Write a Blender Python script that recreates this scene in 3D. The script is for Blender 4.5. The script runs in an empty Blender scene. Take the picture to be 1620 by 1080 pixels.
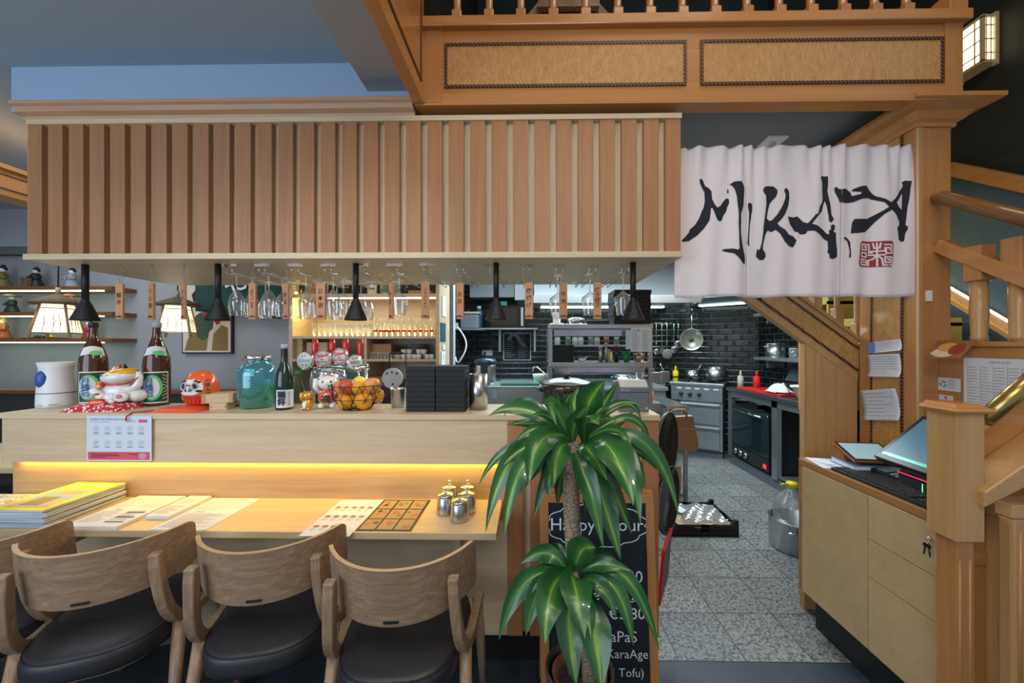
import bpy, bmesh, math, random
from mathutils import Vector, Matrix
random.seed(7)
C = bpy.context.scene.collection
PI = math.pi
H = 1.416; F = 585.0; TH = math.atan(9.6/585)
cT, sT = math.cos(TH), math.sin(TH)
# measuring helpers: where a sight line of the photograph meets a real plane
def _ray(px, py):
    u = (px-827.4)/F; v = (545-py)/F
    return (-sT+u*cT, cT+u*sT, v)
def P(px, py, Y):
    d = _ray(px, py); t = Y/d[1]; return Vector((d[0]*t, Y, H+d[2]*t))
def PX(px, py, X):
    d = _ray(px, py); t = X/d[0]; return Vector((X, d[1]*t, H+d[2]*t))
def PZ(px, py, Z):
    d = _ray(px, py); t = (Z-H)/d[2]; return Vector((d[0]*t, d[1]*t, Z))
def V(*a): return Vector(a)

class MB:
    def __init__(s): s.v=[]; s.f=[]; s.m=[]; s.uv={}; s.mi=0; s.sm=[]; s.smooth=False
    def add(s, vs, fs, smooth=None):
        b=len(s.v); s.v += [Vector(p) for p in vs]
        for f in fs: s.f.append([b+i for i in f]); s.m.append(s.mi); s.sm.append(s.smooth if smooth is None else smooth)
        return s
    def mat(s,i): s.mi=i; return s
    def box(s,x0,x1,y0,y1,z0,z1):
        if x0>x1:x0,x1=x1,x0
        if y0>y1:y0,y1=y1,y0
        if z0>z1:z0,z1=z1,z0
        return s.add([(x0,y0,z0),(x1,y0,z0),(x1,y1,z0),(x0,y1,z0),(x0,y0,z1),(x1,y0,z1),(x1,y1,z1),(x0,y1,z1)],
            [(0,3,2,1),(4,5,6,7),(0,1,5,4),(1,2,6,5),(2,3,7,6),(3,0,4,7)],False)
    def obox(s,c,size,M=None,rz=0,rx=0,ry=0):
        R = M if M is not None else (Matrix.Rotation(rz,3,'Z')@Matrix.Rotation(ry,3,'Y')@Matrix.Rotation(rx,3,'X'))
        a,b,d=[q/2 for q in size]; c=Vector(c)
        vs=[c+R@Vector(p) for p in [(-a,-b,-d),(a,-b,-d),(a,b,-d),(-a,b,-d),(-a,-b,d),(a,-b,d),(a,b,d),(-a,b,d)]]
        return s.add(vs,[(0,3,2,1),(4,5,6,7),(0,1,5,4),(1,2,6,5),(2,3,7,6),(3,0,4,7)],False)
    def bar(s,p,q,w,h,up=(0,0,1)):
        p=Vector(p);q=Vector(q);d=(q-p); L=d.length; d.normalize(); up=Vector(up)
        r=d.cross(up).normalized(); u=r.cross(d).normalized()
        M=Matrix((r,d,u)).transposed()
        return s.obox((p+q)/2,(w,L,h),M)
    def prism(s,pts,axis,a,b):
        # pts 2D; axis 'x': (y,z); 'y': (x,z); 'z': (x,y)
        def m(p,t):
            return {'x':(t,p[0],p[1]),'y':(p[0],t,p[1]),'z':(p[0],p[1],t)}[axis]
        n=len(pts)
        vs=[m(p,a) for p in pts]+[m(p,b) for p in pts]
        fs=[tuple(range(n)),tuple(range(2*n-1,n-1,-1))]+[(i,i+n,(i+1)%n+n,(i+1)%n) for i in range(n)]
        return s.add(vs,fs,False)
    def tube(s,pts,r,n=8,closed=False,smooth=True,flat=None):
        pts=[Vector(p) for p in pts]; N=len(pts)
        rs=r if isinstance(r,(list,tuple)) else [r]*N
        vs=[];fs=[]; prev=None
        for i,p in enumerate(pts):
            if closed: t=(pts[(i+1)%N]-pts[i-1])
            else: t=pts[min(i+1,N-1)]-pts[max(i-1,0)]
            if t.length<1e-9: t=Vector((0,0,1))
            t.normalize()
            if prev is None:
                a=Vector((0,0,1)) if abs(t.z)<.9 else Vector((1,0,0))
                nr=t.cross(a).normalized()
            else:
                nr=(prev-t*prev.dot(t))
                nr = nr.normalized() if nr.length>1e-6 else t.orthogonal().normalized()
            prev=nr; b=t.cross(nr)
            for k in range(n):
                an=2*PI*k/n; 
                vs.append(p+nr*math.cos(an)*rs[i]+b*math.sin(an)*rs[i])
        R=N if closed else N-1
        for i in range(R):
            j=(i+1)%N
            for k in range(n): fs.append((i*n+k,i*n+(k+1)%n,j*n+(k+1)%n,j*n+k))
        if not closed: fs += [tuple(range(n-1,-1,-1)),tuple(range((N-1)*n,N*n))]
        return s.add(vs,fs,smooth)
    def cyl(s,c,r,h,n=20,r2=None,smooth=True):
        c=Vector(c); return s.lathe([(0,0),(r,0),(r if r2 is None else r2,h),(0,h)],c,n,sharp=True)
    def lathe(s,prof,c=(0,0,0),n=24,sharp=False,M=None,sx=1,sy=1):
        c=Vector(c); vs=[];fs=[]; rows=[]
        if sharp:
            # duplicate rings so edges stay crisp
            segs=[(prof[i],prof[i+1]) for i in range(len(prof)-1)]
        else: segs=None
        def pt(r,z,a):
            q=Vector((r*math.cos(a)*sx,r*math.sin(a)*sy,z)); 
            if M is not None: q=M@q
            return c+q
        def ring(p):
            if p[0]<1e-7: vs.append(pt(0,p[1],0)); return [len(vs)-1]
            b=len(vs)
            for k in range(n): vs.append(pt(p[0],p[1],2*PI*k/n))
            return list(range(b,b+n))
        def join(A,B):
            if len(A)==1 and len(B)==1: return
            for k in range(n):
                if len(A)==1: fs.append((A[0],B[(k+1)%n],B[k]))
                elif len(B)==1: fs.append((A[k],A[(k+1)%n],B[0]))
                else: fs.append((A[k],A[(k+1)%n],B[(k+1)%n],B[k]))
        if sharp:
            for p,q in segs: join(ring(p),ring(q))
        else:
            R=[ring(p) for p in prof]
            for i in range(len(R)-1): join(R[i],R[i+1])
        return s.add(vs,fs,True)
    def ell(s,c,r,n=16,m=10,M=None):
        if not isinstance(r,(tuple,list)): r=(r,r,r)
        prof=[(math.sin(PI*i/m),-math.cos(PI*i/m)) for i in range(m+1)]; prof[0]=(0,-1); prof[-1]=(0,1)
        S=Matrix.Diagonal(Vector(r)); MM=(M@S) if M is not None else S
        return s.lathe(prof,c,n,M=MM)
    def grid(s,fn,nu,nv,uv=False,smooth=True,thick=0):
        b=len(s.v); vs=[];fs=[]
        for j in range(nv+1):
            for i in range(nu+1):
                vs.append(fn(i/nu,j/nv))
                if uv: s.uv[b+len(vs)-1]=(i/nu,j/nv)
        for j in range(nv):
            for i in range(nu):
                a=j*(nu+1)+i; fs.append((a,a+1,a+nu+2,a+nu+1))
        return s.add(vs,fs,smooth)
    def quad(s,a,b,c,d): return s.add([a,b,c,d],[(0,1,2,3)],False)
    def poly(s,pts): return s.add(pts,[tuple(range(len(pts)))],False)
    def build(s,name,mats,parent=None,bevel=0,solid=0,w=False,sub=0,kind=None,bseg=2,norm=True):
        me=bpy.data.meshes.new(name)
        vs=s.v
        if w and parent is not None:
            L=wloc(parent); vs=[p-L for p in vs]
        me.from_pydata([tuple(p) for p in vs],[],s.f)
        if not isinstance(mats,(list,tuple)): mats=[mats]
        for m in mats: me.materials.append(m)
        me.polygons.foreach_set('material_index',[min(i,len(mats)-1) for i in s.m])
        me.polygons.foreach_set('use_smooth',s.sm)
        if s.uv:
            ul=me.uv_layers.new(name='UVMap')
            for lp in me.loops:
                ul.data[lp.index].uv=s.uv.get(lp.vertex_index,(0,0))
        me.validate(); me.update()
        if norm:
            bm=bmesh.new(); bm.from_mesh(me); bmesh.ops.recalc_face_normals(bm,faces=bm.faces); bm.to_mesh(me); bm.free()
        o=bpy.data.objects.new(name,me); C.objects.link(o)
        if parent is not None: o.parent=parent
        if solid: 
            m=o.modifiers.new('solidify','SOLIDIFY'); m.thickness=solid; m.offset=0
        if bevel:
            m=o.modifiers.new('bevel','BEVEL'); m.width=bevel; m.segments=bseg; m.limit_method='ANGLE'; m.angle_limit=math.radians(40)
        if sub:
            m=o.modifiers.new('subsurf','SUBSURF'); m.levels=sub; m.render_levels=sub
        if kind: o['kind']=kind
        return o
def wloc(o):
    L=Vector(o.location)
    while o.parent is not None: o=o.parent; L+=Vector(o.location)
    return L
def tag(o,label=None,cat=None,group=None,kind=None):
    if label: o['label']=label
    if cat: o['category']=cat
    if group: o['group']=group
    if kind: o['kind']=kind
    return o
def thing(name,label,cat,loc=(0,0,0),rz=0,group=None):
    o=bpy.data.objects.new(name,None); o.empty_display_size=.05; C.objects.link(o)
    o.location=loc; o.rotation_euler=(0,0,rz); return tag(o,label,cat,group)
def struct(o): o['kind']='structure'; return o
def copy_tree(o,parent=None):
    c=o.copy(); C.objects.link(c)
    if parent is not None: c.parent=parent
    for ch in [x for x in bpy.data.objects if x.parent==o]: copy_tree(ch,c)
    return c
def dup(o,loc,rz=0,label=None,group=None):
    c=copy_tree(o); c.location=loc; c.rotation_euler=(0,0,rz)
    if label: c['label']=label
    if group: c['group']=group
    return c
# ---------- text as mesh (no operators)
def text_mb(mb,body,M,size=.02,align='CENTER',mi=0,thick=.0,vertical=False,spacing=1.0,bold=0):
    cu=bpy.data.curves.new('t','FONT'); cu.body=body; cu.size=size; cu.align_x=align; cu.align_y='CENTER'; cu.resolution_u=2
    cu.space_line=spacing; cu.extrude=0; cu.offset=bold
    ob=bpy.data.objects.new('t',cu); C.objects.link(ob)
    dg=bpy.context.evaluated_depsgraph_get(); me=bpy.data.meshes.new_from_object(ob.evaluated_get(dg))
    vs=[M@v.co for v in me.vertices]; fs=[tuple(p.vertices) for p in me.polygons]
    mb.mi=mi; mb.add(vs,fs,False)
    bpy.data.objects.remove(ob); bpy.data.curves.remove(cu); bpy.data.meshes.remove(me)
    return mb
def frameM(o,x,y):
    # matrix whose local x,y axes are x,y (vectors) and origin o
    x=Vector(x).normalized(); y=Vector(y); z=x.cross(y).normalized(); y=z.cross(x)
    M=Matrix.Identity(4)
    for i,a in enumerate((x,y,z)):
        for j in range(3): M[j][i]=a[j]
    for j in range(3): M[j][3]=o[j]
    return M
def stroke(mb,pts,w,M,close=False):
    # flat ribbon of width w through 2D pts in plane M
    pts=[Vector((p[0],p[1],0)) for p in pts]
    if close: pts=pts+[pts[0]]
    L=[];R=[]
    for i,p in enumerate(pts):
        t=pts[min(i+1,len(pts)-1)]-pts[max(i-1,0)]
        if t.length<1e-9: t=Vector((1,0,0))
        t.normalize(); n=Vector((-t.y,t.x,0)); ww=w[i] if isinstance(w,(list,tuple)) else w
        L.append(M@(p+n*ww/2)); R.append(M@(p-n*ww/2))
    n=len(pts)
    return mb.add(L+R,[(i,i+1,n+i+1,n+i) for i in range(n-1)],False)

# ---------- materials
def _nt(name):
    m=bpy.data.materials.new(name); m.use_nodes=True; nt=m.node_tree; b=nt.nodes['Principled BSDF']; return m,nt,b
def N(nt,t,**k):
    n=nt.nodes.new(t)
    for a,b in k.items():
        if a.startswith('_'): setattr(n,a[1:],b)
        else: n.inputs[a].default_value=b
    return n
def rgba(c): return (c[0],c[1],c[2],1)
_cache={}
def mat(name,col,rough=.5,metal=0,spec=.5,trans=0,ior=1.45,emit=None,es=0,coat=0,noise=0,nscale=60,bump=0,alpha=1,sheen=0):
    if name in _cache: return _cache[name]
    m,nt,b=_nt(name); b.inputs['Base Color'].default_value=rgba(col); b.inputs['Roughness'].default_value=rough
    b.inputs['Metallic'].default_value=metal; b.inputs['Specular IOR Level'].default_value=spec
    b.inputs['Transmission Weight'].default_value=trans; b.inputs['IOR'].default_value=ior; b.inputs['Coat Weight'].default_value=coat
    b.inputs['Alpha'].default_value=alpha; b.inputs['Sheen Weight'].default_value=sheen
    if emit: b.inputs['Emission Color'].default_value=rgba(emit); b.inputs['Emission Strength'].default_value=es
    if noise or bump:
        tc=N(nt,'ShaderNodeTexCoord'); no=N(nt,'ShaderNodeTexNoise',Scale=nscale,Detail=4.0)
        nt.links.new(tc.outputs['Object'],no.inputs['Vector'])
        if noise:
            mx=N(nt,'ShaderNodeMix',_data_type='RGBA'); mx.inputs[6].default_value=rgba([c*(1-noise) for c in col]); mx.inputs[7].default_value=rgba([min(1,c*(1+noise)) for c in col])
            nt.links.new(no.outputs['Fac'],mx.inputs[0]); nt.links.new(mx.outputs[2],b.inputs['Base Color'])
        if bump:
            bp=N(nt,'ShaderNodeBump',Strength=bump,Distance=.01); nt.links.new(no.outputs['Fac'],bp.inputs['Height']); nt.links.new(bp.outputs['Normal'],b.inputs['Normal'])
    _cache[name]=m; return m
def wood(name,c1,c2,axis='X',rough=.4,across=28,along=1.3,bump=.08,coat=0,vary=.06,c3=None,fine=.35):
    if name in _cache: return _cache[name]
    m,nt,b=_nt(name); L=nt.links.new
    tc=N(nt,'ShaderNodeTexCoord'); mp=N(nt,'ShaderNodeMapping')
    sc={'X':(along,across,across),'Y':(across,along,across),'Z':(across,across,along)}[axis]
    mp.inputs['Scale'].default_value=sc
    oi=N(nt,'ShaderNodeObjectInfo'); cb=N(nt,'ShaderNodeCombineXYZ'); mu=N(nt,'ShaderNodeMath',_operation='MULTIPLY'); mu.inputs[1].default_value=7.0
    L(oi.outputs['Random'],mu.inputs[0]); 
    for i in range(3): L(mu.outputs[0],cb.inputs[i])
    L(cb.outputs[0],mp.inputs['Location']); L(tc.outputs['Object'],mp.inputs['Vector'])
    n1=N(nt,'ShaderNodeTexNoise',Scale=1.0,Detail=5.0,Roughness=.6,Distortion=.35); L(mp.outputs[0],n1.inputs['Vector'])
    mp2=N(nt,'ShaderNodeMapping'); mp2.inputs['Scale'].default_value=tuple(q*(5 if q==across else 4) for q in sc); L(tc.outputs['Object'],mp2.inputs['Vector'])
    n2=N(nt,'ShaderNodeTexNoise',Scale=1.0,Detail=3.0,Roughness=.7); L(mp2.outputs[0],n2.inputs['Vector'])
    mm=N(nt,'ShaderNodeMix',_data_type='FLOAT'); mm.inputs[0].default_value=fine
    L(n1.outputs['Fac'],mm.inputs[2]); L(n2.outputs['Fac'],mm.inputs[3])
    cr=N(nt,'ShaderNodeValToRGB'); e=cr.color_ramp.elements; e[0].position=.32; e[0].color=rgba(c1); e[1].position=.68; e[1].color=rgba(c2)
    if c3: q=cr.color_ramp.elements.new(.5); q.color=rgba(c3)
    L(mm.outputs[0],cr.inputs['Fac'])
    hs=N(nt,'ShaderNodeHueSaturation'); mr=N(nt,'ShaderNodeMapRange'); mr.inputs['To Min'].default_value=1-vary; mr.inputs['To Max'].default_value=1+vary
    L(oi.outputs['Random'],mr.inputs['Value']); L(mr.outputs[0],hs.inputs['Value']); L(cr.outputs[0],hs.inputs['Color']); L(hs.outputs[0],b.inputs['Base Color'])
    b.inputs['Roughness'].default_value=rough; b.inputs['Coat Weight'].default_value=coat; b.inputs['Coat Roughness'].default_value=.12
    bp=N(nt,'ShaderNodeBump',Strength=bump,Distance=.002); L(mm.outputs[0],bp.inputs['Height']); L(bp.outputs['Normal'],b.inputs['Normal'])
    _cache[name]=m; return m
ORD=['first','second','third','fourth','fifth','sixth','seventh','eighth','ninth','tenth','eleventh','twelfth','thirteenth','fourteenth','fifteenth']
bamboo=wood('pale_bamboo',(.52,.385,.24),(.68,.53,.36),'X',.42,across=30,along=1.6,vary=.02)
bambooY=wood('pale_bamboo_depth',(.52,.40,.25),(.70,.57,.39),'X',.4,across=22,along=1.2,vary=.02)
tablewood=wood('table_maple',(.50,.36,.21),(.64,.49,.30),'X',.38,across=16,along=1.0,vary=.02)
alder=wood('alder_slat',(.32,.137,.055),(.445,.21,.09),'Z',.45,across=45,along=2.0,vary=.07)
palez=wood('pale_backing',(.56,.43,.28),(.70,.56,.39),'Z',.45,across=40,along=2,vary=.03)
alderX=wood('alder_rail',(.42,.24,.13),(.56,.34,.20),'X',.45,across=45,along=2.0)
honeyX=wood('honey_beech_x',(.46,.18,.045),(.585,.265,.08),'X',.25,across=22,along=1.2,coat=.35)
honeyY=wood('honey_beech_y',(.43,.175,.048),(.55,.255,.085),'Y',.28,across=22,along=1.2,coat=.35)
honeyZ=wood('honey_beech_z',(.41,.17,.05),(.53,.25,.085),'Z',.3,across=22,along=1.2,coat=.3)
beechZ=wood('light_beech_z',(.45,.235,.085),(.57,.33,.14),'Z',.35,across=26,along=1.4,coat=.2)
beechX=wood('light_beech_x',(.45,.235,.085),(.57,.33,.14),'X',.35,across=26,along=1.4,coat=.2)
mapleCab=wood('cabinet_maple',(.47,.30,.14),(.57,.39,.20),'X',.35,across=5,along=2.5,vary=.03,coat=.15)
masuw=wood('masu_cedar',(.52,.37,.2),(.66,.5,.3),'X',.55,across=50,along=3)
tagw=wood('tag_cedar',(.44,.2,.09),(.58,.30,.15),'Z',.6,across=60,along=3)
oak=wood('smoked_oak',(.20,.118,.072),(.40,.27,.18),'X',.42,across=70,along=2.2,bump=.25,c3=(.28,.18,.11))
oakZ=wood('smoked_oak_upright',(.20,.118,.072),(.40,.27,.18),'Z',.42,across=70,along=2.2,bump=.25,c3=(.28,.18,.11))
oakEdge=wood('ply_edge',(.42,.27,.15),(.58,.40,.25),'X',.4,across=160,along=3,bump=.2)
dkwood=wood('aged_dark_wood',(.10,.06,.035),(.20,.125,.07),'X',.6,across=30,along=3)
dkwoodZ=wood('lantern_post_wood',(.32,.20,.10),(.48,.31,.17),'Z',.6,across=30,along=3)
def burl():
    m,nt,b=_nt('figured_maple'); L=nt.links.new
    tc=N(nt,'ShaderNodeTexCoord'); mp=N(nt,'ShaderNodeMapping'); mp.inputs['Scale'].default_value=(40,40,16); mp.inputs['Rotation'].default_value=(0,.5,0)
    L(tc.outputs['Object'],mp.inputs['Vector'])
    n1=N(nt,'ShaderNodeTexNoise',Scale=1.6,Detail=5.0,Roughness=.62,Distortion=1.2); L(mp.outputs[0],n1.inputs['Vector'])
    cr=N(nt,'ShaderNodeValToRGB'); e=cr.color_ramp.elements; e[0].position=.3; e[0].color=(.42,.20,.06,1); e[1].position=.66; e[1].color=(.59,.32,.11,1)
    L(n1.outputs['Fac'],cr.inputs[0]); L(cr.outputs[0],b.inputs['Base Color']); b.inputs['Roughness'].default_value=.26; b.inputs['Coat Weight'].default_value=.4
    bp=N(nt,'ShaderNodeBump',Strength=.12,Distance=.003); L(n1.outputs['Fac'],bp.inputs['Height']); L(bp.outputs['Normal'],b.inputs['Normal'])
    return m
burlM=burl()
def beadmat():
    m,nt,b=_nt('rope_inlay'); L=nt.links.new
    tc=N(nt,'ShaderNodeTexCoord'); ad=N(nt,'ShaderNodeVectorMath',_operation='DOT_PRODUCT'); ad.inputs[1].default_value=(1,1,1)
    L(tc.outputs['Object'],ad.inputs[0]); mu=N(nt,'ShaderNodeMath',_operation='MULTIPLY'); mu.inputs[1].default_value=2*PI/.0165
    L(ad.outputs['Value'],mu.inputs[0]); si=N(nt,'ShaderNodeMath',_operation='SINE'); L(mu.outputs[0],si.inputs[0])
    cr=N(nt,'ShaderNodeValToRGB'); e=cr.color_ramp.elements; e[0].position=.1; e[0].color=(.02,.008,.005,1); e[1].position=.9; e[1].color=(.26,.11,.045,1)
    L(si.outputs[0],cr.inputs[0]); L(cr.outputs[0],b.inputs['Base Color']); b.inputs['Roughness'].default_value=.4
    return m
bead=beadmat()
leather=mat('black_leather',(.022,.022,.027),.42,noise=.25,nscale=400,bump=.06)
leatherseam=mat('leather_seam',(.008,.008,.01),.6)
blackmetal=mat('black_powder_metal',(.02,.02,.022),.5,metal=.3)
lampin=mat('lamp_inner',(.9,.6,.25),.4,emit=(1,.62,.22),es=6)
steel=mat('brushed_steel',(.50,.51,.52),.28,metal=1,noise=.08,nscale=30)
steelD=mat('kitchen_steel',(.42,.45,.47),.36,metal=.9,noise=.1,nscale=20)
steelB=mat('blue_grey_steel',(.36,.42,.45),.35,metal=.75,noise=.06,nscale=14)
chrome=mat('chrome',(.8,.8,.8),.08,metal=1)
brass=mat('aged_brass',(.42,.30,.10),.25,metal=.9,noise=.2,nscale=25)
def thin(name,tint,lo=.06,hi=.75,rough=.03,edge=(.8,.85,.85),body=0):
    # thin walled glass: tinted see-through with reflections that grow towards grazing angles
    m=bpy.data.materials.new(name); m.use_nodes=True; nt=m.node_tree; nt.nodes.remove(nt.nodes['Principled BSDF']); out=nt.nodes['Material Output']; L=nt.links.new
    tr=N(nt,'ShaderNodeBsdfTransparent',Color=rgba(tint)); gs=N(nt,'ShaderNodeBsdfGlossy',Color=rgba(edge),Roughness=rough); lw=N(nt,'ShaderNodeLayerWeight',Blend=.35)
    mr=N(nt,'ShaderNodeMapRange'); mr.inputs['To Min'].default_value=lo; mr.inputs['To Max'].default_value=hi; L(lw.outputs['Facing'],mr.inputs['Value'])
    mx=N(nt,'ShaderNodeMixShader'); L(mr.outputs[0],mx.inputs[0]); L(tr.outputs[0],mx.inputs[1]); L(gs.outputs[0],mx.inputs[2]); last=mx
    if body:
        df=N(nt,'ShaderNodeBsdfDiffuse',Color=rgba([c*.8 for c in tint])); m2=N(nt,'ShaderNodeMixShader'); m2.inputs[0].default_value=body; L(mx.outputs[0],m2.inputs[1]); L(df.outputs[0],m2.inputs[2]); last=m2
    L(last.outputs[0],out.inputs[0]); return m
glass=thin('clear_glass',(.95,.965,.97),.10,.95,edge=(1,1,1),body=.05)
glassG=thin('green_tint_glass',(.80,.92,.84),.08,.7,body=.1)
aqua=thin('aqua_glass',(.42,.80,.88),.08,.6,edge=(.5,.9,1),body=.10)
aquaw=thin('jar_drink',(.70,.86,.55),.03,.3,body=.10)
brownglass=mat('brown_glass',(.10,.03,.008),.05,trans=.35,ior=1.5,coat=.3)
greenglass=mat('dark_green_glass',(.015,.03,.012),.05,trans=.15,ior=1.5,coat=.4)
plastic=thin('clear_plastic',(.88,.91,.92),.10,.6,rough=.15,body=.12)
white=mat('white_plastic',(.78,.78,.8),.35)
porc=mat('white_porcelain',(.80,.78,.76),.12,coat=.6)
paper=mat('white_paper',(.72,.74,.80),.7)
paperc=mat('cream_paper',(.70,.71,.74),.7)
ink=mat('ink_grey',(.12,.12,.14),.8)
inkl=mat('ink_light',(.17,.18,.21),.8)
inkb=mat('ink_black',(.016,.018,.03),.85)
redp=mat('paper_red',(.62,.09,.13),.7)
redg=mat('red_glaze',(.62,.03,.02),.15,coat=.7)
orangeg=mat('orange_glaze',(.85,.13,.03),.2,coat=.6)
redf=mat('red_fabric',(.55,.02,.03),.8,noise=.5,nscale=90)
orangef=mat('orange_satin',(.80,.10,.03),.45,noise=.15,nscale=30)
goldg=mat('gold_glaze',(.72,.42,.08),.22,metal=.5,coat=.4)
yellowg=mat('yellow_glaze',(.85,.42,.02),.2,coat=.5)
blackg=mat('black_glaze',(.012,.012,.012),.2,coat=.4)
blackp=mat('black_plastic',(.015,.016,.018),.38)
blackr=mat('black_matte',(.012,.013,.014),.7)
greyp=mat('grey_plastic',(.13,.145,.17),.45)
greyl=mat('light_grey_plastic',(.45,.46,.48),.4)
redpl=mat('red_plastic',(.62,.02,.02),.35)
yellowpl=mat('yellow_plastic',(.80,.60,.02),.35)
greenpl=mat('green_board',(.02,.30,.22),.5)
bluepl=mat('blue_opening',(.04,.09,.35),.35)
clothM=mat('noren_cotton',(.76,.69,.71),.9,noise=.05,nscale=300,bump=.1,sheen=.3)
sealred=mat('seal_red',(.32,.035,.04),.85)
wallgrey=mat('grey_textured_wall',(.33,.345,.37),.85,noise=.12,nscale=160,bump=.15)
wallblue=mat('daylight_blue_plaster',(.30,.41,.58),.85,noise=.05,nscale=80)  # the blue of the daylight is mixed into the plaster colour
ceilM=mat('ceiling_paint',(.34,.42,.49),.9,noise=.04,nscale=40)
beamgrey=mat('grey_plaster_beam',(.36,.36,.37),.9,noise=.05,nscale=90)
darkwall=mat('dark_olive_wallpaper',(.022,.025,.02),.55,noise=.3,nscale=140,bump=.4)
daylitwall=mat('daylit_wallpaper',(.065,.12,.165),.7,noise=.3,nscale=170,bump=.5)  # blue daylight on the dark wall, put into its colour
ceilK=mat('grey_kitchen_ceiling',(.20,.22,.24),.8,noise=.15,nscale=120,bump=.2)
kick=mat('black_kickboard',(.01,.011,.013),.45)
ledY=mat('yellow_led',(1,.75,.2),.5,emit=(1,.66,.08),es=14)
ledW=mat('white_led',(1,.98,.9),.5,emit=(1,.97,.86),es=4)
ledG=mat('green_white_led',(.9,1,.85),.5,emit=(.80,1,.66),es=7)
shade=mat('lantern_paper',(1,.93,.8),.7,emit=(1,.78,.46),es=1.35)
shadeW=mat('wall_lamp_paper',(1,.97,.85),.7,emit=(1,.90,.55),es=2.4)
kraft=mat('kraft_paper',(.34,.19,.10),.8,noise=.08,nscale=50)
cardb=mat('cup_paper',(.45,.30,.18),.8)
soil=mat('soil',(.06,.045,.035),.95,noise=.5,nscale=120,bump=.6)
terra=mat('terracotta',(.32,.11,.055),.7,noise=.15,nscale=30)
potout=mat('dark_planter',(.055,.05,.048),.5)
chalkbd=mat('chalkboard',(.012,.016,.024),.6,noise=.3,nscale=12)
chalk=mat('chalk',(.80,.90,1.0),.95)
greenfab=mat('dark_green_cloth',(.015,.06,.05),.9)
skin=mat('pale_print',(.66,.58,.48),.8)
olive=mat('print_gold',(.22,.15,.05),.8)
green2=mat('print_green',(.045,.085,.05),.8)
screen=mat('lit_screen',(.03,.08,.12),.4,emit=(.14,.32,.44),es=.28)
screen2=mat('tablet_screen',(.2,.3,.35),.35,emit=(.45,.66,.75),es=.35)
skyblue=mat('label_blue',(.12,.30,.60),.6)
orangefr=mat('orange_peel',(.85,.36,.02),.45,bump=.15,nscale=220)
lemonfr=mat('lemon_peel',(.88,.68,.08),.4,bump=.1,nscale=200)
applefr=mat('apple_skin',(.60,.10,.04),.3,noise=.45,nscale=14)
peachfr=mat('peach_apple_skin',(.80,.30,.08),.35,noise=.4,nscale=16)
meat=mat('wrapped_food',(.52,.34,.25),.5,noise=.35,nscale=35,bump=.5)
magy=mat('yellow_cover',(.80,.62,.02),.35)
def trunkm():
    m,nt,b=_nt('cane_bark'); L=nt.links.new
    tc=N(nt,'ShaderNodeTexCoord'); mp=N(nt,'ShaderNodeMapping'); mp.inputs['Scale'].default_value=(60,60,110); L(tc.outputs['Object'],mp.inputs['Vector'])
    v=N(nt,'ShaderNodeTexVoronoi',Scale=1.0); v.feature='DISTANCE_TO_EDGE'; L(mp.outputs[0],v.inputs['Vector'])
    cr=N(nt,'ShaderNodeValToRGB'); e=cr.color_ramp.elements; e[0].position=.0; e[0].color=(.09,.06,.04,1); e[1].position=.12; e[1].color=(.36,.28,.20,1)
    L(v.outputs['Distance'],cr.inputs[0]); L(cr.outputs[0],b.inputs['Base Color']); b.inputs['Roughness'].default_value=.85
    bp=N(nt,'ShaderNodeBump',Strength=.6,Distance=.004); L(v.outputs['Distance'],bp.inputs['Height']); L(bp.outputs['Normal'],b.inputs['Normal'])
    return m
trunkM=trunkm()
def leafm():
    m,nt,b=_nt('dracaena_leaf'); L=nt.links.new
    uv=N(nt,'ShaderNodeUVMap'); sp=N(nt,'ShaderNodeSeparateXYZ'); L(uv.outputs[0],sp.inputs[0])
    sb=N(nt,'ShaderNodeMath',_operation='SUBTRACT'); sb.inputs[1].default_value=.5; L(sp.outputs[0],sb.inputs[0])
    ab=N(nt,'ShaderNodeMath',_operation='ABSOLUTE'); L(sb.outputs[0],ab.inputs[0])
    mp=N(nt,'ShaderNodeMapping'); mp.inputs['Scale'].default_value=(26,1.2,1); L(uv.outputs[0],mp.inputs['Vector'])
    tc=N(nt,'ShaderNodeTexCoord'); n0=N(nt,'ShaderNodeTexNoise',Scale=5.0); L(tc.outputs['Object'],n0.inputs['Vector'])
    n=N(nt,'ShaderNodeTexNoise',Scale=1.0,Detail=2.0); L(mp.outputs[0],n.inputs['Vector'])
    mu=N(nt,'ShaderNodeMath',_operation='MULTIPLY_ADD'); mu.inputs[1].default_value=.34; L(n.outputs['Fac'],mu.inputs[0]); L(ab.outputs[0],mu.inputs[2])
    m2=N(nt,'ShaderNodeMath',_operation='MULTIPLY_ADD'); m2.inputs[1].default_value=.36; L(n0.outputs['Fac'],m2.inputs[0]); L(mu.outputs[0],m2.inputs[2])
    cr=N(nt,'ShaderNodeValToRGB'); e=cr.color_ramp.elements; e[0].position=.34; e[0].color=(.28,.40,.06,1); e[1].position=.50; e[1].color=(.03,.13,.028,1)
    q=cr.color_ramp.elements.new(.40); q.color=(.07,.21,.035,1)
    q=cr.color_ramp.elements.new(.7); q.color=(.018,.092,.025,1)
    L(m2.outputs[0],cr.inputs[0]); L(cr.outputs[0],b.inputs['Base Color']); b.inputs['Roughness'].default_value=.3; b.inputs['Coat Weight'].default_value=.25
    bp=N(nt,'ShaderNodeBump',Strength=.15,Distance=.002); L(n.outputs['Fac'],bp.inputs['Height']); L(bp.outputs['Normal'],b.inputs['Normal'])
    return m
leafM=leafm()
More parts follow.
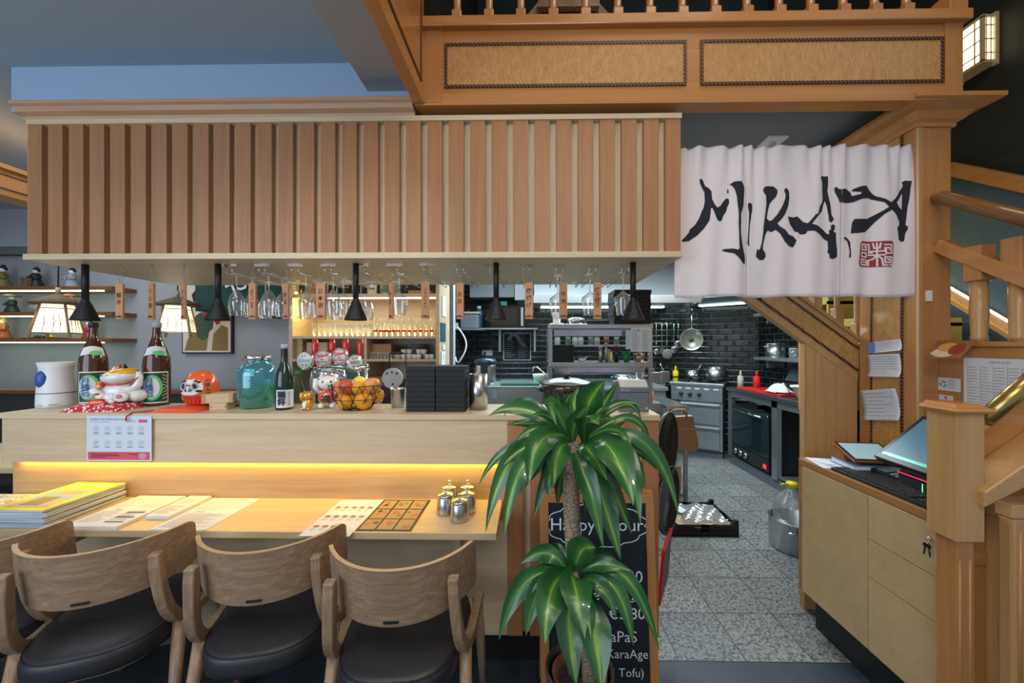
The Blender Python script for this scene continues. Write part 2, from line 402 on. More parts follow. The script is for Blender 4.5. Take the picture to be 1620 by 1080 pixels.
def tilefloor():
    m,nt,b=_nt('granite_floor_tiles'); L=nt.links.new
    tc=N(nt,'ShaderNodeTexCoord'); sp=N(nt,'ShaderNodeSeparateXYZ'); L(tc.outputs['Object'],sp.inputs[0])
    def line(out,off):
        a=N(nt,'ShaderNodeMath',_operation='SUBTRACT'); a.inputs[1].default_value=off; L(out,a.inputs[0])
        d=N(nt,'ShaderNodeMath',_operation='DIVIDE'); d.inputs[1].default_value=.3015; L(a.outputs[0],d.inputs[0])
        f=N(nt,'ShaderNodeMath',_operation='PINGPONG'); f.inputs[1].default_value=.5; L(d.outputs[0],f.inputs[0])
        l=N(nt,'ShaderNodeMath',_operation='LESS_THAN'); l.inputs[1].default_value=.0085; L(f.outputs[0],l.inputs[0])
        fl=N(nt,'ShaderNodeMath',_operation='FLOOR'); L(d.outputs[0],fl.inputs[0]); return l,fl
    lx,fx=line(sp.outputs[0],.069); ly,fy=line(sp.outputs[1],1.668)
    mx=N(nt,'ShaderNodeMath',_operation='MAXIMUM'); L(lx.outputs[0],mx.inputs[0]); L(ly.outputs[0],mx.inputs[1])
    n=N(nt,'ShaderNodeTexNoise',Scale=75.0,Detail=2.5,Roughness=.55,Distortion=1.0); L(tc.outputs['Object'],n.inputs['Vector'])
    cr=N(nt,'ShaderNodeValToRGB'); e=cr.color_ramp.elements; e[0].position=.40; e[0].color=(.065,.068,.07,1); e[1].position=.56; e[1].color=(.30,.295,.285,1)
    L(n.outputs['Fac'],cr.inputs[0])
    cb=N(nt,'ShaderNodeCombineXYZ'); L(fx.outputs[0],cb.inputs[0]); L(fy.outputs[0],cb.inputs[1]); wn=N(nt,'ShaderNodeTexWhiteNoise'); L(cb.outputs[0],wn.inputs['Vector'])
    mr=N(nt,'ShaderNodeMapRange'); mr.inputs['To Min'].default_value=.82; mr.inputs['To Max'].default_value=1.15; L(wn.outputs['Value'],mr.inputs['Value'])
    hs=N(nt,'ShaderNodeHueSaturation'); L(mr.outputs[0],hs.inputs['Value']); L(cr.outputs[0],hs.inputs['Color'])
    mc=N(nt,'ShaderNodeMix',_data_type='RGBA'); L(mx.outputs[0],mc.inputs[0]); L(hs.outputs[0],mc.inputs[6]); mc.inputs[7].default_value=(.028,.028,.03,1)
    L(mc.outputs[2],b.inputs['Base Color']); b.inputs['Roughness'].default_value=.42
    sub=N(nt,'ShaderNodeMath',_operation='SUBTRACT'); L(n.outputs['Fac'],sub.inputs[0]); L(mx.outputs[0],sub.inputs[1])
    bp=N(nt,'ShaderNodeBump',Strength=.45,Distance=.003); L(sub.outputs[0],bp.inputs['Height']); L(bp.outputs['Normal'],b.inputs['Normal'])
    return m
tileF=tilefloor()
slate=mat('dark_slate_floor',(.032,.042,.055),.45,noise=.35,nscale=9,bump=.05)
def metro(name,ax):
    m,nt,b=_nt(name); L=nt.links.new
    tc=N(nt,'ShaderNodeTexCoord'); sp=N(nt,'ShaderNodeSeparateXYZ'); L(tc.outputs['Object'],sp.inputs[0]); cb=N(nt,'ShaderNodeCombineXYZ')
    L(sp.outputs[ax],cb.inputs[0]); L(sp.outputs[2],cb.inputs[1])
    def br(mort,sm):
        t=N(nt,'ShaderNodeTexBrick'); t.inputs['Scale'].default_value=1.0; t.inputs['Brick Width'].default_value=.155; t.inputs['Row Height'].default_value=.0775
        t.inputs['Mortar Size'].default_value=mort; t.inputs['Mortar Smooth'].default_value=sm; L(cb.outputs[0],t.inputs['Vector']); return t
    t=br(.0022,.1); t2=br(.014,1.0)
    t.inputs['Color1'].default_value=(.006,.008,.009,1); t.inputs['Color2'].default_value=(.012,.015,.017,1); t.inputs['Mortar'].default_value=(.10,.12,.125,1)
    L(t.outputs['Color'],b.inputs['Base Color']); b.inputs['Roughness'].default_value=.22; b.inputs['Coat Weight'].default_value=.05
    iv=N(nt,'ShaderNodeMath',_operation='SUBTRACT'); iv.inputs[0].default_value=1; L(t2.outputs['Fac'],iv.inputs[1])
    bp=N(nt,'ShaderNodeBump',Strength=.9,Distance=.006); L(iv.outputs[0],bp.inputs['Height']); L(bp.outputs['Normal'],b.inputs['Normal'])
    return m
metX=metro('black_metro_tiles_x',0); metY=metro('black_metro_tiles_y',1)
# ============ camera
cam=bpy.data.cameras.new('camera'); cam.sensor_width=36; cam.lens=36*F/1620; cam.shift_x=-17.4/1620; cam.shift_y=5/1620
co=bpy.data.objects.new('camera',cam); C.objects.link(co); co.location=(0,0,H); co.rotation_euler=(PI/2,0,TH); bpy.context.scene.camera=co
def bx(name,x0,x1,y0,y1,z0,z1,m,parent=None,bevel=0,w=True,**k):
    return MB().box(x0,x1,y0,y1,z0,z1).build(name,m,parent,bevel=bevel,w=w,**k)
ZC=2.69
# ============ setting
struct(bx('floor',-5.2,3.0,1.668,5.4,-.05,0,tileF))
struct(bx('floor',-5.2,3.0,-1.4,1.668,-.05,-.001,slate))
struct(bx('ceiling',-5.2,-.50,-1.4,3.7,ZC,ZC+.08,ceilM))
struct(bx('ceiling',-.69,1.94,1.70,2.95,2.56,2.62,ceilK)); struct(bx('ceiling',-1.0,3.05,2.951,5.4,2.56,2.62,ceilK))
struct(bx('ceiling',-.50,2.8,-1.4,3.7,5.0,5.1,ceilM))
struct(bx('wall_back_left',-5.2,-.72,3.50,3.60,0,ZC,wallgrey))
struct(bx('wall_left',-5.3,-5.2,-.8,3.6,0,ZC,wallgrey))
struct(bx('wall_kitchen_left',-1.0,-.9,3.60,5.25,0,2.56,metY))
struct(bx('wall_kitchen_back',-1.0,2.3,5.25,5.35,0,2.56,metX))
m=MB(); m.add([(2.2,5.25,0),(2.95,4.8,0),(3.05,4.9,0),(2.25,5.35,0),(2.2,5.25,2.56),(2.95,4.8,2.56),(3.05,4.9,2.56),(2.25,5.35,2.56)],[(0,1,5,4),(1,2,6,5),(2,3,7,6),(3,0,4,7),(0,3,2,1),(4,5,6,7)])
struct(m.build('wall_kitchen_corner',metX))
struct(bx('wall_kitchen_right',2.95,3.05,3.0,4.80,0,2.56,metY))
struct(bx('wall_stair',2.16,2.7,2.95,3.0,.9,2.56,honeyX))
struct(bx('wall_right',2.7,2.8,.6,2.95,0,5.0,darkwall))
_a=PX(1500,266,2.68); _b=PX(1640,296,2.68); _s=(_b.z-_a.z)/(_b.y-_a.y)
struct(MB().prism([(.9,.8),(2.93,.8),(2.93,_a.z+_s*(2.93-_a.y)),(.9,_a.z+_s*(.9-_a.y))],'x',2.685,2.6995).build('wall_right_daylit',daylitwall))  # added sheet carrying painted daylight on the wall below the rail
struct(bx('wall_upper_back',-.50,2.8,3.6,3.7,2.8,5.0,mat('upper_wall',(.05,.065,.07),.8,noise=.2,nscale=60)))
struct(bx('wall_upper_left',-.60,-.50,1.62,3.6,2.83,5.0,darkwall))
# upper floor slab behind the balcony
struct(bx('floor_upper',-.50,1.85,1.645,3.6,2.70,2.80,honeyX))
# bulkhead over the canopy
xl=P(18,120,1.66).x
struct(bx('wall_bulkhead',xl,-.5,1.66,2.6,2.485,ZC,wallblue))
# grey plaster beam running towards the viewer
xb=P(582,152,1.66).x
struct(bx('ceiling_beam',xb,-.505,-1.2,1.66,2.56,ZC,beamgrey))
# band at the top of the far left wall
struct(bx('trim_1',-5.2,-2.2,3.40,3.50,P(0,390,3.4).z,ZC-.0,mat('pale_band',(.33,.37,.42),.85)))
struct(bx('trim_shadow',-5.2,-2.2,3.42,3.50,P(0,402,3.42).z,P(0,389,3.42).z,mat('shadow_band',(.14,.145,.15),.85)))  # dark strip painted in for a shadow on the wall
# beam of the side gallery, far left
t=thing('gallery_beam','honey coloured inlaid beam crossing under the ceiling at the far left edge','beam',(-3.0,2.0,2.29))
bx('beam_body',-3.14,-3.0,.7,3.4,2.27,2.42,honeyY,t)
bx('beam_cap',-3.16,-2.985,.7,3.4,2.42,2.445,honeyY,t)
for z in (2.305,2.385): bx('inlay',-3.0,-2.997,.7,3.4,z,z+.007,bead,t)
# ============ balcony
YB=1.60; zb=2.461
xr=P(1521,100,YB).x
t=thing('balcony_fascia','long orange beech balcony front with two inlaid figured maple panels','balcony',(0,YB,zb))
bx('front_board',-.457,xr,YB,YB+.04,zb,2.778,honeyX,t,bevel=.003)
bx('soffit_board',-.50,xr,YB+.001,YB+.075,zb-.004,zb+.012,honeyX,t)
bx('ledge',-.47,xr+.02,YB-.028,YB+.06,2.778,2.822,honeyX,t,bevel=.004)
bx('end_stile',P(1493,100,YB).x,xr,YB-.006,YB,zb,2.778,honeyZ,t)
bx('end_stile',-.457,P(703,100,YB).x-.012,YB-.002,YB,zb+.006,2.778,honeyZ,t)
def inlay_panel(x0,x1,z0,z1,Y,t):
    bx('figured_panel',x0,x1,Y-.003,Y,z0,z1,burlM,t)
    b=.012; m=MB()
    m.box(x0-b,x1+b,Y-.007,Y,z1,z1+b).box(x0-b,x1+b,Y-.007,Y,z0-b,z0).box(x0-b,x0,Y-.007,Y,z0,z1).box(x1,x1+b,Y-.007,Y,z0,z1)
    m.build('rope_inlay',bead,t,w=True)
for a,b in ((708,1081),(1112,1487)):
    inlay_panel(P(a,100,YB).x,P(b,100,YB).x,2.539,2.708,YB,t)
# side return towards the viewer
t=thing('balcony_side_beam','deep orange beech beam coming forward from the left end of the balcony','beam',(-.47,1.2,zb))
bx('beam_body',-.503,-.457,-.9,YB-.001,zb-.001,3.25,honeyY,t,bevel=.002)
m=MB(); m.box(-.457,-.453,.2,1.56,2.53,2.542).box(-.457,-.453,1.548,1.56,2.542,3.2); m.build('rope_inlay',bead,t,w=True)
# balusters of the balcony
bal=thing('baluster','turned orange beech baluster on the balcony ledge','baluster',(0,YB+.02,2.822),group='balusters along the balcony front')
MB().box(-.021,.021,-.021,.021,0,.05).add([],[]).build('base_block',honeyZ,bal,bevel=.003)
MB().lathe([(0,.05),(.0205,.05),(.0155,.062),(.0165,.10),(.020,.22),(.0165,.38),(.014,.46),(.02,.50),(0,.50)],n=16).build('shaft',honeyZ,bal)
px=[723.5,774,824,875,926,977,1028,1079,1130.5,1181,1232,1282,1333,1383,1433]
for i,p in enumerate(px):
    o=bal if i==0 else copy_tree(bal); o.location=(P(p,20,YB+.02).x,YB+.02,2.822); o['label']='turned orange beech baluster on the balcony ledge, %s of fifteen from the left'%ORD[i]
t=thing('newel_post','thicker square post ending the balcony balustrade on the right','post',(P(1502,20,YB+.03).x,YB+.03,2.822))
MB().box(-.038,.038,-.038,.038,0,.09).build('base_block',honeyZ,t,bevel=.003)
MB().lathe([(0,.09),(.03,.09),(.026,.11),(.03,.2),(.035,.5),(0,.5)],n=20).build('shaft',honeyZ,t)
t=thing('hand_rail','top rail joining the balusters above the balcony','rail',(.7,YB+.02,3.33)); bx('rail',-.45,xr,YB-.01,YB+.05,3.322,3.36,honeyX,t,bevel=.01)
# stool upstairs
t=thing('splayed_stool','low dark oak stool with widely splayed legs behind the balcony balusters','stool',(P(896,20,1.9).x,1.93,2.80))
for sx_ in (-1,1):
    for sy_ in (-1,1): MB().bar((sx_*.34,sy_*.15,0),(sx_*.10,sy_*.08,.345),.032,.028,(0,1,0)).build('leg',oakZ,t)
MB().bar((-.15,-.12,.27),(.15,-.12,.27),.03,.03).build('stretcher',oak,t)
MB().box(-.15,.15,-.12,.12,.345,.385).build('seat',leather,t,bevel=.012)
t=thing('side_cabinet','dark low cabinet standing upstairs behind the balusters','cabinet',(-.2,2.9,2.80)); bx('body',-.42,.35,2.8,3.2,2.80,3.6,mat('dark_cabinet',(.035,.03,.03),.5),t); bx('handle_groove',-.42,.35,2.795,2.8,3.3,3.31,greyl,t)
# ============ slatted canopy
YS=1.63; zs0=1.801; zs1=2.427
X0=P(43,300,YS).x; X1=P(1077,300,YS).x
t=thing('slatted_canopy','long hanging canopy clad in upright reddish slats above the bar counter','canopy',(-.75,1.95,zs0))
bx('backing_board',X0+.005,X1-.005,YS+.024,YS+.044,zs0+.02,zs1-.01,palez,t)
w=.0665; pit=(X1-X0-w)/30
m=MB()
for i in range(31): m.box(X0+i*pit,X0+i*pit+w,YS,YS+.0245,zs0+.02,zs1-.018)
m.build('slats',alder,t,w=True,bevel=.0015)
bx('top_trim',X0,X1+.003,YS-.006,YS+.05,zs1-.022,zs1,bambooY,t)
bx('side_panel',X0,X0+.02,YS+.045,2.33,zs0+.02,zs1,palez,t); bx('side_panel',X1-.02,X1,YS+.045,2.33,zs0+.02,zs1,palez,t)
bx('bottom_board',X0-.008,X1+.004,YS-.01,2.345,zs0-.004,zs0+.022,bambooY,t,bevel=.0015)
bx('back_panel',X0,X1,2.31,2.33,zs0+.02,zs1,palez,t)
t=thing('crown_moulding','brown wooden crown moulding capping the slatted canopy','moulding',(-1.5,1.63,2.43))
xa=P(14,170,1.58).x
m=MB(); prof=[(1.655,zs1),(1.625,zs1),(1.622,zs1+.012),(1.60,zs1+.02),(1.59,zs1+.036),(1.578,zs1+.042),(1.578,zs1+.056),(1.655,zs1+.056)]
m.prism(prof,'x',xa,-.505); m.build('moulding_strip',alderX,t,w=True)
m=MB(); m.prism([(X0+.02,zs1),(xa+.045,zs1),(xa+.03,zs1+.02),(xa+.0,zs1+.042),(xa,zs1+.056),(X0+.02,zs1+.056)],'y',1.656,2.6); m.build('return_strip',alderX,t,w=True)
# ============ bar counter
YC=1.61; zt=1.113
xe=P(1042,700,YC).x; xL=P(3,700,YC).x; xm=P(803,760,YC).x
t=thing('bar_counter','long pale bamboo bar counter with a lit recess above the eating ledge','counter',(-.9,1.75,0))
bx('counter_top',xL-.006,xe+.004,YC-.008,1.885,zt-.025,zt,bambooY,t,bevel=.002)
bx('upper_box',xL,xm,YC,1.875,.893,zt-.0255,bamboo,t,bevel=.0015)
bx('recess_panel',P(20.5,760,1.66).x,xm,1.66,1.87,.62,.8925,wood('recess_wood',(.42,.25,.11),(.56,.37,.18),'X',.45,across=40,along=1.4),t)
bx('lower_panel',-3.0,xm,YC,1.659,.15,.635,bamboo,t,bevel=.0015)
bx('kickboard',-3.0,xe-.02,1.665,1.70,0,.15,kick,t)
bx('led_strip',xL+.02,xm-.005,1.64,1.655,.886,.892,ledY,t)
bx('core',xm,xe-.004,YC+.025,1.875,.15,zt-.026,palez,t)
m=MB(); wp=.066; pp=(xe-xm-wp)/6
for i in range(7): m.box(xm+i*pp,xm+i*pp+wp,YC-.003,YC+.024,.15,zt-.026)
m.build('end_slats',alder,t,w=True,bevel=.0015)
xtR=P(785.5,844,1.361).x
t=thing('eating_ledge','pale maple eating ledge fixed along the front of the bar','table',(-1.5,1.5,.70))
bx('ledge_top',-3.2,xtR,1.361,1.6595,.694,.720,tablewood,t,bevel=.002)
for x in (-2.9,-1.9,-.9,-.3): bx('support_bracket',x,x+.03,1.45,1.609,.60,.693,bambooY,t)
# inner work counter behind the bar
t=thing('work_counter','stainless work counter hidden behind the bar','counter',(-.8,2.2,0))
bx('worktop',-2.28,.53,1.90,2.45,.88,.92,steel,t); bx('cabinet',-2.26,.50,1.95,2.43,.02,.88,steelD,t)
# ============ post with capital
YP=1.70
xp0=P(1449.5,500,YP).x; xp1=P(1504,500,YP).x; YPb=1.985
t=thing('wooden_post','square beech post with a moulded capital right of the doorway','post',(1.86,1.8,0))
bx('shaft',xp0,xp1,YP,YPb,0,2.46,honeyZ,t)
m=MB(); m.add([(xp0,YP,0),(xp0+.006,YP-.006,0),(xp0+.026,YP-.006,0),(xp0+.03,YP,0),(xp0,YP,2.46),(xp0+.006,YP-.006,2.46),(xp0+.026,YP-.006,2.46),(xp0+.03,YP,2.46)],[(0,1,5,4),(1,2,6,5),(2,3,7,6)]); m.build('corner_bead',beechZ,t,w=True)
bx('side_panel',xp0-.004,xp0,PX(1428,500,xp0).y,PX(1380,500,xp0).y,.86,2.4,burlM,t)
m=MB()
for x in (1428,1380): y=PX(x,500,xp0).y; m.box(xp0-.008,xp0,y-.004,y+.004,.86,2.4)
m.build('rope_inlay',bead,t,w=True)
def capital(profile,x0,x1,y0,y1,z):
    # profile: (outset, dz) rings around a rectangle
    m=MB(); vs=[];fs=[]
    for o,dz in profile: vs+= [(x0-o,y0-o,z+dz),(x1+o,y0-o,z+dz),(x1+o,y1,z+dz),(x0-o,y1,z+dz)]
    for i in range(len(profile)-1):
        for k in range(4): a=i*4+k; b=i*4+(k+1)%4; fs.append((a,b,b+4,a+4))
    n=len(profile)-1; fs.append((n*4,n*4+1,n*4+2,n*4+3)); fs.append((0,3,2,1)); m.add(vs,fs); return m
capital([(0,-.06),(.012,-.06),(.012,-.045),(.03,-.035),(.05,-.01),(.09,.0),(.112,.012),(.112,.03),(0,.03)],xp0,xp1,YP,3.3,zb-.026+.02).build('capital',honeyX,t,w=True)
bx('lintel',xp0,xp1,YPb+.001,3.3,2.18,2.41,honeyY,t)
sw=MB(); c=P(1469,468,YP-.001); sw.box(c.x-.012,c.x+.012,YP-.006,YP,c.z-.024,c.z+.024); sw.build('switch_plate',white,t,w=True)
# ceiling vent
t=thing('ceiling_sensor','small white square fitting on the grey ceiling above the doorway curtain','fitting',(0,0,2.56)); c=PZ(1222,224,2.555); t.location=(c.x,c.y,2.56)
MB().box(-.055,.055,-.055,.055,-.012,0).build('plate',white,t,bevel=.003); MB().cyl((0,0,-.03),.016,.02).build('sensor_head',greyl,t)
# ============ stringer of the rear flight (rises to the left)
YR=2.0
def q(px,py): v=P(px,py,YR); return (v.x,v.z)
t=thing('stair_stringer','sloping beech stair side with figured panel and rope inlays below the curtain','staircase',(1.6,YR,1.2))
A=P(1100,416,YR); B=P(1395,630,YR); slope=(B.z-A.z)/(B.x-A.x); hh=P(1382,490,YR).z
top=P(1382,556,YR); ztop=lambda x: top.z+slope*(x-top.x)+.0
zlow=lambda x: B.z+slope*(x-B.x)
xs0=P(1130,440,YR).x; xs1=xp0+.005
m=MB(); m.prism([(xs0,zlow(xs0)),(xs1,zlow(xs1)),(xs1,ztop(xs1)),(xs0,ztop(xs0))],'y',YR,YR+.045); m.build('side_board',beechX,t,w=True,bevel=.002)
dz=ztop(0)-zlow(0)
m=MB(); m.prism([(P(1202,480,YR).x,zlow(P(1202,480,YR).x)+dz*.24),(xs1,zlow(xs1)+dz*.24),(xs1,zlow(xs1)+dz*.76),(P(1202,480,YR).x,zlow(P(1202,480,YR).x)+dz*.76)],'y',YR-.003,YR); m.build('figured_panel',burlM,t,w=True)
m=MB()
for f in (.22,.76): m.prism([(xs0,zlow(xs0)+dz*f),(xs1,zlow(xs1)+dz*f),(xs1,zlow(xs1)+dz*f+.014),(xs0,zlow(xs0)+dz*f+.014)],'y',YR-.006,YR)
xx=P(1202,480,YR).x; m.box(xx-.006,xx+.006,YR-.006,YR,zlow(xx)+dz*.24,zlow(xx)+dz*.76); m.build('rope_inlay',bead,t,w=True)
m=MB(); m.prism([(xs0,ztop(xs0)),(xs1,ztop(xs1)),(xs1,ztop(xs1)+.02),(xs0,ztop(xs0)+.02)],'y',YR-.012,YR+.06); m.build('cap_rail',beechX,t,w=True)
# treads behind
m=MB()
for i in range(1):
    x=1.80+i*.2; z=1.42-i*.15; m.box(x-.02,x+.20,YR+.06,2.40,z-.03,z)
m.build('treads',beechX,t,w=True)
m=MB()
for i in range(1):
    x=1.80+i*.2; z=1.42-i*.15; m.box(x,x+.015,YR+.06,2.40,z-.165,z-.03)
m.build('risers',wood('stair_riser',(.30,.22,.06),(.42,.32,.11),'Y',.4),t,w=True)
# panelling below the stringer
t=thing('stair_panelling','light vertical board panelling under the sloping stair side','panelling',(1.63,YR,0))
xq0=P(1276,600,YR).x
m=MB(); n=5
for i in range(n):
    a=xq0+(xs1-xq0)*i/n; b=xq0+(xs1-xq0)*(i+1)/n
    m.prism([(a,0),(b-.0015,0),(b-.0015,zlow(b)+.003),(a,zlow(a)+.003)],'y',YR+.004,YR+.03)
m.build('boards',beechZ,t,w=True,bevel=.0015)
bx('edge_strip',xq0-.012,xq0,YR,YR+.035,0,zlow(xq0),beechZ,t)
# balusters of the rear flight
rb=None
RB=[]
for i,p in enumerate((1262,1291,1325,1357,1377)):
    x=P(p,500,YR+.02).x; z0=ztop(x)+.02
    if rb is None:
        rb=thing('stair_baluster','slim beech baluster on the sloping stair side, first of five from the left','baluster',(x,YR+.024,z0),group='balusters of the rear stair flight')
        MB().box(-.022,.022,-.02,.02,-.02,.085).build('base_block',beechZ,rb,bevel=.002)
        MB().lathe([(0,.085),(.017,.085),(.013,.1),(.015,.3),(.017,.55),(0,.55)],n=14).build('shaft',beechZ,rb)
    else: dup(rb,(x,YR+.024,z0),0,'slim beech baluster on the sloping stair side, %s of five from the left'%ORD[i])
# ============ balustrade of the front flight, coming forward from the post (plane X=XK)
XK=1.85
t=thing('stair_kneewall','brown panelled low wall with notices, right of the post','panelling',(XK,1.5,1.0))
zk=1.428
bx('panel',XK,XK+.03,1.0,1.698,.3,zk-.02,honeyY,t); bx('top_board',XK-.012,XK+.04,1.0,1.698,zk-.02,zk,honeyY,t,bevel=.003)
t0=PX(1487,388,XK); t1=PX(1640,446,XK); 
t=thing('lower_stair_rail','flat square edged beech rail sloping down to the right, just above the thick balusters','rail',tuple(t0)); MB().bar((0,0,0),(t1-t0)*1.8,.05,.055).build('rail',honeyY,t,bevel=.004)
r0=PX(1489,312,XK-.03); r1=PX(1640,350,XK-.03)
t=thing('round_handrail','dark varnished round handrail sloping down right of the post','rail',tuple(r0)); 
MB().tube([V(.004,.03,.01),V(0,0,0),(r1-r0)*1.8],[.018,.028,.028],16).build('rail',mat('dark_varnish',(.20,.09,.03),.25,coat=.4),t)
sb=None
for p in (1549,1612):
    y=PX(p,500,XK+.012).y
    zt_=t0.z+(t1.z-t0.z)*(y-t0.y)/(t1.y-t0.y)-.02
    if sb is None:
        sb=thing('stair_baluster','thick turned beech baluster on the panelled low wall, next to the post','baluster',(XK+.012,y,zk),group='thick balusters on the low wall')
        MB().lathe([(0,0),(.026,0),(.026,.02),(.024,.03),(.028,.12),(.026,.25),(.0,.25)],n=20).build('shaft',beechZ,sb)
        MB().box(-.032,.032,-.032,.032,.25,.395).build('top_block',honeyZ,sb,bevel=.003)
    else: dup(sb,(XK+.012,y,zk),0,'thick turned beech baluster on the panelled low wall, at the right photo edge')
# wall rail, LED skirting on right wall
a=PX(1500,266,2.66); b=PX(1640,296,2.66)
t=thing('upper_wall_rail','wide beech rail sloping along the dark wall at the right edge','rail',tuple(a)); MB().bar((0,0,0),(b-a)*2.2,.05,.075).build('rail',honeyY,t,bevel=.012)
a=PX(1490,446,2.68); b=PX(1640,533,2.68)
t=thing('stair_skirting','wooden stair skirting with a bright light strip on the right wall','skirting',tuple(a)); 
b=a+(b-a)*2.0; MB().bar((0,0,-.04),b-a+V(0,0,-.04),.03,.085).build('skirting_board',beechX,t); MB().bar((-.02,0,.008),b-a+V(-.02,0,.008),.010,.009).build('light_strip',ledW,t)
MB().bar((-.02,0,-.06),b-a+V(-.02,0,-.06),.010,.003).build('trim_edge',yellowg,t)
t=thing('front_stair_flight','yellow lit stair steps seen between the thick balusters','stairs',(2.3,2.3,1.2))
m=MB()
for i in range(3):
    y=2.05+i*.24; z=1.42+(i-0)*.16; m.box(2.02,2.63,y,y+.28,z-.05,z)
    m.box(2.02,2.63,y+.24,y+.255,z,z+.13)
m.build('steps',wood('lit_yellow_step',(.36,.25,.045),(.48,.36,.08),'X',.4),t,w=True)  # wood tinted with the yellow light that falls on the steps
# ============ wall lamp
a=PX(1549,80,2.7)
t=thing('wall_lamp','lit paper wall lamp with wooden lattice at the top right','lamp',(2.698,a.y,a.z))
HH=.130; D=.08; W=.085
MB().box(-D,-.012,-W,W,-HH,HH).build('paper_shade',shadeW,t)
m=MB()
for z in (-HH,HH): m.box(-D-.008,0,-W-.008,W+.008,z-.008,z+.008)
for y in (-W,W):
    m.box(-D-.008,-D+.006,y-.008,y+.008,-HH,HH); m.box(-.02,0,y-.012,y+.012,-HH-.02,HH+.02)
for y in (-.05,.05): m.box(-D-.005,-D,y-.003,y+.003,-HH,HH)
for x in (-.062,-.036): m.box(x-.003,x+.003,-W-.004,W+.004,-HH,HH)
for z in (-.08,0,.08): m.box(-D-.005,-.01,-W-.004,W+.004,z-.003,z+.003)
m.build('lattice_frame',masuw,t)
struct(bx('wall_stair_upper',1.95,2.7,2.95,3.05,2.563,5.0,darkwall))
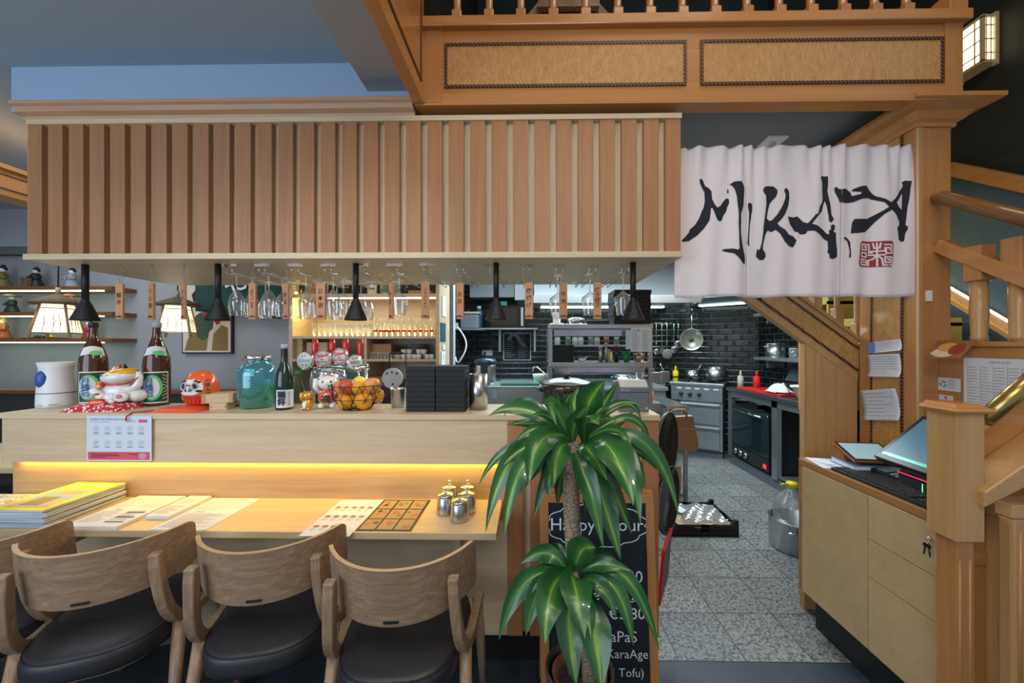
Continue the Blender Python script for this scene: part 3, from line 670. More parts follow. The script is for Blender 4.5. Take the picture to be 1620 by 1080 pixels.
# ============ chairs at the ledge
def se(a,n=3.0):
    c,s_=math.cos(a),math.sin(a); return (math.copysign(abs(c)**(2/n),c),math.copysign(abs(s_)**(2/n),s_))
def seat_ring(k,z,n=44,dy=0):
    out=[]
    for i in range(n):
        x,y=se(2*PI*i/n); yy=y*.222*k+dy; hw=(.180+.045*(y+1)/2)*k; out.append((x*hw,yy,z))
    return out
def make_chair():
    t=thing('dining_chair','x','chair')
    n=44; m=MB(); prof=[(.90,.385),(.98,.392),(1.0,.41),(1.0,.435),(.985,.447),(.955,.456),(.90,.463),(.7,.468),(.35,.466)]
    vs=[];fs=[]
    for k,z in prof: vs+=seat_ring(k,z)
    for j in range(len(prof)-1):
        for i in range(n): fs.append((j*n+i,j*n+(i+1)%n,(j+1)*n+(i+1)%n,(j+1)*n+i))
    fs.append(tuple(range(n-1,-1,-1))); vs.append((0,0,.464)); c=len(vs)-1
    for i in range(n): fs.append(((len(prof)-1)*n+i,(len(prof)-1)*n+(i+1)%n,c))
    m.add(vs,fs,True); seat=m.build('seat',leather,t)
    m=MB(); m.tube([V(*p) for p in seat_ring(.965,.4535)],.0028,6,closed=True); m.build('piping',leatherseam,seat)
    bp=MB(); bp.add([],[])
    vs=seat_ring(.78,.36)+seat_ring(.78,.386); fs=[tuple(range(n)),tuple(range(2*n-1,n-1,-1))]+[(i,(i+1)%n,n+(i+1)%n,n+i) for i in range(n)]
    bp.add(vs,fs,False).build('seat_board',oak,t)
    # curved plywood back
    def surf(u,v,off=0):
        a=math.sin((u*2-1)*PI/2); ang=a*1.12; x=.226*math.sin(ang)/math.sin(1.12); y=-.185+.150*(1-math.cos(ang))/(1-math.cos(1.12))
        e=max(0,(abs(a)-.90)/.10); sh=.024*(1-math.sqrt(max(0,1-e*e)))
        lo=.592+.026*a*a+sh; hi=.772+.008*a*a-sh
        z=lo+(hi-lo)*v; lean=(z-.60)*.16
        nx,ny=math.sin(ang)*.9,-math.cos(ang)
        return (x+nx*off,y-lean+ny*off+.012,z)
    nu,nv=40,6
    m=MB(); vs=[];fs=[]
    for s_ in (0,1):
        for j in range(nv+1):
            for i in range(nu+1): vs.append(surf(i/nu,j/nv,.0 if s_==0 else .013))
    K=(nu+1)*(nv+1)
    for s_ in (0,1):
        for j in range(nv):
            for i in range(nu): a=s_*K+j*(nu+1)+i; fs.append((a,a+1,a+nu+2,a+nu+1))
    m.add(vs,fs,True)
    ed=[]; top=[];
    rim=[(i,0) for i in range(nu)]+[(nu,j) for j in range(nv)]+[(nu-i,nv) for i in range(nu)]+[(0,nv-j) for j in range(nv)]
    b=MB(); vs=[];
    for (i,j) in rim: vs.append(surf(i/nu,j/nv,0)); vs.append(surf(i/nu,j/nv,.013))
    L=len(rim); b.add(vs,[(2*i,2*i+1,(2*((i+1)%L))+1,2*((i+1)%L)) for i in range(L)],False)
    br=m.build('backrest',oak,t); b.build('plywood_edge',oakEdge,br)
    g=MB(); c=surf(.5,.09,.0135); g.box(-.022,.022,c[1]-.0012,c[1]+.001,c[2]-.0045,c[2]+.0045).build('grip_plate',leatherseam,br,bevel=.002)
    # bent side frames + legs
    for s_ in (-1,1):
        pts=[]
        ctrl=[(.178,-.176,.728),(.181,-.170,.66),(.187,-.158,.58),(.194,-.138,.515),(.201,-.105,.468),(.207,-.06,.437),(.214,-.0,.424),(.224,.09,.424),(.234,.19,.432)]
        m=MB(); w=.031; d=.036
        P_=[V(s_*a,b_,c_) for a,b_,c_ in ctrl]
        # smooth
        Q=[]
        for i in range(len(P_)-1):
            p0=P_[max(i-1,0)];p1=P_[i];p2=P_[i+1];p3=P_[min(i+2,len(P_)-1)]
            for k in range(3):
                tt=k/3; Q.append(.5*((2*p1)+(-p0+p2)*tt+(2*p0-5*p1+4*p2-p3)*tt*tt+(-p0+3*p1-3*p2+p3)*tt**3))
        Q.append(P_[-1]); vs=[];fs=[]
        for i,p in enumerate(Q):
            T=(Q[min(i+1,len(Q)-1)]-Q[max(i-1,0)]).normalized(); X=V(1,0,0); X=(X-T*X.dot(T)).normalized(); Z=T.cross(X)
            ww=w/2; dd=d/2*(.8 if i<2 else 1)
            for a,b_ in ((-1,-1),(1,-1),(1,1),(-1,1)): vs.append(p+X*a*ww+Z*b_*dd)
        for i in range(len(Q)-1):
            for k in range(4): fs.append((i*4+k,i*4+(k+1)%4,(i+1)*4+(k+1)%4,(i+1)*4+k))
        fs+= [(0,1,2,3),tuple(range(len(vs)-4,len(vs)))]
        m.add(vs,fs,False).build('side_frame',oakZ,t,bevel=.004)
        def leg(a,b_,r1,r2):
            MB().tube([V(*a),V(*b_)],[r1,r2],12).build('leg',oakZ,t)
        leg((s_*.205,-.085,.44),(s_*.22,-.20,0),.021,.013)
        leg((s_*.226,.175,.42),(s_*.25,.215,0),.021,.013)
    MB().obox((0,-.02,.345),(.34,.05,.028)).build('cross_rail',oak,t,bevel=.003)
    return t
ch=make_chair()
chairs=[((-.415,1.256),.07,'smoked oak chair with black leather seat, nearest the potted plant'),
 ((-.905,1.335),.20,'smoked oak chair in front of the picture menus, second from the plant'),
 ((-1.465,1.305),.36,'smoked oak chair turned left, below the printed paper menus'),
 ((-1.92,1.29),.42,'smoked oak chair cut off by the left edge, beside the magazine stack')]
for i,((x,y),rz,lb) in enumerate(chairs):
    if i==0: ch.location=(x,y,0); ch.rotation_euler=(0,0,rz); ch['label']=lb; ch['group']='oak chairs along the eating ledge'
    else: dup(ch,(x,y,0),rz,lb)
# ============ things on the bar top (z = zt)
def at(px,Y): return P(px,545,Y).x
ZT=zt
# white table fan / purifier
x=at(90,1.79)
t=thing('air_purifier','white hourglass shaped device with a blue oval opening, left end of the bar','device',(x,1.79,ZT),.5)
b=MB().lathe([(0,0),(.066,0),(.067,.01),(.066,.05),(.064,.09),(.056,.15),(.058,.19),(.064,.217),(.058,.217),(.05,.195),(0,.195)],n=36).build('body',white,t)
MB().tube([V(.0665*math.cos(a),.0665*math.sin(a),.068) for a in [2*PI*i/36 for i in range(36)]],.0016,6,closed=True).build('seam_ring',blackp,t)
MB().ell((-.030,-.041,.135),(.026,.022,.045),M=Matrix.Rotation(-.63,3,'Z')).build('opening',bluepl,t)
m=MB(); m.obox((.018,-.0665,.014),(.03,.001,.008),rz=.25); m.obox((-.03,-.062,.012),(.02,.001,.006),rz=-.4); m.build('small_labels',greyl,t)
# sake bottles
def magnum(px,Y,label):
    x=at(px,Y); t=thing('sake_bottle',label,'bottle',(x,Y,ZT),group='big brown sake bottles on the bar')
    MB().lathe([(0,0),(.049,0),(.0525,.006),(.0525,.20),(.050,.235),(.040,.275),(.026,.315),(.0175,.345),(.0155,.385),(.0155,.40),(0,.40)],n=32).build('bottle_body',brownglass,t)
    c=MB().lathe([(0,.388),(.0185,.388),(.0185,.412),(.016,.416),(0,.416)],n=24).build('cap',greyl if px>200 else mat('black_cap',(.03,.03,.035),.3),t)
    # label facing the viewer
    dirv=math.atan2(0-Y,0-x)-.12
    def pt(a,z,r=.0533): return V(r*math.cos(dirv+a),r*math.sin(dirv+a),z)
    lab=MB(); lab.mi=0
    lab.grid(lambda u,v:pt((u-.5)*-2.0,.015+.155*v),24,2); 
    lab.mi=1; lab.grid(lambda u,v:pt((u-.5)*-1.84,.021+.143*v,.0536),24,2)
    lab.mi=2
    def disc(a0,ra,rz_,rr0):
        vs=[pt(a0,.092,rr0)]; n=28
        for k in (.25,.5,.75,1.0): vs+=[pt(a0+k*ra*math.cos(a),.092+k*rz_*math.sin(a),rr0) for a in [2*PI*i/n for i in range(n)]]
        fs=[(0,i+1,(i+1)%n+1) for i in range(n)]
        for k in range(3): fs+=[(1+k*n+i,1+k*n+(i+1)%n,1+(k+1)*n+(i+1)%n,1+(k+1)*n+i) for i in range(n)]
        lab.add(vs,fs,True)
    disc(-.2,.72,.062,.0542)
    lab.mi=0
    disc(-.27,.58,.052,.0548)
    # gold chevrons
    lab.mi=3
    for k in range(4):
        for sgn in (1,-1):
            z0=.092+sgn*(.012+.016*k); lab.grid(lambda u,v,z0=z0,sgn=sgn:pt(.50+.38*u,z0-sgn*.010*u+.005*v,.0541),3,1)
    o=lab.build('front_label',[paperc,mat('label_dark_green',(.02,.05,.04),.5),mat('label_green',(.12,.55,.16),.5),mat('label_gold',(.50,.38,.16),.5)],t,norm=False)
    M=frameM(pt(-.38,.092,.0578),V(-math.sin(dirv-.38),math.cos(dirv-.38),0),V(0,0,1))
    tm=MB()
    text_mb(tm,'月\n桂\n冠',M,size=.036,mi=0,spacing=.85,bold=.0006)
    tm.build('label_text',mat('label_ink_blue',(.03,.14,.35),.6),o)
    n=MB(); 
    def nr(z): return .0435-(z-.262)*.26*1.0+.002
    n.mi=0; n.grid(lambda u,v:pt((u-.5)*-2.0,.246+.040*v+.01*math.sin(PI*u),.0495-(.040*v+.01*math.sin(PI*u))*.30),14,2)
    n.mi=1
    c0=[pt(.3+.5*math.cos(a),.262+.012*math.sin(a),.0465-.012*math.sin(a)*.30) for a in [2*PI*i/20 for i in range(20)]]
    n.add([pt(.3,.262,.0475)]+c0,[(0,i+1,(i+1)%20+1) for i in range(20)],True)
    n.mi=2
    for k in range(5): n.grid(lambda u,v,k=k:pt(-.15-.14*k-.06*u,.252+.022*u+.004*v,.0490-.022*u*.3-.001*k),2,1)
    n.build('neck_label',[paperc,mat('label_green',(.12,.55,.16),.5),mat('label_leaf',(.10,.16,.05),.6)],t,norm=False)
    return t
magnum(148,1.83,'tall brown sake bottle with a black cap, behind the white lucky cat')
magnum(248,1.828,'tall brown sake bottle with a grey cap, between lucky cat and red daruma')
# red patterned cushion + lucky cat
x=at(166,1.70)
t=thing('patterned_cushion','flat red and white patterned cushion under the white lucky cat','cushion',(x,1.70,ZT),.12)
def cush(w,d,h):
    def f(u,v):
        a,b=u*2-1,v*2-1
        return (a*w*(1-.06*b*b),b*d*(1-.06*a*a),h*max(0,(1-a**4))**.5*max(0,(1-b**4))**.5)
    m=MB(); m.grid(f,26,18); m.grid(lambda u,v:(f(u,v)[0],f(u,v)[1],.0005),26,18); return m
def pattern():
    m,nt,b=_nt('red_white_pattern'); L=nt.links.new
    tc=N(nt,'ShaderNodeTexCoord'); v=N(nt,'ShaderNodeTexVoronoi',Scale=70.0); L(tc.outputs['Object'],v.inputs['Vector'])
    n=N(nt,'ShaderNodeTexNoise',Scale=55.0); L(tc.outputs['Object'],n.inputs['Vector']); mu=N(nt,'ShaderNodeMath',_operation='MULTIPLY'); L(v.outputs['Distance'],mu.inputs[0]); L(n.outputs['Fac'],mu.inputs[1])
    cr=N(nt,'ShaderNodeValToRGB'); e=cr.color_ramp.elements; e[0].position=.17; e[0].color=(.75,.70,.68,1); e[1].position=.22; e[1].color=(.55,.012,.02,1); L(mu.outputs[0],cr.inputs[0]); L(cr.outputs[0],b.inputs['Base Color']); b.inputs['Roughness'].default_value=.6
    return m
cush(.125,.075,.034).build('cushion_body',pattern(),t)
t=thing('lucky_cat','white lucky cat figurine with an orange cap lying on the patterned cushion','figurine',(at(190,1.73),1.73,ZT+.029),.38)
b=MB().ell((.005,0,.052),(.072,.05,.052)).ell((.065,0,.03),(.035,.045,.03)).ell((-.01,-.035,.028),(.03,.028,.027)).build('body',porc,t)
h=MB().ell((.0,-.005,.122),(.066,.05,.036),n=28,m=16,M=Matrix.Rotation(-.12,3,'Y')).build('head',porc,t)
MB().ell((.008,-.002,.137),(.060,.047,.028),n=28,m=14,M=Matrix.Rotation(-.10,3,'Y')).build('orange_cap',yellowg,h)
MB().lathe([(.02,0),(0,.03)],(.022,-.01,.155),n=12).build('black_ear',blackg,h); MB().lathe([(.018,0),(0,.028)],(.006,-.012,.156),n=12).build('red_ear',redg,h); MB().lathe([(.012,0),(0,.02)],(-.02,.0,.154),n=12).build('white_ear',porc,h)
MB().tube([V(-.045*1.2,-.02,.094),V(-.02,-.048,.088),(.03,-.047,.09),V(.06,-.02,.096)],.004,8).build('red_collar',redg,h)
m=MB()
for xx in (-.045,-.022): m.tube([V(xx-.007,-.046,.128),V(xx,-.050,.133),V(xx+.008,-.050,.129)],.0012,6)
m.build('closed_eyes',blackg,h)
MB().tube([V(.05,-.02,.06),V(.075,-.02,.085),V(.078,-.015,.12),V(.074,-.015,.145)],[.018,.017,.014,.009],12).build('raised_paw',porc,t)
MB().tube([V(.052,-.036,.08),V(.066,-.034,.10),V(.08,-.03,.12)],.003,6).build('striped_cord',redg,t)
MB().ell((.028,-.052,.03),(.028,.014,.024)).build('foot',porc,t); MB().ell((.028,-.0655,.034),(.012,.004,.010)).build('foot_pad',mat('pink_pad',(.6,.2,.25),.4),t)
MB().ell((-.06,-.045,.055),(.027,.018,.015),M=Matrix.Rotation(.4,3,'Y')).ell((-.045,-.045,.035),(.02,.015,.02)).build('kitten',porc,t)
MB().ell((-.052,-.058,.048),(.010,.006,.006)).build('kitten_mouth',redg,t)
MB().obox((-.052,-.048,.012),(.055,.03,.028),rz=.1).build('orange_barrel',orangeg,t,bevel=.008); MB().tube([V(-.078,-.064,.02),V(-.052,-.066,.024),V(-.025,-.061,.02)],.004,8).build('barrel_rope',redg,t)
MB().ell((.0,-.055,.03),(.013,.012,.014)).ell((0,-.058,.012),(.012,.01,.012)).build('small_kitten',porc,t)
MB().ell((-.058,-.02,.088),(.012,.02,.016)).build('orange_bow',orangeg,h); MB().ell((-.052,-.044,.079),(.011,.008,.008)).build('bell',goldg,t)
# orange cushion + daruma
t=thing('orange_cushion','shiny orange cushion with a hanging ribbon under the daruma doll','cushion',(at(295,1.69),1.69,ZT),.05)
cush(.105,.075,.020).build('cushion_body',orangef,t)
MB().tube([V(-.09,-.05,.008),V(-.13,-.065,.006),V(-.165,-.078,.004),V(-.176,-.0925,-.01),V(-.178,-.094,-.03)],.003,8).build('ribbon',redf,t)
t=thing('daruma_doll','round orange and red daruma doll with a white frowning face','figurine',(at(318,1.735),1.735,ZT+.018),.12)
MB().lathe([(0,0),(.035,0),(.05,.008),(.066,.035),(.071,.065),(.068,.098),(.058,.128),(.04,.15),(.018,.161),(0,.163)],n=36).build('body',orangeg,t)
def dp(a,z,e=0):
    zz=[(0,.035),(.008,.05),(.035,.066),(.065,.071),(.098,.068),(.128,.058),(.15,.04)]
    r=.06
    for (z0,r0),(z1,r1) in zip(zz,zz[1:]):
        if z0<=z<=z1: r=r0+(r1-r0)*(z-z0)/(z1-z0)
    a=-PI/2+a; return V((r+e)*math.cos(a),(r+e)*math.sin(a),z)
def patch(m,a0,z0,ra,rz_,e=.002,n=24,mi=0):
    m.mi=mi; vs=[dp(a0,z0,e+.001)]; 
    for rr in (.35,.7,1.0): vs+=[dp(a0+rr*ra*math.cos(t_),z0+rr*rz_*math.sin(t_),e+.001*(1-rr)) for t_ in [2*PI*i/n for i in range(n)]]
    fs=[(0,i+1,(i+1)%n+1) for i in range(n)]
    for k in range(2): fs+=[(1+k*n+i,1+k*n+(i+1)%n,1+(k+1)*n+(i+1)%n,1+(k+1)*n+i) for i in range(n)]
    m.add(vs,fs,True)
m=MB(); patch(m,-.05,.028,.95,.026,.0035); m.build('red_belly',redg,t)
m=MB(); patch(m,-.05,.088,.78,.037,.003,mi=0)
for s_ in (-1,1):
    patch(m,-.05+s_*.34,.096,.20,.018,.0052,mi=2); patch(m,-.05+s_*.34,.095,.13,.0125,.0066,mi=1)
m.mi=1
for s_ in (-1,1):
    for k in range(3): patch(m,-.05+s_*(.35+.1*k),.118-.003*k,.12,.004,.0050,mi=1)
    patch(m,-.05+s_*.55,.072,.16,.006,.0050,mi=1); patch(m,-.05+s_*.12,.075,.10,.005,.0055,mi=3)
patch(m,-.05,.085,.07,.011,.007,mi=0)
m.build('face',[porc,blackg,greyl,greyp],t,norm=False)
m=MB()
for i,ch_ in enumerate('一超入魂'[:4]):
    a=.95; z=.118-.022*i; p=dp(a,z,.003); dv=-PI/2+a
    text_mb(m,ch_,frameM(p,V(-math.sin(dv),math.cos(dv),0),V(0,0,1)),size=.02,bold=.0004)
m.mi=1
for k in range(6): 
    a0=-.5+.22*k; m.grid(lambda u,v,a0=a0:dp(a0+.03*u+.05*v,.012+.022*v,.0055),1,3)
m.build('painted_marks',[inkb,mat('gold_line',(.6,.4,.12),.3)],t,norm=False)
# masu boxes
def masu(name,x,Y,z,rz,label,sx=.085,h=.055,par=None):
    t=thing(name,label,'box',(x,Y,z),rz)
    m=MB(); a=sx/2; w=.008
    m.box(-a,a,-a,-a+w,0,h).box(-a,a,a-w,a,0,h).box(-a,-a+w,-a+w,a-w,0,h).box(a-w,a,-a+w,a-w,0,h).box(-a+w,a-w,-a+w,a-w,0,.008)
    m.build('box_body',masuw,t,bevel=.0008)
    j=MB()
    for s_ in (-1,1):
        j.box(s_*a-.010 if s_>0 else -a,a if s_>0 else -a+.010,-a-.0006,-a,h*.3,h*.68)
    j.build('finger_joint',tagw,t); return t
masu('wooden_measuring_box',at(352,1.72),1.72,ZT,.2,'small cedar sake box under the larger one, beside the daruma',.07,.032)
tt=thing('wooden_tray_box','pale cedar tray box stacked on the small box beside the blue jar','box',(at(352,1.74),1.74,ZT+.0325),.35)
m=MB(); m.box(-.06,.06,-.055,.055,0,.042); m.build('box_body',masuw,tt,bevel=.001); j=MB(); j.box(-.06,-.044,-.0556,-.055,0,.042).box(.044,.06,-.0556,-.055,0,.042); j.build('finger_joint',tagw,tt)
t=thing('folded_red_napkin','flat folded orange red napkin behind the cedar boxes','napkin',(at(372,1.80),1.835,ZT)); MB().box(-.055,.055,-.03,.03,0,.008).build('cloth',orangef,t,bevel=.003)
# blue jar
x=at(407,1.76); t=thing('glass_drink_jar','large aqua glass drink jar with a chrome screw lid','jar',(x,1.76,ZT))
pr=[(0,.004),(.055,.004),(.066,.012),(.079,.045),(.083,.09),(.083,.165),(.078,.19),(.06,.208),(.052,.215),(.052,.235)]
pin=[]
MB().lathe(pr+pin,n=40).build('jar_glass',aqua,t)
MB().lathe([(0,.0115),(.05,.0115),(.06,.019),(.073,.048),(.0765,.09),(.0765,.105),(0,.105)],n=40).build('drink',aquaw,t)
MB().lathe([(0,.228),(.056,.228),(.056,.246),(.052,.25),(0,.25)],n=40).build('lid',chrome,t)
m=MB(); d=math.atan2(-1.76,-x)
def jp(a,z): return V(.0835*math.cos(d+a),.0835*math.sin(d+a),z)
for z0,L_ in ((.135,.42),(.118,.36)):
    m.tube([jp(-L_+2*L_*i/14,z0+.004*math.sin(i*1.9)) for i in range(15)],.0016,6)
m.tube([jp(-.5+1.0*i/14,.10-.012*math.sin(PI*i/14)) for i in range(15)],.0018,6)
text_mb(m,'YORKSHIRE',frameM(jp(0,.088)*1.015,V(-math.sin(d),math.cos(d),0),V(0,0,1)),size=.0)if False else None
m.build('embossing',aqua,t)
m=MB(); m.grid(lambda u,v:V((.0835-.012*v)*math.cos(d-.15-.5*u),(.0835-.012*v)*math.sin(d-.15-.5*u),.160+.03*v),6,3); m.build('paper_sticker',paper,t)
# green sake bottle
x=at(450,1.72); t=thing('sake_bottle','slim dark green sake bottle with white calligraphy label beside the aqua jar','bottle',(x,1.72,ZT))
MB().lathe([(0,0),(.035,0),(.0385,.005),(.0385,.135),(.036,.160),(.026,.195),(.0165,.222),(.0135,.25),(.0135,.288),(0,.288)],n=30).build('bottle_body',greenglass,t)
MB().lathe([(0,.285),(.0155,.285),(.0155,.305),(0,.305)],n=20).build('cap',greyl,t)
MB().lathe([(.0142,.225),(.0142,.286)],n=20).build('neck_foil',blackp,t)
d=math.atan2(-1.72,-x)
def bp_(a,z,r=.0392): return V(r*math.cos(d+a),r*math.sin(d+a),z)
m=MB(); m.grid(lambda u,v:bp_(1.15-2.1*u,.012+.082*v),20,2); o=m.build('front_label',paper,t,norm=False)
m=MB(); text_mb(m,'獺\n祭',frameM(bp_(-.3,.053,.0412),V(-math.sin(d-.3),math.cos(d-.3),0),V(0,0,1)),size=.036,spacing=.95,bold=.0008)
text_mb(m,'純\n米\n大\n吟\n醸',frameM(bp_(.45,.053,.0405),V(-math.sin(d+.45),math.cos(d+.45),0),V(0,0,1)),size=.013,mi=1)
m.build('label_text',[inkb,redp],o)
# gold cat
def maneki(x,Y,z,rz,s,body,label,name='lucky_cat',extra=None):
    t=thing(name,label,'figurine',(x,Y,z),rz)
    MB().ell((0,0,.36*s),(.30*s,.26*s,.36*s)).build('body',body,t)
    h=MB().ell((0,-.02*s,.80*s),(.30*s,.25*s,.24*s),n=22,m=14).build('head',body,t)
    for q_ in (-1,1): MB().lathe([(.10*s,0),(.0,.16*s)],(q_*.19*s,0,.95*s),n=10).build('ear',body,h)
    for q_ in (-1,1): MB().ell((q_*.11*s,-.235*s,.84*s),(.035*s,.02*s,.045*s)).build('eye',blackg,h)
    MB().ell((0,-.265*s,.77*s),(.025*s,.015*s,.015*s)).build('nose',redg,h)
    MB().lathe([(.22*s,.56*s),(.27*s,.58*s),(.22*s,.62*s)],n=24).build('collar',redg,t)
    MB().tube([V(-.26*s,-.03*s,.5*s),V(-.36*s,-.06*s,.7*s),V(-.34*s,-.08*s,.95*s)],[.08*s,.08*s,.07*s],10).build('raised_paw',body,t)
    MB().ell((.17*s,-.2*s,.10*s),(.1*s,.1*s,.09*s)).ell((-.17*s,-.2*s,.10*s),(.1*s,.1*s,.09*s)).build('feet',body,t)
    MB().ell((-.02*s,-.27*s,.30*s),(.12*s,.04*s,.2*s)).build('coin',porc if body is goldg else goldg,t)
    return t
maneki(at(487,1.70),1.70,ZT,-.1,.084,goldg,'small golden beckoning cat beside the slim green bottle')
t=maneki(at(519,1.765),1.765,ZT,.35,.15,porc,'larger white beckoning cat with red bib behind the fruit basket')
MB().ell((0,.02*.15,.93*.15),(.24*.15,.2*.15,.12*.15)).build('orange_cap',orangeg,t); MB().ell((0,-.06*.15,.36*.15),(.29*.15,.25*.15,.25*.15)).build('red_bib',mat('pink_red_glaze',(.65,.12,.12),.25,coat=.5),t)
m=MB(); text_mb(m,'福',frameM(V(-.003,-.0475,.045),V(1,0,0),V(0,0,1)),size=.04,bold=.001); m.build('coin_mark',inkb,t)
# fruit basket
bxX=at(564,1.73); by=1.735; t=thing('wire_fruit_basket','black geometric wire basket holding apples, a lemon and oranges','basket',(bxX,by,ZT))
m=MB(); R1,R0,Hh=.122,.062,.115; n=12; W=.0016
rim=[V(R1*math.cos(2*PI*i/n),R1*math.sin(2*PI*i/n),Hh) for i in range(n)]
mid=[V(.104*math.cos(2*PI*(i+.5)/n),.104*math.sin(2*PI*(i+.5)/n),.052) for i in range(n)]
bot=[V(R0*math.cos(2*PI*i/n),R0*math.sin(2*PI*i/n),.002) for i in range(n)]
for R_ in (rim,mid,bot): m.tube(R_,W*1.15,6,closed=True)
for i in range(n):
    for a,b in ((rim[i],mid[i]),(rim[(i+1)%n],mid[i]),(mid[i],bot[i]),(mid[i],bot[(i+1)%n])): m.tube([a,b],W,5)
for i in range(0,n,2): m.tube([bot[i],V(0,0,.002)],W,5)
m.build('wire_frame',blackmetal,t)
fr=[('orange',-.038,-.035,.042,.040,orangefr),('orange',.045,-.03,.042,.042,orangefr),('orange',.0,.052,.042,.040,orangefr),('orange',.082,.028,.06,.036,orangefr),
 ('apple',-.024,-.048,.110,.037,applefr),('apple',-.074,.005,.098,.038,peachfr),('lemon',.012,.0,.118,.036,lemonfr),('lemon',.028,-.045,.105,.030,orangefr),('apple',.078,-.015,.112,.038,peachfr)]
lbl={0:'orange low on the left side of the wire basket',1:'large orange low in the front of the wire basket',2:'orange at the back under the lemon in the basket',3:'orange low at the right side of the wire basket',
 4:'dark red apple on top at the front of the basket',5:'orange red apple on the left of the basket',6:'bright yellow lemon on top of the fruit in the basket',7:'yellow orange fruit just below the lemon in the basket',8:'peach coloured apple with its stem end up, right of the lemon'}
for i,(k,a,b,c,r,mm) in enumerate(fr):
    f=thing(k,lbl[i],'fruit',(bxX+a,by+b,ZT+c),i*.7,group='fruit in the wire basket')
    if k=='apple':
        MB().lathe([(0,-.8*r),(.25*r,-.88*r),(.6*r,-.78*r),(.93*r,-.2*r),(1.0*r,.2*r),(.85*r,.65*r),(.5*r,.88*r),(.2*r,.80*r),(0,.62*r)],n=24).build('flesh',mm,f); MB().tube([V(0,0,.62*r),V(.002,0,.98*r)],.0016,6).build('stem',dkwood,f)
    else:
        MB().lathe([(0,-.95*r),(.4*r,-.9*r),(.8*r,-.6*r),(r,0),(.8*r,.6*r),(.4*r,.9*r),(.1*r,1.02*r if k=='lemon' else .95*r),(0,1.0*r if k=='lemon' else .93*r)],n=24).build('flesh',mm,f)
        MB().ell((0,0,.94*r),(.1*r,.1*r,.05*r)).build('navel',mat('navel_green',(.3,.3,.05),.6),f)
# metal cup, cylinder
t=thing('tin_cup','plain tapered metal cup with a rolled rim, right of the basket','cup',(at(631,1.79),1.79,ZT)); MB().lathe([(0,0),(.032,0),(.034,.004),(.041,.086),(.043,.09),(.041,.091),(.038,.086),(.031,.006),(0,.006)],n=32).build('cup_body',steel,t); MB().tube([V(.042*math.cos(a),.042*math.sin(a),.09) for a in [2*PI*i/32 for i in range(32)]],.0018,6,closed=True).build('rolled_rim',chrome,t)
t=thing('steel_cylinder','tall brushed steel cylinder container beside the black bento boxes','container',(at(757,1.735),1.735,ZT)); MB().lathe([(0,0),(.043,0),(.043,.165),(.041,.165),(.041,.01),(0,.01)],n=36).build('body',steel,t); MB().tube([V(.0425*math.cos(a),.0425*math.sin(a),.165) for a in [2*PI*i/32 for i in range(32)]],.0014,6,closed=True).build('rim',chrome,t)
# bento boxes
bb=None; wood_b=mat('black_stained_wood',(.007,.008,.010),.6,noise=.5,nscale=35,bump=.15)
for k in range(9):
    for j,cx in enumerate((at(665.5,1.66),at(712.5,1.66))):
        lv=('bottom','second','third','fourth','fifth','sixth','seventh','eighth','top')[k]
        lab='square black wooden bento box, %s in the %s stack beside the cylinder'%(lv if lv in('top','bottom') else lv+' from the bottom',('left','right')[j])
        if bb is None:
            bb=thing('bento_box',lab,'box',(cx,1.72,ZT),0,'black bento boxes on the bar'); MB().box(-.0655,.0655,-.065,.065,0,.0222).build('box_shell',wood_b,bb,bevel=.0012)
            MB().box(-.058,.058,-.0575,.0575,.0222,.0226).build('inner_recess',blackr,bb)
        else: dup(bb,(cx+.001*math.sin(k*2.1+j),1.72+.001*math.cos(k*3),ZT+k*.02285),0,lab)
# receipt printer
t=thing('receipt_printer','dark grey receipt printer at the right end of the bar','printer',(at(997,1.74),1.755,ZT))
bxw=.0655; MB().prism([(-.085,0),(.075,0),(.075,.12),(-.04,.137),(-.085,.108)],'x',-bxw,bxw).build('body',greyp,t,bevel=.004)
MB().prism([(-.083,.110),(.07,.1215),(.07,.127),(-.04,.1425),(-.083,.114)],'x',-bxw*.96,bxw*.96).build('cover',greyl,t,bevel=.002)
MB().obox((0,-.03,.1405),(.08,.012,.004),rx=.3).build('paper_slot',blackp,t); MB().box(-bxw-.0005,bxw+.0005,-.0858,-.084,.088,.090).build('seam',blackp,t)
m=MB(); text_mb(m,'EPSON',frameM(V(-.04,-.0862,.098),V(1,0,0),V(0,0,1)),size=.013,mi=0); m.box(.05,.058,-.0862,-.085,.012,.022); m.build('printed_marks',greyl,t)
# soup kettle
kx=at(898,2.02); t=thing('soup_kettle','round black electric soup kettle with a lid, behind the plant','kettle',(kx,2.08,.92))
MB().lathe([(0,0),(.12,0),(.135,.02),(.14,.15),(.133,.24),(.14,.255),(.14,.275),(.128,.28),(0,.28)],n=36).build('kettle_body',mat('kettle_black',(.018,.013,.011),.18,coat=.6),t)
l=MB().lathe([(.134,.281),(.13,.289),(.07,.305),(0,.31)],n=36).build('lid',steelD,t); MB().lathe([(0,.31),(.016,.31),(.026,.325),(.024,.335),(0,.336)],n=20).build('knob',blackp,l)
MB().box(-.035,.035,-.165,-.13,.16,.24).build('control_box',mat('control_black',(.03,.022,.02),.35),t,bevel=.004); MB().box(-.008,.008,-.1658,-.165,.196,.201).build('mark',greyl,t)
m=MB()
for s_ in(-1,1): m=MB(); m.tube([V(s_*.136,-.03,.235),V(s_*.158,-.03,.25),V(s_*.158,.03,.25),V(s_*.136,.03,.235)],.006,8); m.build('side_handle',blackp,t)
MB().tube([V(-.09,0,.30),V(-.125,.0,.335),V(-.165,0,.37),V(-.185,0,.37),V(-.19,0,.345)],.004,8).build('ladle_handle',chrome,t)
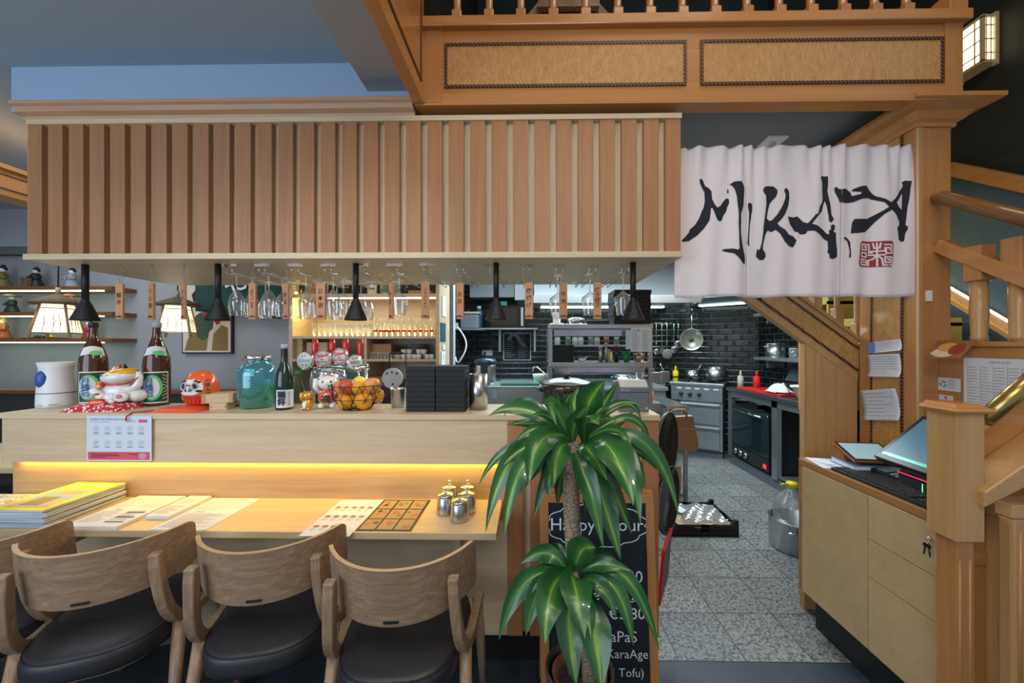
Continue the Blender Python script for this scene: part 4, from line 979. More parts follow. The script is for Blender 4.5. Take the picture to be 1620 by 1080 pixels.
# hygiene poster
Yp_=YC-.0105; a=P(137.5,657,Yp_); b=P(240,729,Yp_)
t=thing('hygiene_poster','white notice with ten round icons and a pink strip taped to the bar front','poster',((a.x+b.x)/2,Yp_,(a.z+b.z)/2))
W_=(b.x-a.x)/2; HH_=(a.z-b.z)/2
MB().box(-W_,W_,-.0008,0.0008,-HH_,HH_).build('sheet',mat('poster_paper',(.62,.68,.80),.5),t)
M=frameM(V(0,-.0012,0),V(1,0,0),V(0,0,1)); m=MB()
def R(x0,x1,y0,y1,mi=0): 
    m.mi=mi; m.add([M@V(x0,y0,0),M@V(x1,y0,0),M@V(x1,y1,0),M@V(x0,y1,0)],[(0,1,2,3)],False)
pw=2*W_; ph=2*HH_
fx=lambda u:-W_+u*pw; fy=lambda v:HH_-v*ph
R(fx(.02),fx(.975),fy(.975),fy(.80),1)
text_mb(m,'UNSERE GASTFREUNDSCHAFT',M@Matrix.Translation((fx(.045),fy(.085),0)),size=.0125,align='LEFT',mi=0)
for (u0,u1,v,c) in ((.045,.36,.135,1),(.59,.72,.09,0),(.61,.76,.115,0),(.61,.70,.14,2)): R(fx(u0),fx(u1),fy(v+.008),fy(v),c)
R(fx(.80),fx(.935),fy(.15),fy(.085),1)
for r_ in range(2):
    for c_ in range(5):
        cx=fx(.145+.175*c_); cy=fy(.29+.31*r_); rr=.0118
        ring=[(cx+rr*math.cos(2*PI*i/24),cy+rr*math.sin(2*PI*i/24)) for i in range(24)]; m.mi=2; stroke(m,ring,.0008,M,True)
        m.mi=2; s_=c_+r_*5
        stroke(m,[(cx-.006,cy-.004),(cx-.002,cy+.005),(cx+.003,cy-.002),(cx+.006,cy+.004)] if s_%2 else [(cx-.005,cy+.003),(cx,cy-.005),(cx+.006,cy+.003),(cx-.002,cy+.004)],.002,M)
        if s_ in (5,7): stroke(m,[(cx-.007,cy-.007),(cx+.007,cy+.007)],.001,M); 
        for k in range(2 if r_ else 3): wl=.014-.002*((k+c_)%3); R(cx-wl,cx+wl,cy-rr-.006-.0032*k,cy-rr-.0045-.0032*k,0 if k==0 else 2)
for k,(u0,u1) in enumerate(((.06,.48),(.06,.52),(.06,.30))): R(fx(u0),fx(u1),fy(.855+.035*k),fy(.843+.035*k),3)
R(fx(.65),fx(.78),fy(.862),fy(.85),3)
cx,cy=fx(.86),fy(.89); m.mi=4; m.add([M@V(cx+.018*math.cos(2*PI*i/20),cy+.0135*math.sin(2*PI*i/20),.0001) for i in range(20)],[tuple(range(20))],False)
m.build('printed_content',[ink,redp,inkl,paper,mat('poster_pink',(.55,.30,.36),.7)],t)
# ============ things on the eating ledge (z = .72)
ZL=.7203
def lines(m,M,x0,x1,y0,y1,n,mi=0,th=.0026,seed=1,gap=()):
    rr=random.Random(seed); m.mi=mi
    for i in range(n):
        if i in gap: continue
        y=y1-(y1-y0)*(i+.5)/n; xe_=x0+(x1-x0)*rr.uniform(.55,1)
        m.add([M@V(x0,y,0),M@V(xe_,y,0),M@V(xe_,y+th,0),M@V(x0,y+th,0)],[(0,1,2,3)],False)
def rect(m,M,x0,x1,y0,y1,mi,z=0):
    m.mi=mi; m.add([M@V(x0,y0,z),M@V(x1,y0,z),M@V(x1,y1,z),M@V(x0,y1,z)],[(0,1,2,3)],False)
# magazines: ten in the stack, the yellow one on top
mags=[(-1.955,1.505,.225,.285)]
cols=[(.30,.36,.42),(.50,.52,.55),(.12,.22,.35),(.45,.45,.42),(.60,.60,.62),(.20,.32,.45),(.5,.48,.45),(.35,.42,.5),(.62,.6,.55),(.8,.62,.02)]
tm_=None
for i in range(10):
    z=ZL+i*.0072; lv='yellow covered magazine with a landscape photo, top of the tall stack on the ledge' if i==9 else '%s magazine from the bottom of the tall stack under the yellow cover'%('lowest','second','third','fourth','fifth','sixth','seventh','eighth','ninth')[i]
    t=thing('magazine',lv,'magazine',(-1.945+.006*math.sin(i*2.3),1.508+.004*math.cos(i*1.7),z),.03*math.sin(i*1.3),'magazines stacked on the ledge')
    MB().box(-.112,.112,-.140,.140,.0006,.0062).build('pages',mat('page_edge_%d'%(i%3),[(.45,.52,.60),(.55,.60,.66),(.38,.47,.58)][i%3],.7),t)
    c=MB(); c.box(-.113,.113,-.1405,.1405,.0062,.0069).box(-.113,.113,-.1405,.1405,0,.0006).box(-.1135,-.1125,-.1405,.1405,0,.0069); c.build('cover',mat('cover_%d'%i,cols[i],.35),t)
    if i==9:
        m=MB(); M=Matrix.Translation((0,0,.0071)); rect(m,M,-.085,.085,-.118,.055,0); rect(m,M,-.085,.085,-.118,-.04,1,.0001); rect(m,M,-.05,.03,-.10,-.02,2,.0002); rect(m,M,-.04,.06,.0,.045,3,.0002)
        text_mb(m,'NOVUSS',M@Matrix.Translation((.0,.10,.0002)),size=.05,mi=4,bold=.001); m.build('cover_print',[mat('cover_sky',(.15,.42,.60),.4),mat('cover_sand',(.45,.38,.25),.4),mat('cover_dark',(.06,.09,.06),.4),mat('cover_skin',(.55,.32,.2),.4),mat('cover_white_ink',(.85,.83,.75),.5)],t)
for i in range(2):
    t=thing('newspaper',('folded cream local newspaper lying at the far left of the ledge','folded newspaper under the top one at the far left of the ledge')[1-i],'newspaper',(-2.255-.01*i,1.50,ZL+.054*0+i*.009),.06*i-.05,'newspapers at the left end of the ledge')
    MB().box(-.18,.18,-.135,.145,0,.0085).build('sheets',mat('newsprint',(.60,.60,.52),.8),t,bevel=.002)
    if i==1:
        m=MB(); M=Matrix.Translation((0,0,.0088)); text_mb(m,'Bon Gourmet\nSaga',M@Matrix.Translation((.02,.09,0)),size=.045,mi=0); rect(m,M,-.16,-.06,.01,.05,1); rect(m,M,-.16,.14,-.12,-.02,2)
        text_mb(m,'GOURMET',M@Matrix.Translation((.05,.02,0)),size=.035,mi=3); m.build('printed_content',[mat('news_green',(.12,.22,.1),.8),redp,mat('news_photo',(.18,.23,.2),.8),inkl],t)
# paper menus
def menu(name,label,x0,x1,y0,y1,h,fn,sheet=paperc,rz=0,group='paper menus on the ledge'):
    t=thing(name,label,'menu',((x0+x1)/2,(y0+y1)/2,ZL),rz,group); w=(x1-x0)/2; d=(y1-y0)/2
    MB().box(-w,w,-d,d,0,h).build('sheet',sheet,t)
    m=MB(); fn(m,Matrix.Translation((0,0,h+.0003)),w,d); m.build('printed_content',[ink,inkl,redp,mat('photo_brown',(.35,.16,.08),.5),mat('photo_green',(.14,.22,.05),.5),mat('photo_blue',(.08,.16,.35),.5),mat('menu_dark',(.035,.03,.022),.5),mat('photo_cream',(.36,.25,.15),.5)],t); return t
def f1(m,M,w,d):
    lines(m,M,-w+.015,w*.0,.02,d-.02,9,1,.002,3); lines(m,M,w*.1,w-.015,.02,d-.02,9,1,.002,4)
    lines(m,M,-w+.015,-.005,-d+.03,-.01,12,0,.0018,5); lines(m,M,.012,w-.015,-d+.05,-.01,10,1,.0025,6)
    for q_ in range(3): rect(m,M,w*.15,w*.85,-.03-.04*q_,-.018-.04*q_,1)
    text_mb(m,'Menu',M@Matrix.Translation((-.04,.0,0)),size=.018)
menu('paper_menu','stack of large white printed menus beside the magazines',-1.768,-1.555,1.368,1.652,.010,f1)
def f2(m,M,w,d):
    lines(m,M,-w+.01,w-.01,-d+.02,d-.035,13,0,.003,9,(5,)); text_mb(m,'DRINKS',M@Matrix.Translation((0,d-.018,0)),size=.015)
menu('paper_menu','narrow pad of drink lists between the two large paper menus',-1.532,-1.436,1.452,1.65,.012,f2)
def f3(m,M,w,d):
    lines(m,M,-w+.015,w-.015,.02,d-.03,8,1,.002,13); lines(m,M,-w+.015,w-.015,-d+.015,-.005,16,0,.0016,14)
    text_mb(m,'SUSHI   SASHIMI   MAKI',M@Matrix.Translation((0,d-.018,0)),size=.012); text_mb(m,'Mittag',M@Matrix.Translation((-.05,.008,0)),size=.016)
menu('paper_menu','single large menu sheet right of the drink lists',-1.425,-1.212,1.366,1.65,.0015,f3)
def f4(m,M,w,d):
    cs=[3,7,3,3,2, 2,5,3,4,7, 3,3,5,6,6]
    for r_ in range(3):
        for c_ in range(5):
            cx=-w+.025+c_*(2*w-.05)/4; cy=d-.075-.082*r_
            if r_==2 and c_==4: continue
            m.mi=cs[r_*5+c_]; m.add([M@V(cx+.013*math.cos(2*PI*i/12),cy+.010*math.sin(2*PI*i/12)+.002*math.sin(i*2.3),0) for i in range(12)],[tuple(range(12))],False)
            m.mi=2; m.add([M@V(cx-.004+.006*math.cos(2*PI*i/8),cy+.006+.004*math.sin(2*PI*i/8),.0002) for i in range(8)],[tuple(range(8))],False)
            lines(m,M,cx-.013,cx+.013,cy-.035,cy-.014,4,1,.0014,r_*5+c_)
    lines(m,M,-w+.03,-w+.09,d-.03,d-.02,1,1); m.mi=2; stroke(m,[(w-.03+.011*math.cos(2*PI*i/16),d-.025+.008*math.sin(2*PI*i/16)) for i in range(16)],.002,M,True)
menu('sushi_menu_sheet','white sushi menu with small dish photos hanging over the ledge edge',-.838,-.652,1.33,1.64,.0012,f4,sheet=paper)
def f5(m,M,w,d):
    rr=random.Random(5)
    for r_ in range(3):
        for c_ in range(3):
            x0=-w+.008+c_*(2*w-.01)/3; y0=-d+.008+r_*(2*d-.01)/3; W2=(2*w-.01)/3-.008; H2=(2*d-.01)/3-.008
            rect(m,M,x0,x0+W2,y0,y0+H2,7,.0001); 
            for k in range(4):
                cx=x0+W2*rr.uniform(.2,.8); cy=y0+H2*rr.uniform(.2,.8); m.mi=rr.choice([3,3,4,2,6,3]); 
                m.add([M@V(cx+W2*.16*math.cos(2*PI*i/9),cy+H2*.14*math.sin(2*PI*i/9),.0002+.00005*k) for i in range(9)],[tuple(range(9))],False)
menu('photo_menu','dark menu sheet with a grid of nine dish photos on the ledge',-.648,-.440,1.372,1.645,.002,f5,sheet=mat('menu_dark',(.035,.03,.022),.5))
# sugar / sauce pots
sp=None
for i,(px,Y,lb) in enumerate(((727,1.465,'steel lidded condiment pot, nearest of the five on the ledge'),(705,1.525,'steel lidded condiment pot at the left of the group of five'),(739,1.535,'steel lidded condiment pot, middle right of the five'),(711,1.61,'steel lidded condiment pot at the back left of the five'),(740,1.615,'steel lidded condiment pot at the back right of the five'))):
    x=at(px,Y)
    if sp is None:
        sp=thing('condiment_pot',lb,'pot',(x,Y,ZL),0,'condiment pots on the ledge')
        MB().lathe([(0,0),(.035,0),(.037,.003),(.037,.014),(.0325,.068),(.031,.07),(0,.07)],n=36).build('pot_body',steel,sp)
        l=MB().lathe([(0,.0705),(.0325,.0705),(.0325,.076),(.030,.079),(.008,.084),(0,.084)],n=36).build('lid',steel,sp)
        MB().lathe([(0,.083),(.004,.083),(.004,.089),(.006,.090),(.006,.102),(.005,.104),(0,.104)],n=16).build('knob',chrome,l)
    else: dup(sp,(x,Y,ZL),i*.5,lb)
# ============ chalkboard in front of the slatted end
cx0=P(852,900,1.51).x; cx1=P(1040,900,1.51).x; zb0=.055; zb1=.81
t=thing('chalkboard_stand','tall framed chalkboard stand with happy hour writing against the bar end','sign',((cx0+cx1)/2,1.51,0))
t.rotation_euler=(-.09,0,0); t.location.y=1.47
hw=(cx1-cx0)/2
def fr_rect(o,i_,z0,z1,y0,y1,nm,mt,par,bev=.003):
    for a in ((-o,-i_,z0,z1),(i_,o,z0,z1)): MB().box(a[0],a[1],y0,y1,a[2],a[3]).build(nm,mt,par,bevel=bev)
fr_rect(hw-.008,hw-.042,.0,zb1-.02,-.012,.012,'side_rail',honeyZ,t)
MB().box(-hw+.008,hw-.008,-.0125,.0125,zb1-.045,zb1-.012).build('top_rail',honeyX,t,bevel=.003)
MB().box(-hw+.042,hw-.042,-.0125,.0115,.035,.068).build('bottom_rail',honeyX,t,bevel=.003)
MB().box(-hw+.04,hw-.04,-.004,.004,.06,zb1-.04).build('board',chalkbd,t)
bk=MB(); bk.bar((-hw+.015,.03,zb1-.012),(-hw+.015,.115,.012),.03,.018,(1,0,0)); bk.build('rear_leg',honeyZ,t,bevel=.002); bk=MB(); bk.bar((hw-.012,.03,zb1-.012),(hw-.012,.115,.012),.03,.018,(1,0,0)); bk.build('rear_leg',honeyZ,t,bevel=.002); MB().box(-hw,hw,.02,.045,zb1-.02,zb1).build('rear_top_rail',honeyX,t,bevel=.003)
Mb=frameM(V(0,-.0046,0),V(1,0,0),V(0,0,1)); m=MB()
def bpix(px,py):
    # board coordinates of a mark seen at px,py
    return ((px-946)/ (1025-864)*2*(hw-.042), .068+(1069-py)/(1069-797)*(zb1-.045-.068))
cl=[]
cc=bpix(945,832); 
for i in range(97):
    a=2*PI*i/96; k=1+.075*abs(math.sin(a*6.5)); cl.append((cc[0]+.196*k*math.cos(a),cc[1]+.083*k*math.sin(a)))
stroke(m,cl,.0035,Mb)
def tx(s_,px,py,size,al='CENTER',b=-.0002,rot=0): p=bpix(px,py); text_mb(m,s_,Mb@Matrix.Translation((p[0],p[1],0))@Matrix.Rotation(rot,4,'Z')@Matrix.Shear('XZ',4,(0,0)),size=size,align=al,bold=b)
tx('Happy  Hour',945,832,.072,b=-.0002); tx('Asahi',888,885,.05); tx('Wein',895,912,.05); tx('€1.90',1020,911,.066,'RIGHT'); tx('Sake  €2.90',1022,938,.062,'RIGHT'); tx('€3.80',1022,966,.062,'RIGHT')
tx('Bier + TaPaS',945,1000,.06); tx('(Edamame/KaraAge',948,1025,.048); tx('/Agemi Tofu)',1018,1052,.046,'RIGHT')
stroke(m,[(bpix(985+4*i,947)[0],bpix(0,947+(-1)**i*1.2)[1]) for i in range(10)],.003,Mb)
m.build('chalk_writing',chalk,t)
# ============ dracaena in pots
px0,py0=.165,1.215
t=thing('potted_dracaena','tall dracaena with glossy striped leaves on two bare canes in a dark planter','plant',(px0,py0,0))
MB().lathe([(0,0),(.085,0),(.092,.01),(.108,.335),(.112,.345),(.112,.36),(.104,.36),(.100,.33),(.09,.2),(0,.2)],n=40).build('planter',potout,t)
MB().lathe([(0,.21),(.075,.21),(.086,.335),(.09,.345),(.084,.347),(.078,.325),(0,.32)],n=36).build('inner_pot',terra,t)
MB().lathe([(.081,.322),(.06,.328),(.03,.325),(0,.33)],n=24).build('soil',soil,t)
def wp(px,py,Y): v=P(px,py,Y); return v-V(px0,py0,0)
MB().tube([V(-.01,.02,.31),V(-.03,.0,.6),wp(908,880,1.2),wp(904,800,1.2),wp(903,735,1.2),wp(904,700,1.2)],[.027,.027,.0265,.0265,.025,.02],18).build('cane',trunkM,t)
MB().tube([V(.03,-.03,.31),wp(932,1040,1.17),wp(915,960,1.17),wp(905,905,1.17)],[.024,.024,.022,.018],16).build('cane',trunkM,t)
def leaf(m,b,c,tip,w,fold=.18,n=14,k=5):
    b,c,tip=Vector(b),Vector(c),Vector(tip); base=len(m.v); vs=[];fs=[]
    rr=random.Random(int(abs(tip.x*1e5+tip.z*1e4))); ph=rr.uniform(0,6)
    for i in range(n+1):
        s=i/n; p=b*(1-s)**2+c*2*s*(1-s)+tip*s*s; T=((c-b)*(1-s)+(tip-c)*s); T.normalize()
        Rf=V(0,-1,.55); S=T.cross(Rf); 
        if S.length<.15: S=V(1,0,0)
        S.normalize(); Nn=S.cross(T).normalized()
        ww=w*min(1,(.22+1.6*s))*(1-max(0,(s-.45)/.55)**1.7)*1.0 if s<1 else 0
        ww=max(ww,.0008)
        for j in range(k+1):
            u=j/k; a=(u-.5)*2
            vs.append(p+S*a*ww/2 + Nn*(-(1-abs(a))*ww*fold + .06*ww*math.sin(ph+s*9+a*2)))
            m.uv[base+len(vs)-1]=(u,s)
    for i in range(n):
        for j in range(k): a=i*(k+1)+j; fs.append((a,a+1,a+k+2,a+k+1))
    m.add(vs,fs,True)
def crown(specs,name,cx,cy,Yc,t):
    m=MB()
    for (b,c,e,w,yc,ye) in specs:
        leaf(m,wp(b[0],b[1],Yc),wp(c[0],c[1],yc),wp(e[0],e[1],ye),w*1.0*1.15/585)
    return m
up=[((895,705),(800,665),(768,842),34,1.16,1.12),((893,708),(812,690),(797,850),32,1.10,1.05),((890,700),(795,680),(757,768),17,1.25,1.25),
((892,695),(840,620),(773,657),30,1.25,1.22),((895,690),(830,600),(797,658),18,1.3,1.3),((900,688),(855,595),(880,672),26,1.2,1.12),((898,690),(845,665),(836,766),42,1.05,.98),
((905,702),(880,690),(876,768),42,1.08,1.0),((897,725),(862,735),(869,787),22,1.12,1.10),((905,712),(925,720),(955,868),34,1.10,1.03),((932,700),(975,672),(1002,800),54,1.04,.95),
((940,700),(1000,668),(1013,828),36,1.08,1.02),((935,730),(952,770),(982,885),40,1.14,1.10),((928,700),(1040,640),(1074,818),28,1.15,1.12),((930,692),(1015,620),(1030,712),16,1.25,1.22),
((925,690),(1000,600),(1015,668),16,1.3,1.3),((925,672),(925,628),(958,602),46,1.15,1.10),((930,672),(955,640),(977,604),18,1.22,1.2),((925,702),(925,640),(948,672),42,1.06,1.0),
((905,695),(885,650),(882,622),32,1.22,1.2),((930,705),(1010,690),(1022,775),20,1.2,1.2),((893,702),(830,690),(797,735),24,1.18,1.14),((900,708),(845,725),(822,782),20,1.2,1.2),
((890,690),(860,660),(800,672),22,1.28,1.3),((915,690),(950,640),(985,640),22,1.3,1.32),((900,690),(850,640),(850,690),22,1.3,1.3),((935,698),(1010,690),(1040,745),22,1.2,1.16),
((925,705),(960,740),(1000,845),34,1.2,1.2),((912,680),(905,640),(915,612),24,1.3,1.34),((905,700),(870,690),(852,640),24,1.32,1.36),((920,690),(960,680),(1005,650),24,1.34,1.4),((900,712),(885,745),(882,800),24,1.25,1.28),((915,715),(935,750),(925,810),24,1.26,1.3),((893,700),(850,650),(812,705),15,1.22,1.2),((898,695),(870,640),(838,660),15,1.22,1.18),((930,695),(985,650),(1000,720),15,1.1,1.05),((928,690),(960,620),(1012,640),13,1.25,1.22),((900,700),(872,700),(850,800),22,1.18,1.15),((935,705),(985,720),(1005,790),18,1.18,1.16),((902,690),(880,650),(905,620),20,1.25,1.22),((918,690),(940,650),(975,665),16,1.1,1.04),((895,715),(860,745),(845,820),20,1.22,1.2),((925,712),(955,790),(952,840),22,1.2,1.2),((908,700),(900,670),(930,640),30,1.16,1.1),((915,705),(930,690),(960,760),34,1.1,1.02)]
crown(up,'u',0,0,1.2,t).build('upper_leaves',leafM,t,norm=False)
lo=[((900,912),(820,880),(789,1012),34,1.14,1.1),((900,912),(845,905),(832,1006),36,1.12,1.08),((905,908),(865,905),(862,1018),52,1.05,.98),((910,905),(905,895),(925,1010),50,1.04,.97),
((905,925),(895,980),(912,1085),44,1.1,1.05),((925,930),(945,980),(952,1095),50,1.08,1.02),((922,905),(1000,860),(1043,1028),26,1.12,1.1),((925,912),(985,895),(1002,1022),30,1.1,1.08),
((920,918),(955,905),(975,978),26,1.1,1.08),((908,908),(915,860),(942,866),50,1.12,1.08),((900,905),(880,860),(862,872),30,1.2,1.22),((900,908),(870,850),(823,892),30,1.18,1.2),((895,912),(870,895),(838,906),26,1.16,1.16),
((915,905),(950,880),(1000,903),22,1.14,1.12),((895,910),(850,905),(806,950),20,1.2,1.22),((915,905),(945,870),(975,885),34,1.22,1.26),((905,905),(885,880),(895,865),34,1.22,1.26),((912,915),(930,960),(935,1010),30,1.1,1.06),((1000,1010),(998,1030),(985,1042),12,1.08,1.08)]
crown(lo[:-1],'l',0,0,1.17,t).build('lower_leaves',leafM,t,norm=False)
# ============ under the canopy: pendants, tags, glass racks, glasses
zc=zs0-.0045
pd=None
names=['above the white purifier','above the lucky cat and jar','above the fruit basket','above the steel cylinder','right above the receipt printer']
for i,px in enumerate((135,345,563,785,1001.5)):
    Y=1.724; x=at(px,Y); lb='small black cone pendant lamp, '+names[i]
    if pd is None:
        pd=thing('cone_pendant_lamp',lb,'lamp',(x,Y,zc),0,'black cone pendants under the canopy')
        MB().lathe([(0,0),(.013,0),(.013,-.165),(0,-.165)],n=20).build('rod',blackmetal,pd)
        s_=MB().lathe([(.0125,-.160),(.0135,-.172),(.020,-.185),(.050,-.262),(.051,-.266),(.047,-.262),(.018,-.19),(0,-.188)],n=36).build('cone_shade',blackmetal,pd)
        MB().lathe([(0,-.257),(.042,-.257),(.040,-.252),(0,-.251)],n=24).build('bulb',lampin,s_)
    else: dup(pd,(x,Y,zc),0,lb)
tags=[(190,-.05,'鰻\n丼'),(240,-.28,'う\nな\n重'),(291,-.52,'お\n好\n焼'),(400,-.15,'よ\nう\nこ\nそ'),(453,-.45,'枝\n豆'),(508,-.1,'日\n本\n酒'),(619,-.8,'梅\n酒'),(673,.25,'い\nら\nっ\nし\nゃ\nい'),(728,-.3,'天\n丼'),(837,-.15,'唐\n揚\nげ'),(891,.3,'牛\n丼'),(945,-.12,'焼\nき\n餃\n子')]
where=['leftmost, beside the first cone lamp','second from the left, turned half away','third from the left, seen on edge, by the lantern','in front of the first hanging wine glasses','seen nearly on edge among the wine glasses','wide and pale, facing front, reading nihonshu','seen on edge, right of the middle cone lamp','with a long row of small letters, over the bento boxes','in front of the dark tiles, over the steel cylinder','just right of the fourth cone lamp','in front of the bright hood, beside the large glass','rightmost, in front of the steel pass shelf']
Y=1.705
for i,(px,rz,tx_) in enumerate(tags):
    x=at(px,Y); t=thing('hanging_wooden_tag','hanging cedar tag, '+where[i],'sign',(x,Y,zc),rz,'cedar tags hanging from the canopy')
    k=.023 if i in (5,) else .0185; top=-.095; bot=-.262
    o=MB().box(-k,k,-.005,.005,bot,top).build('tag_board',tagw,t,bevel=.001)
    m=MB(); n=tx_.count('\n')+1; sz=min(.026,.125/n*.8)
    text_mb(m,tx_,frameM(V(0,-.0054,top-.072),V(1,0,0),V(0,0,1)),size=sz,mi=0,spacing=1.25 if n<4 else .95,bold=.0003)
    text_mb(m,'miku',frameM(V(0,-.0054,bot+.013),V(1,0,0),V(0,0,1)),size=.017,mi=0,bold=.0006); m.build('writing',mat('burnt_ink',(.05,.02,.012),.8),o)
    MB().tube([V(0,0,top-.01),V(-.008,0,top+.02),V(-.003,0,-.025),V(0,0,-.018),V(.003,0,-.025),V(.008,0,top+.02),V(0,0,top-.01)],.0011,5).build('string',mat('tag_string',(.35,.28,.2),.9),t)
    MB().tube([V(0,0,0),V(0,0,-.006),V(.006,0,-.011),V(.005,0,-.019),V(-.001,0,-.022),V(-.006,0,-.017)],.0013,6).build('hook',brass,t)
rk=None; rx=[]
for i in range(13):
    px=364+i*(989-364)/12; x=at(px,1.76); rx.append(x); lb='pair of chrome glass rails under the canopy, '+('first on the left','second','third','fourth','fifth','sixth','seventh','eighth','ninth','tenth','eleventh','twelfth','last on the right')[i]+('' if i in(0,12) else ' from the left')
    if rk is None:
        rk=thing('stemware_rack',lb,'rack',(x,1.76,zc),0,'chrome glass racks under the canopy'); w=.0175
        for s_ in (-1,1): MB().tube([V(s_*w,.48,-.002),V(s_*w,.48,-.035),V(s_*w,0,-.035),V(s_*w*.9,-.006,-.03),V(s_*w*.9,-.006,-.002)],.0022,7).build('rail',chrome,rk)
        MB().box(-.038,.038,-.010,-.002,-.004,0).build('mounting_plate',chrome,rk); MB().box(-.038,.038,.476,.484,-.004,0).build('mounting_plate',chrome,rk)
    else: dup(rk,(x,1.76,zc),0,lb)
def hang_glass(kind,x,Y,label,group):
    t=thing(kind,label,'glass',(x,Y,zc-.032),0,group)
    if kind=='wine_glass':
        o=[(0,0),(.030,0),(.030,-.002),(.006,-.006),(.0032,-.012),(.0030,-.075),(.005,-.080),(.016,-.092),(.0275,-.112),(.0335,-.140),(.033,-.165),(.0275,-.205)]
        i_=[]
    else:
        o=[(0,0),(.034,0),(.034,-.002),(.006,-.006),(.0035,-.012),(.0032,-.085),(.008,-.092),(.040,-.118),(.042,-.128),(.031,-.205)]
        i_=[]
    MB().lathe(o+i_,n=28).build('glass_body',glass,t); return t
wg=None; rows={0:[1.80,1.90,2.0],1:[1.80,1.90,2.0,2.1],2:[1.84,1.94,2.04,2.14],3:[1.80,1.90,2.0,2.1,2.19]}
nm=['first','second','third','fourth','fifth']
for r_,ys in rows.items():
    for k,Y in enumerate(ys):
        lb='upside down wine glass, %s from the front in the %s rack from the left'%(nm[k],nm[r_])
        if wg is None: wg=hang_glass('wine_glass',rx[r_],Y,lb,'wine glasses hanging on the left')
        else: dup(wg,(rx[r_],Y,zc-.032),0,lb)
bg=None
for r_,Y,lb in ((5,1.82,'single large wine glass hanging right of the middle cone lamp'),(10,1.86,'large wine glass hanging behind the tag with two letters, by the hood'),(11,1.82,'large wine glass hanging partly behind the rightmost tag'),(12,1.80,'large wine glass hanging beside the rightmost cone lamp')):
    if bg is None: bg=hang_glass('large_wine_glass',rx[r_],Y,lb,'large wine glasses hanging on the right')
    else: dup(bg,(rx[r_],Y,zc-.032),0,lb)
# ============ noren
YN=1.722; n0=P(1067,468,YN).x; n1=P(1446,468,YN).x; zN1=P(1250,233,YN).z; zN0=P(1250,470,YN).z
Wn=n1-n0; Hn=zN1-zN0
t=thing('noren_curtain','white cotton doorway curtain with brushed black letters and a red seal','curtain',((n0+n1)/2,YN,zN1))
def uv2(px,py,cr): # crop coordinates -> cloth u,v
    if cr==7: X_=1060+px/4.155; Y_=220+py/4.155
    else: X_=1240+px/4.155; Y_=220+py/4.155
    return ((X_-1067)/(1446-1067),(Y_-233)/(470-233))
cuts=[0,(1180-1067)/379,(1328-1067)/379,1]
def cloth(u,v,i=None):
    if i is None: i=0 if u<cuts[1] else (1 if u<cuts[2] else 2)
    g=math.exp(-v*5)
    y=.006*math.sin(u*41)*(.5+.5*v)+.010*math.sin(u*17+1)*v+.012*g*math.sin(u*95+2*math.sin(u*20))+.004*math.sin(u*61+v*3)
    uu=(u-cuts[i])/(cuts[i+1]-cuts[i])
    if v>.12: y+= (-.003*(1-min(1,uu*9)) if i>0 else 0)*min(1,(v-.12)*3) + (.007*(1-min(1,max(0,1-uu)*9)) if i<2 else 0)*min(1,(v-.12)*3)
    z=-Hn*v-.004*math.sin(u*36)*g - .003*math.sin(u*23)
    return (-Wn/2+Wn*u,y-.01,z)
for k in range(3):
    m=MB(); a,b=cuts[k],cuts[k+1]+(.009 if k<2 else 0)
    m.grid(lambda u,v:cloth(a+(b-a)*u,v,k),46,40); m.build('cloth_panel',clothM,t,solid=.0015,norm=False)
MB().tube([V(-Wn/2-.006,.012,-.022),V(Wn/2+.01,.012,-.022)],.007,10).build('curtain_rod',dkwood,t)
def ink_poly(mb,pts,mi=0,off=-.0022):
    bm=bmesh.new(); vs=[bm.verts.new((u,v,0)) for u,v in pts]
    try: f=bm.faces.new(vs)
    except Exception: bm.free(); return
    f.normal_update(); bmesh.ops.triangulate(bm,faces=[f])
    us=[p[0] for p in pts]; vv=[p[1] for p in pts]
    g=min(us); k=math.ceil(g/.0067)
    while k*.0067<max(us):
        bmesh.ops.bisect_plane(bm,geom=bm.verts[:]+bm.edges[:]+bm.faces[:],plane_co=(k*.0067,0,0),plane_no=(1,0,0)); k+=1
    k=math.ceil(min(vv)/.05)
    while k*.05<max(vv):
        bmesh.ops.bisect_plane(bm,geom=bm.verts[:]+bm.edges[:]+bm.faces[:],plane_co=(0,k*.05,0),plane_no=(0,1,0)); k+=1
    bm.verts.index_update(); mb.mi=mi
    out=[]
    for v in bm.verts: c=cloth(v.co.x,v.co.y); out.append((c[0],c[1]+off,c[2]))
    mb.add(out,[tuple(q.index for q in f_.verts) for f_ in bm.faces],True); bm.free()
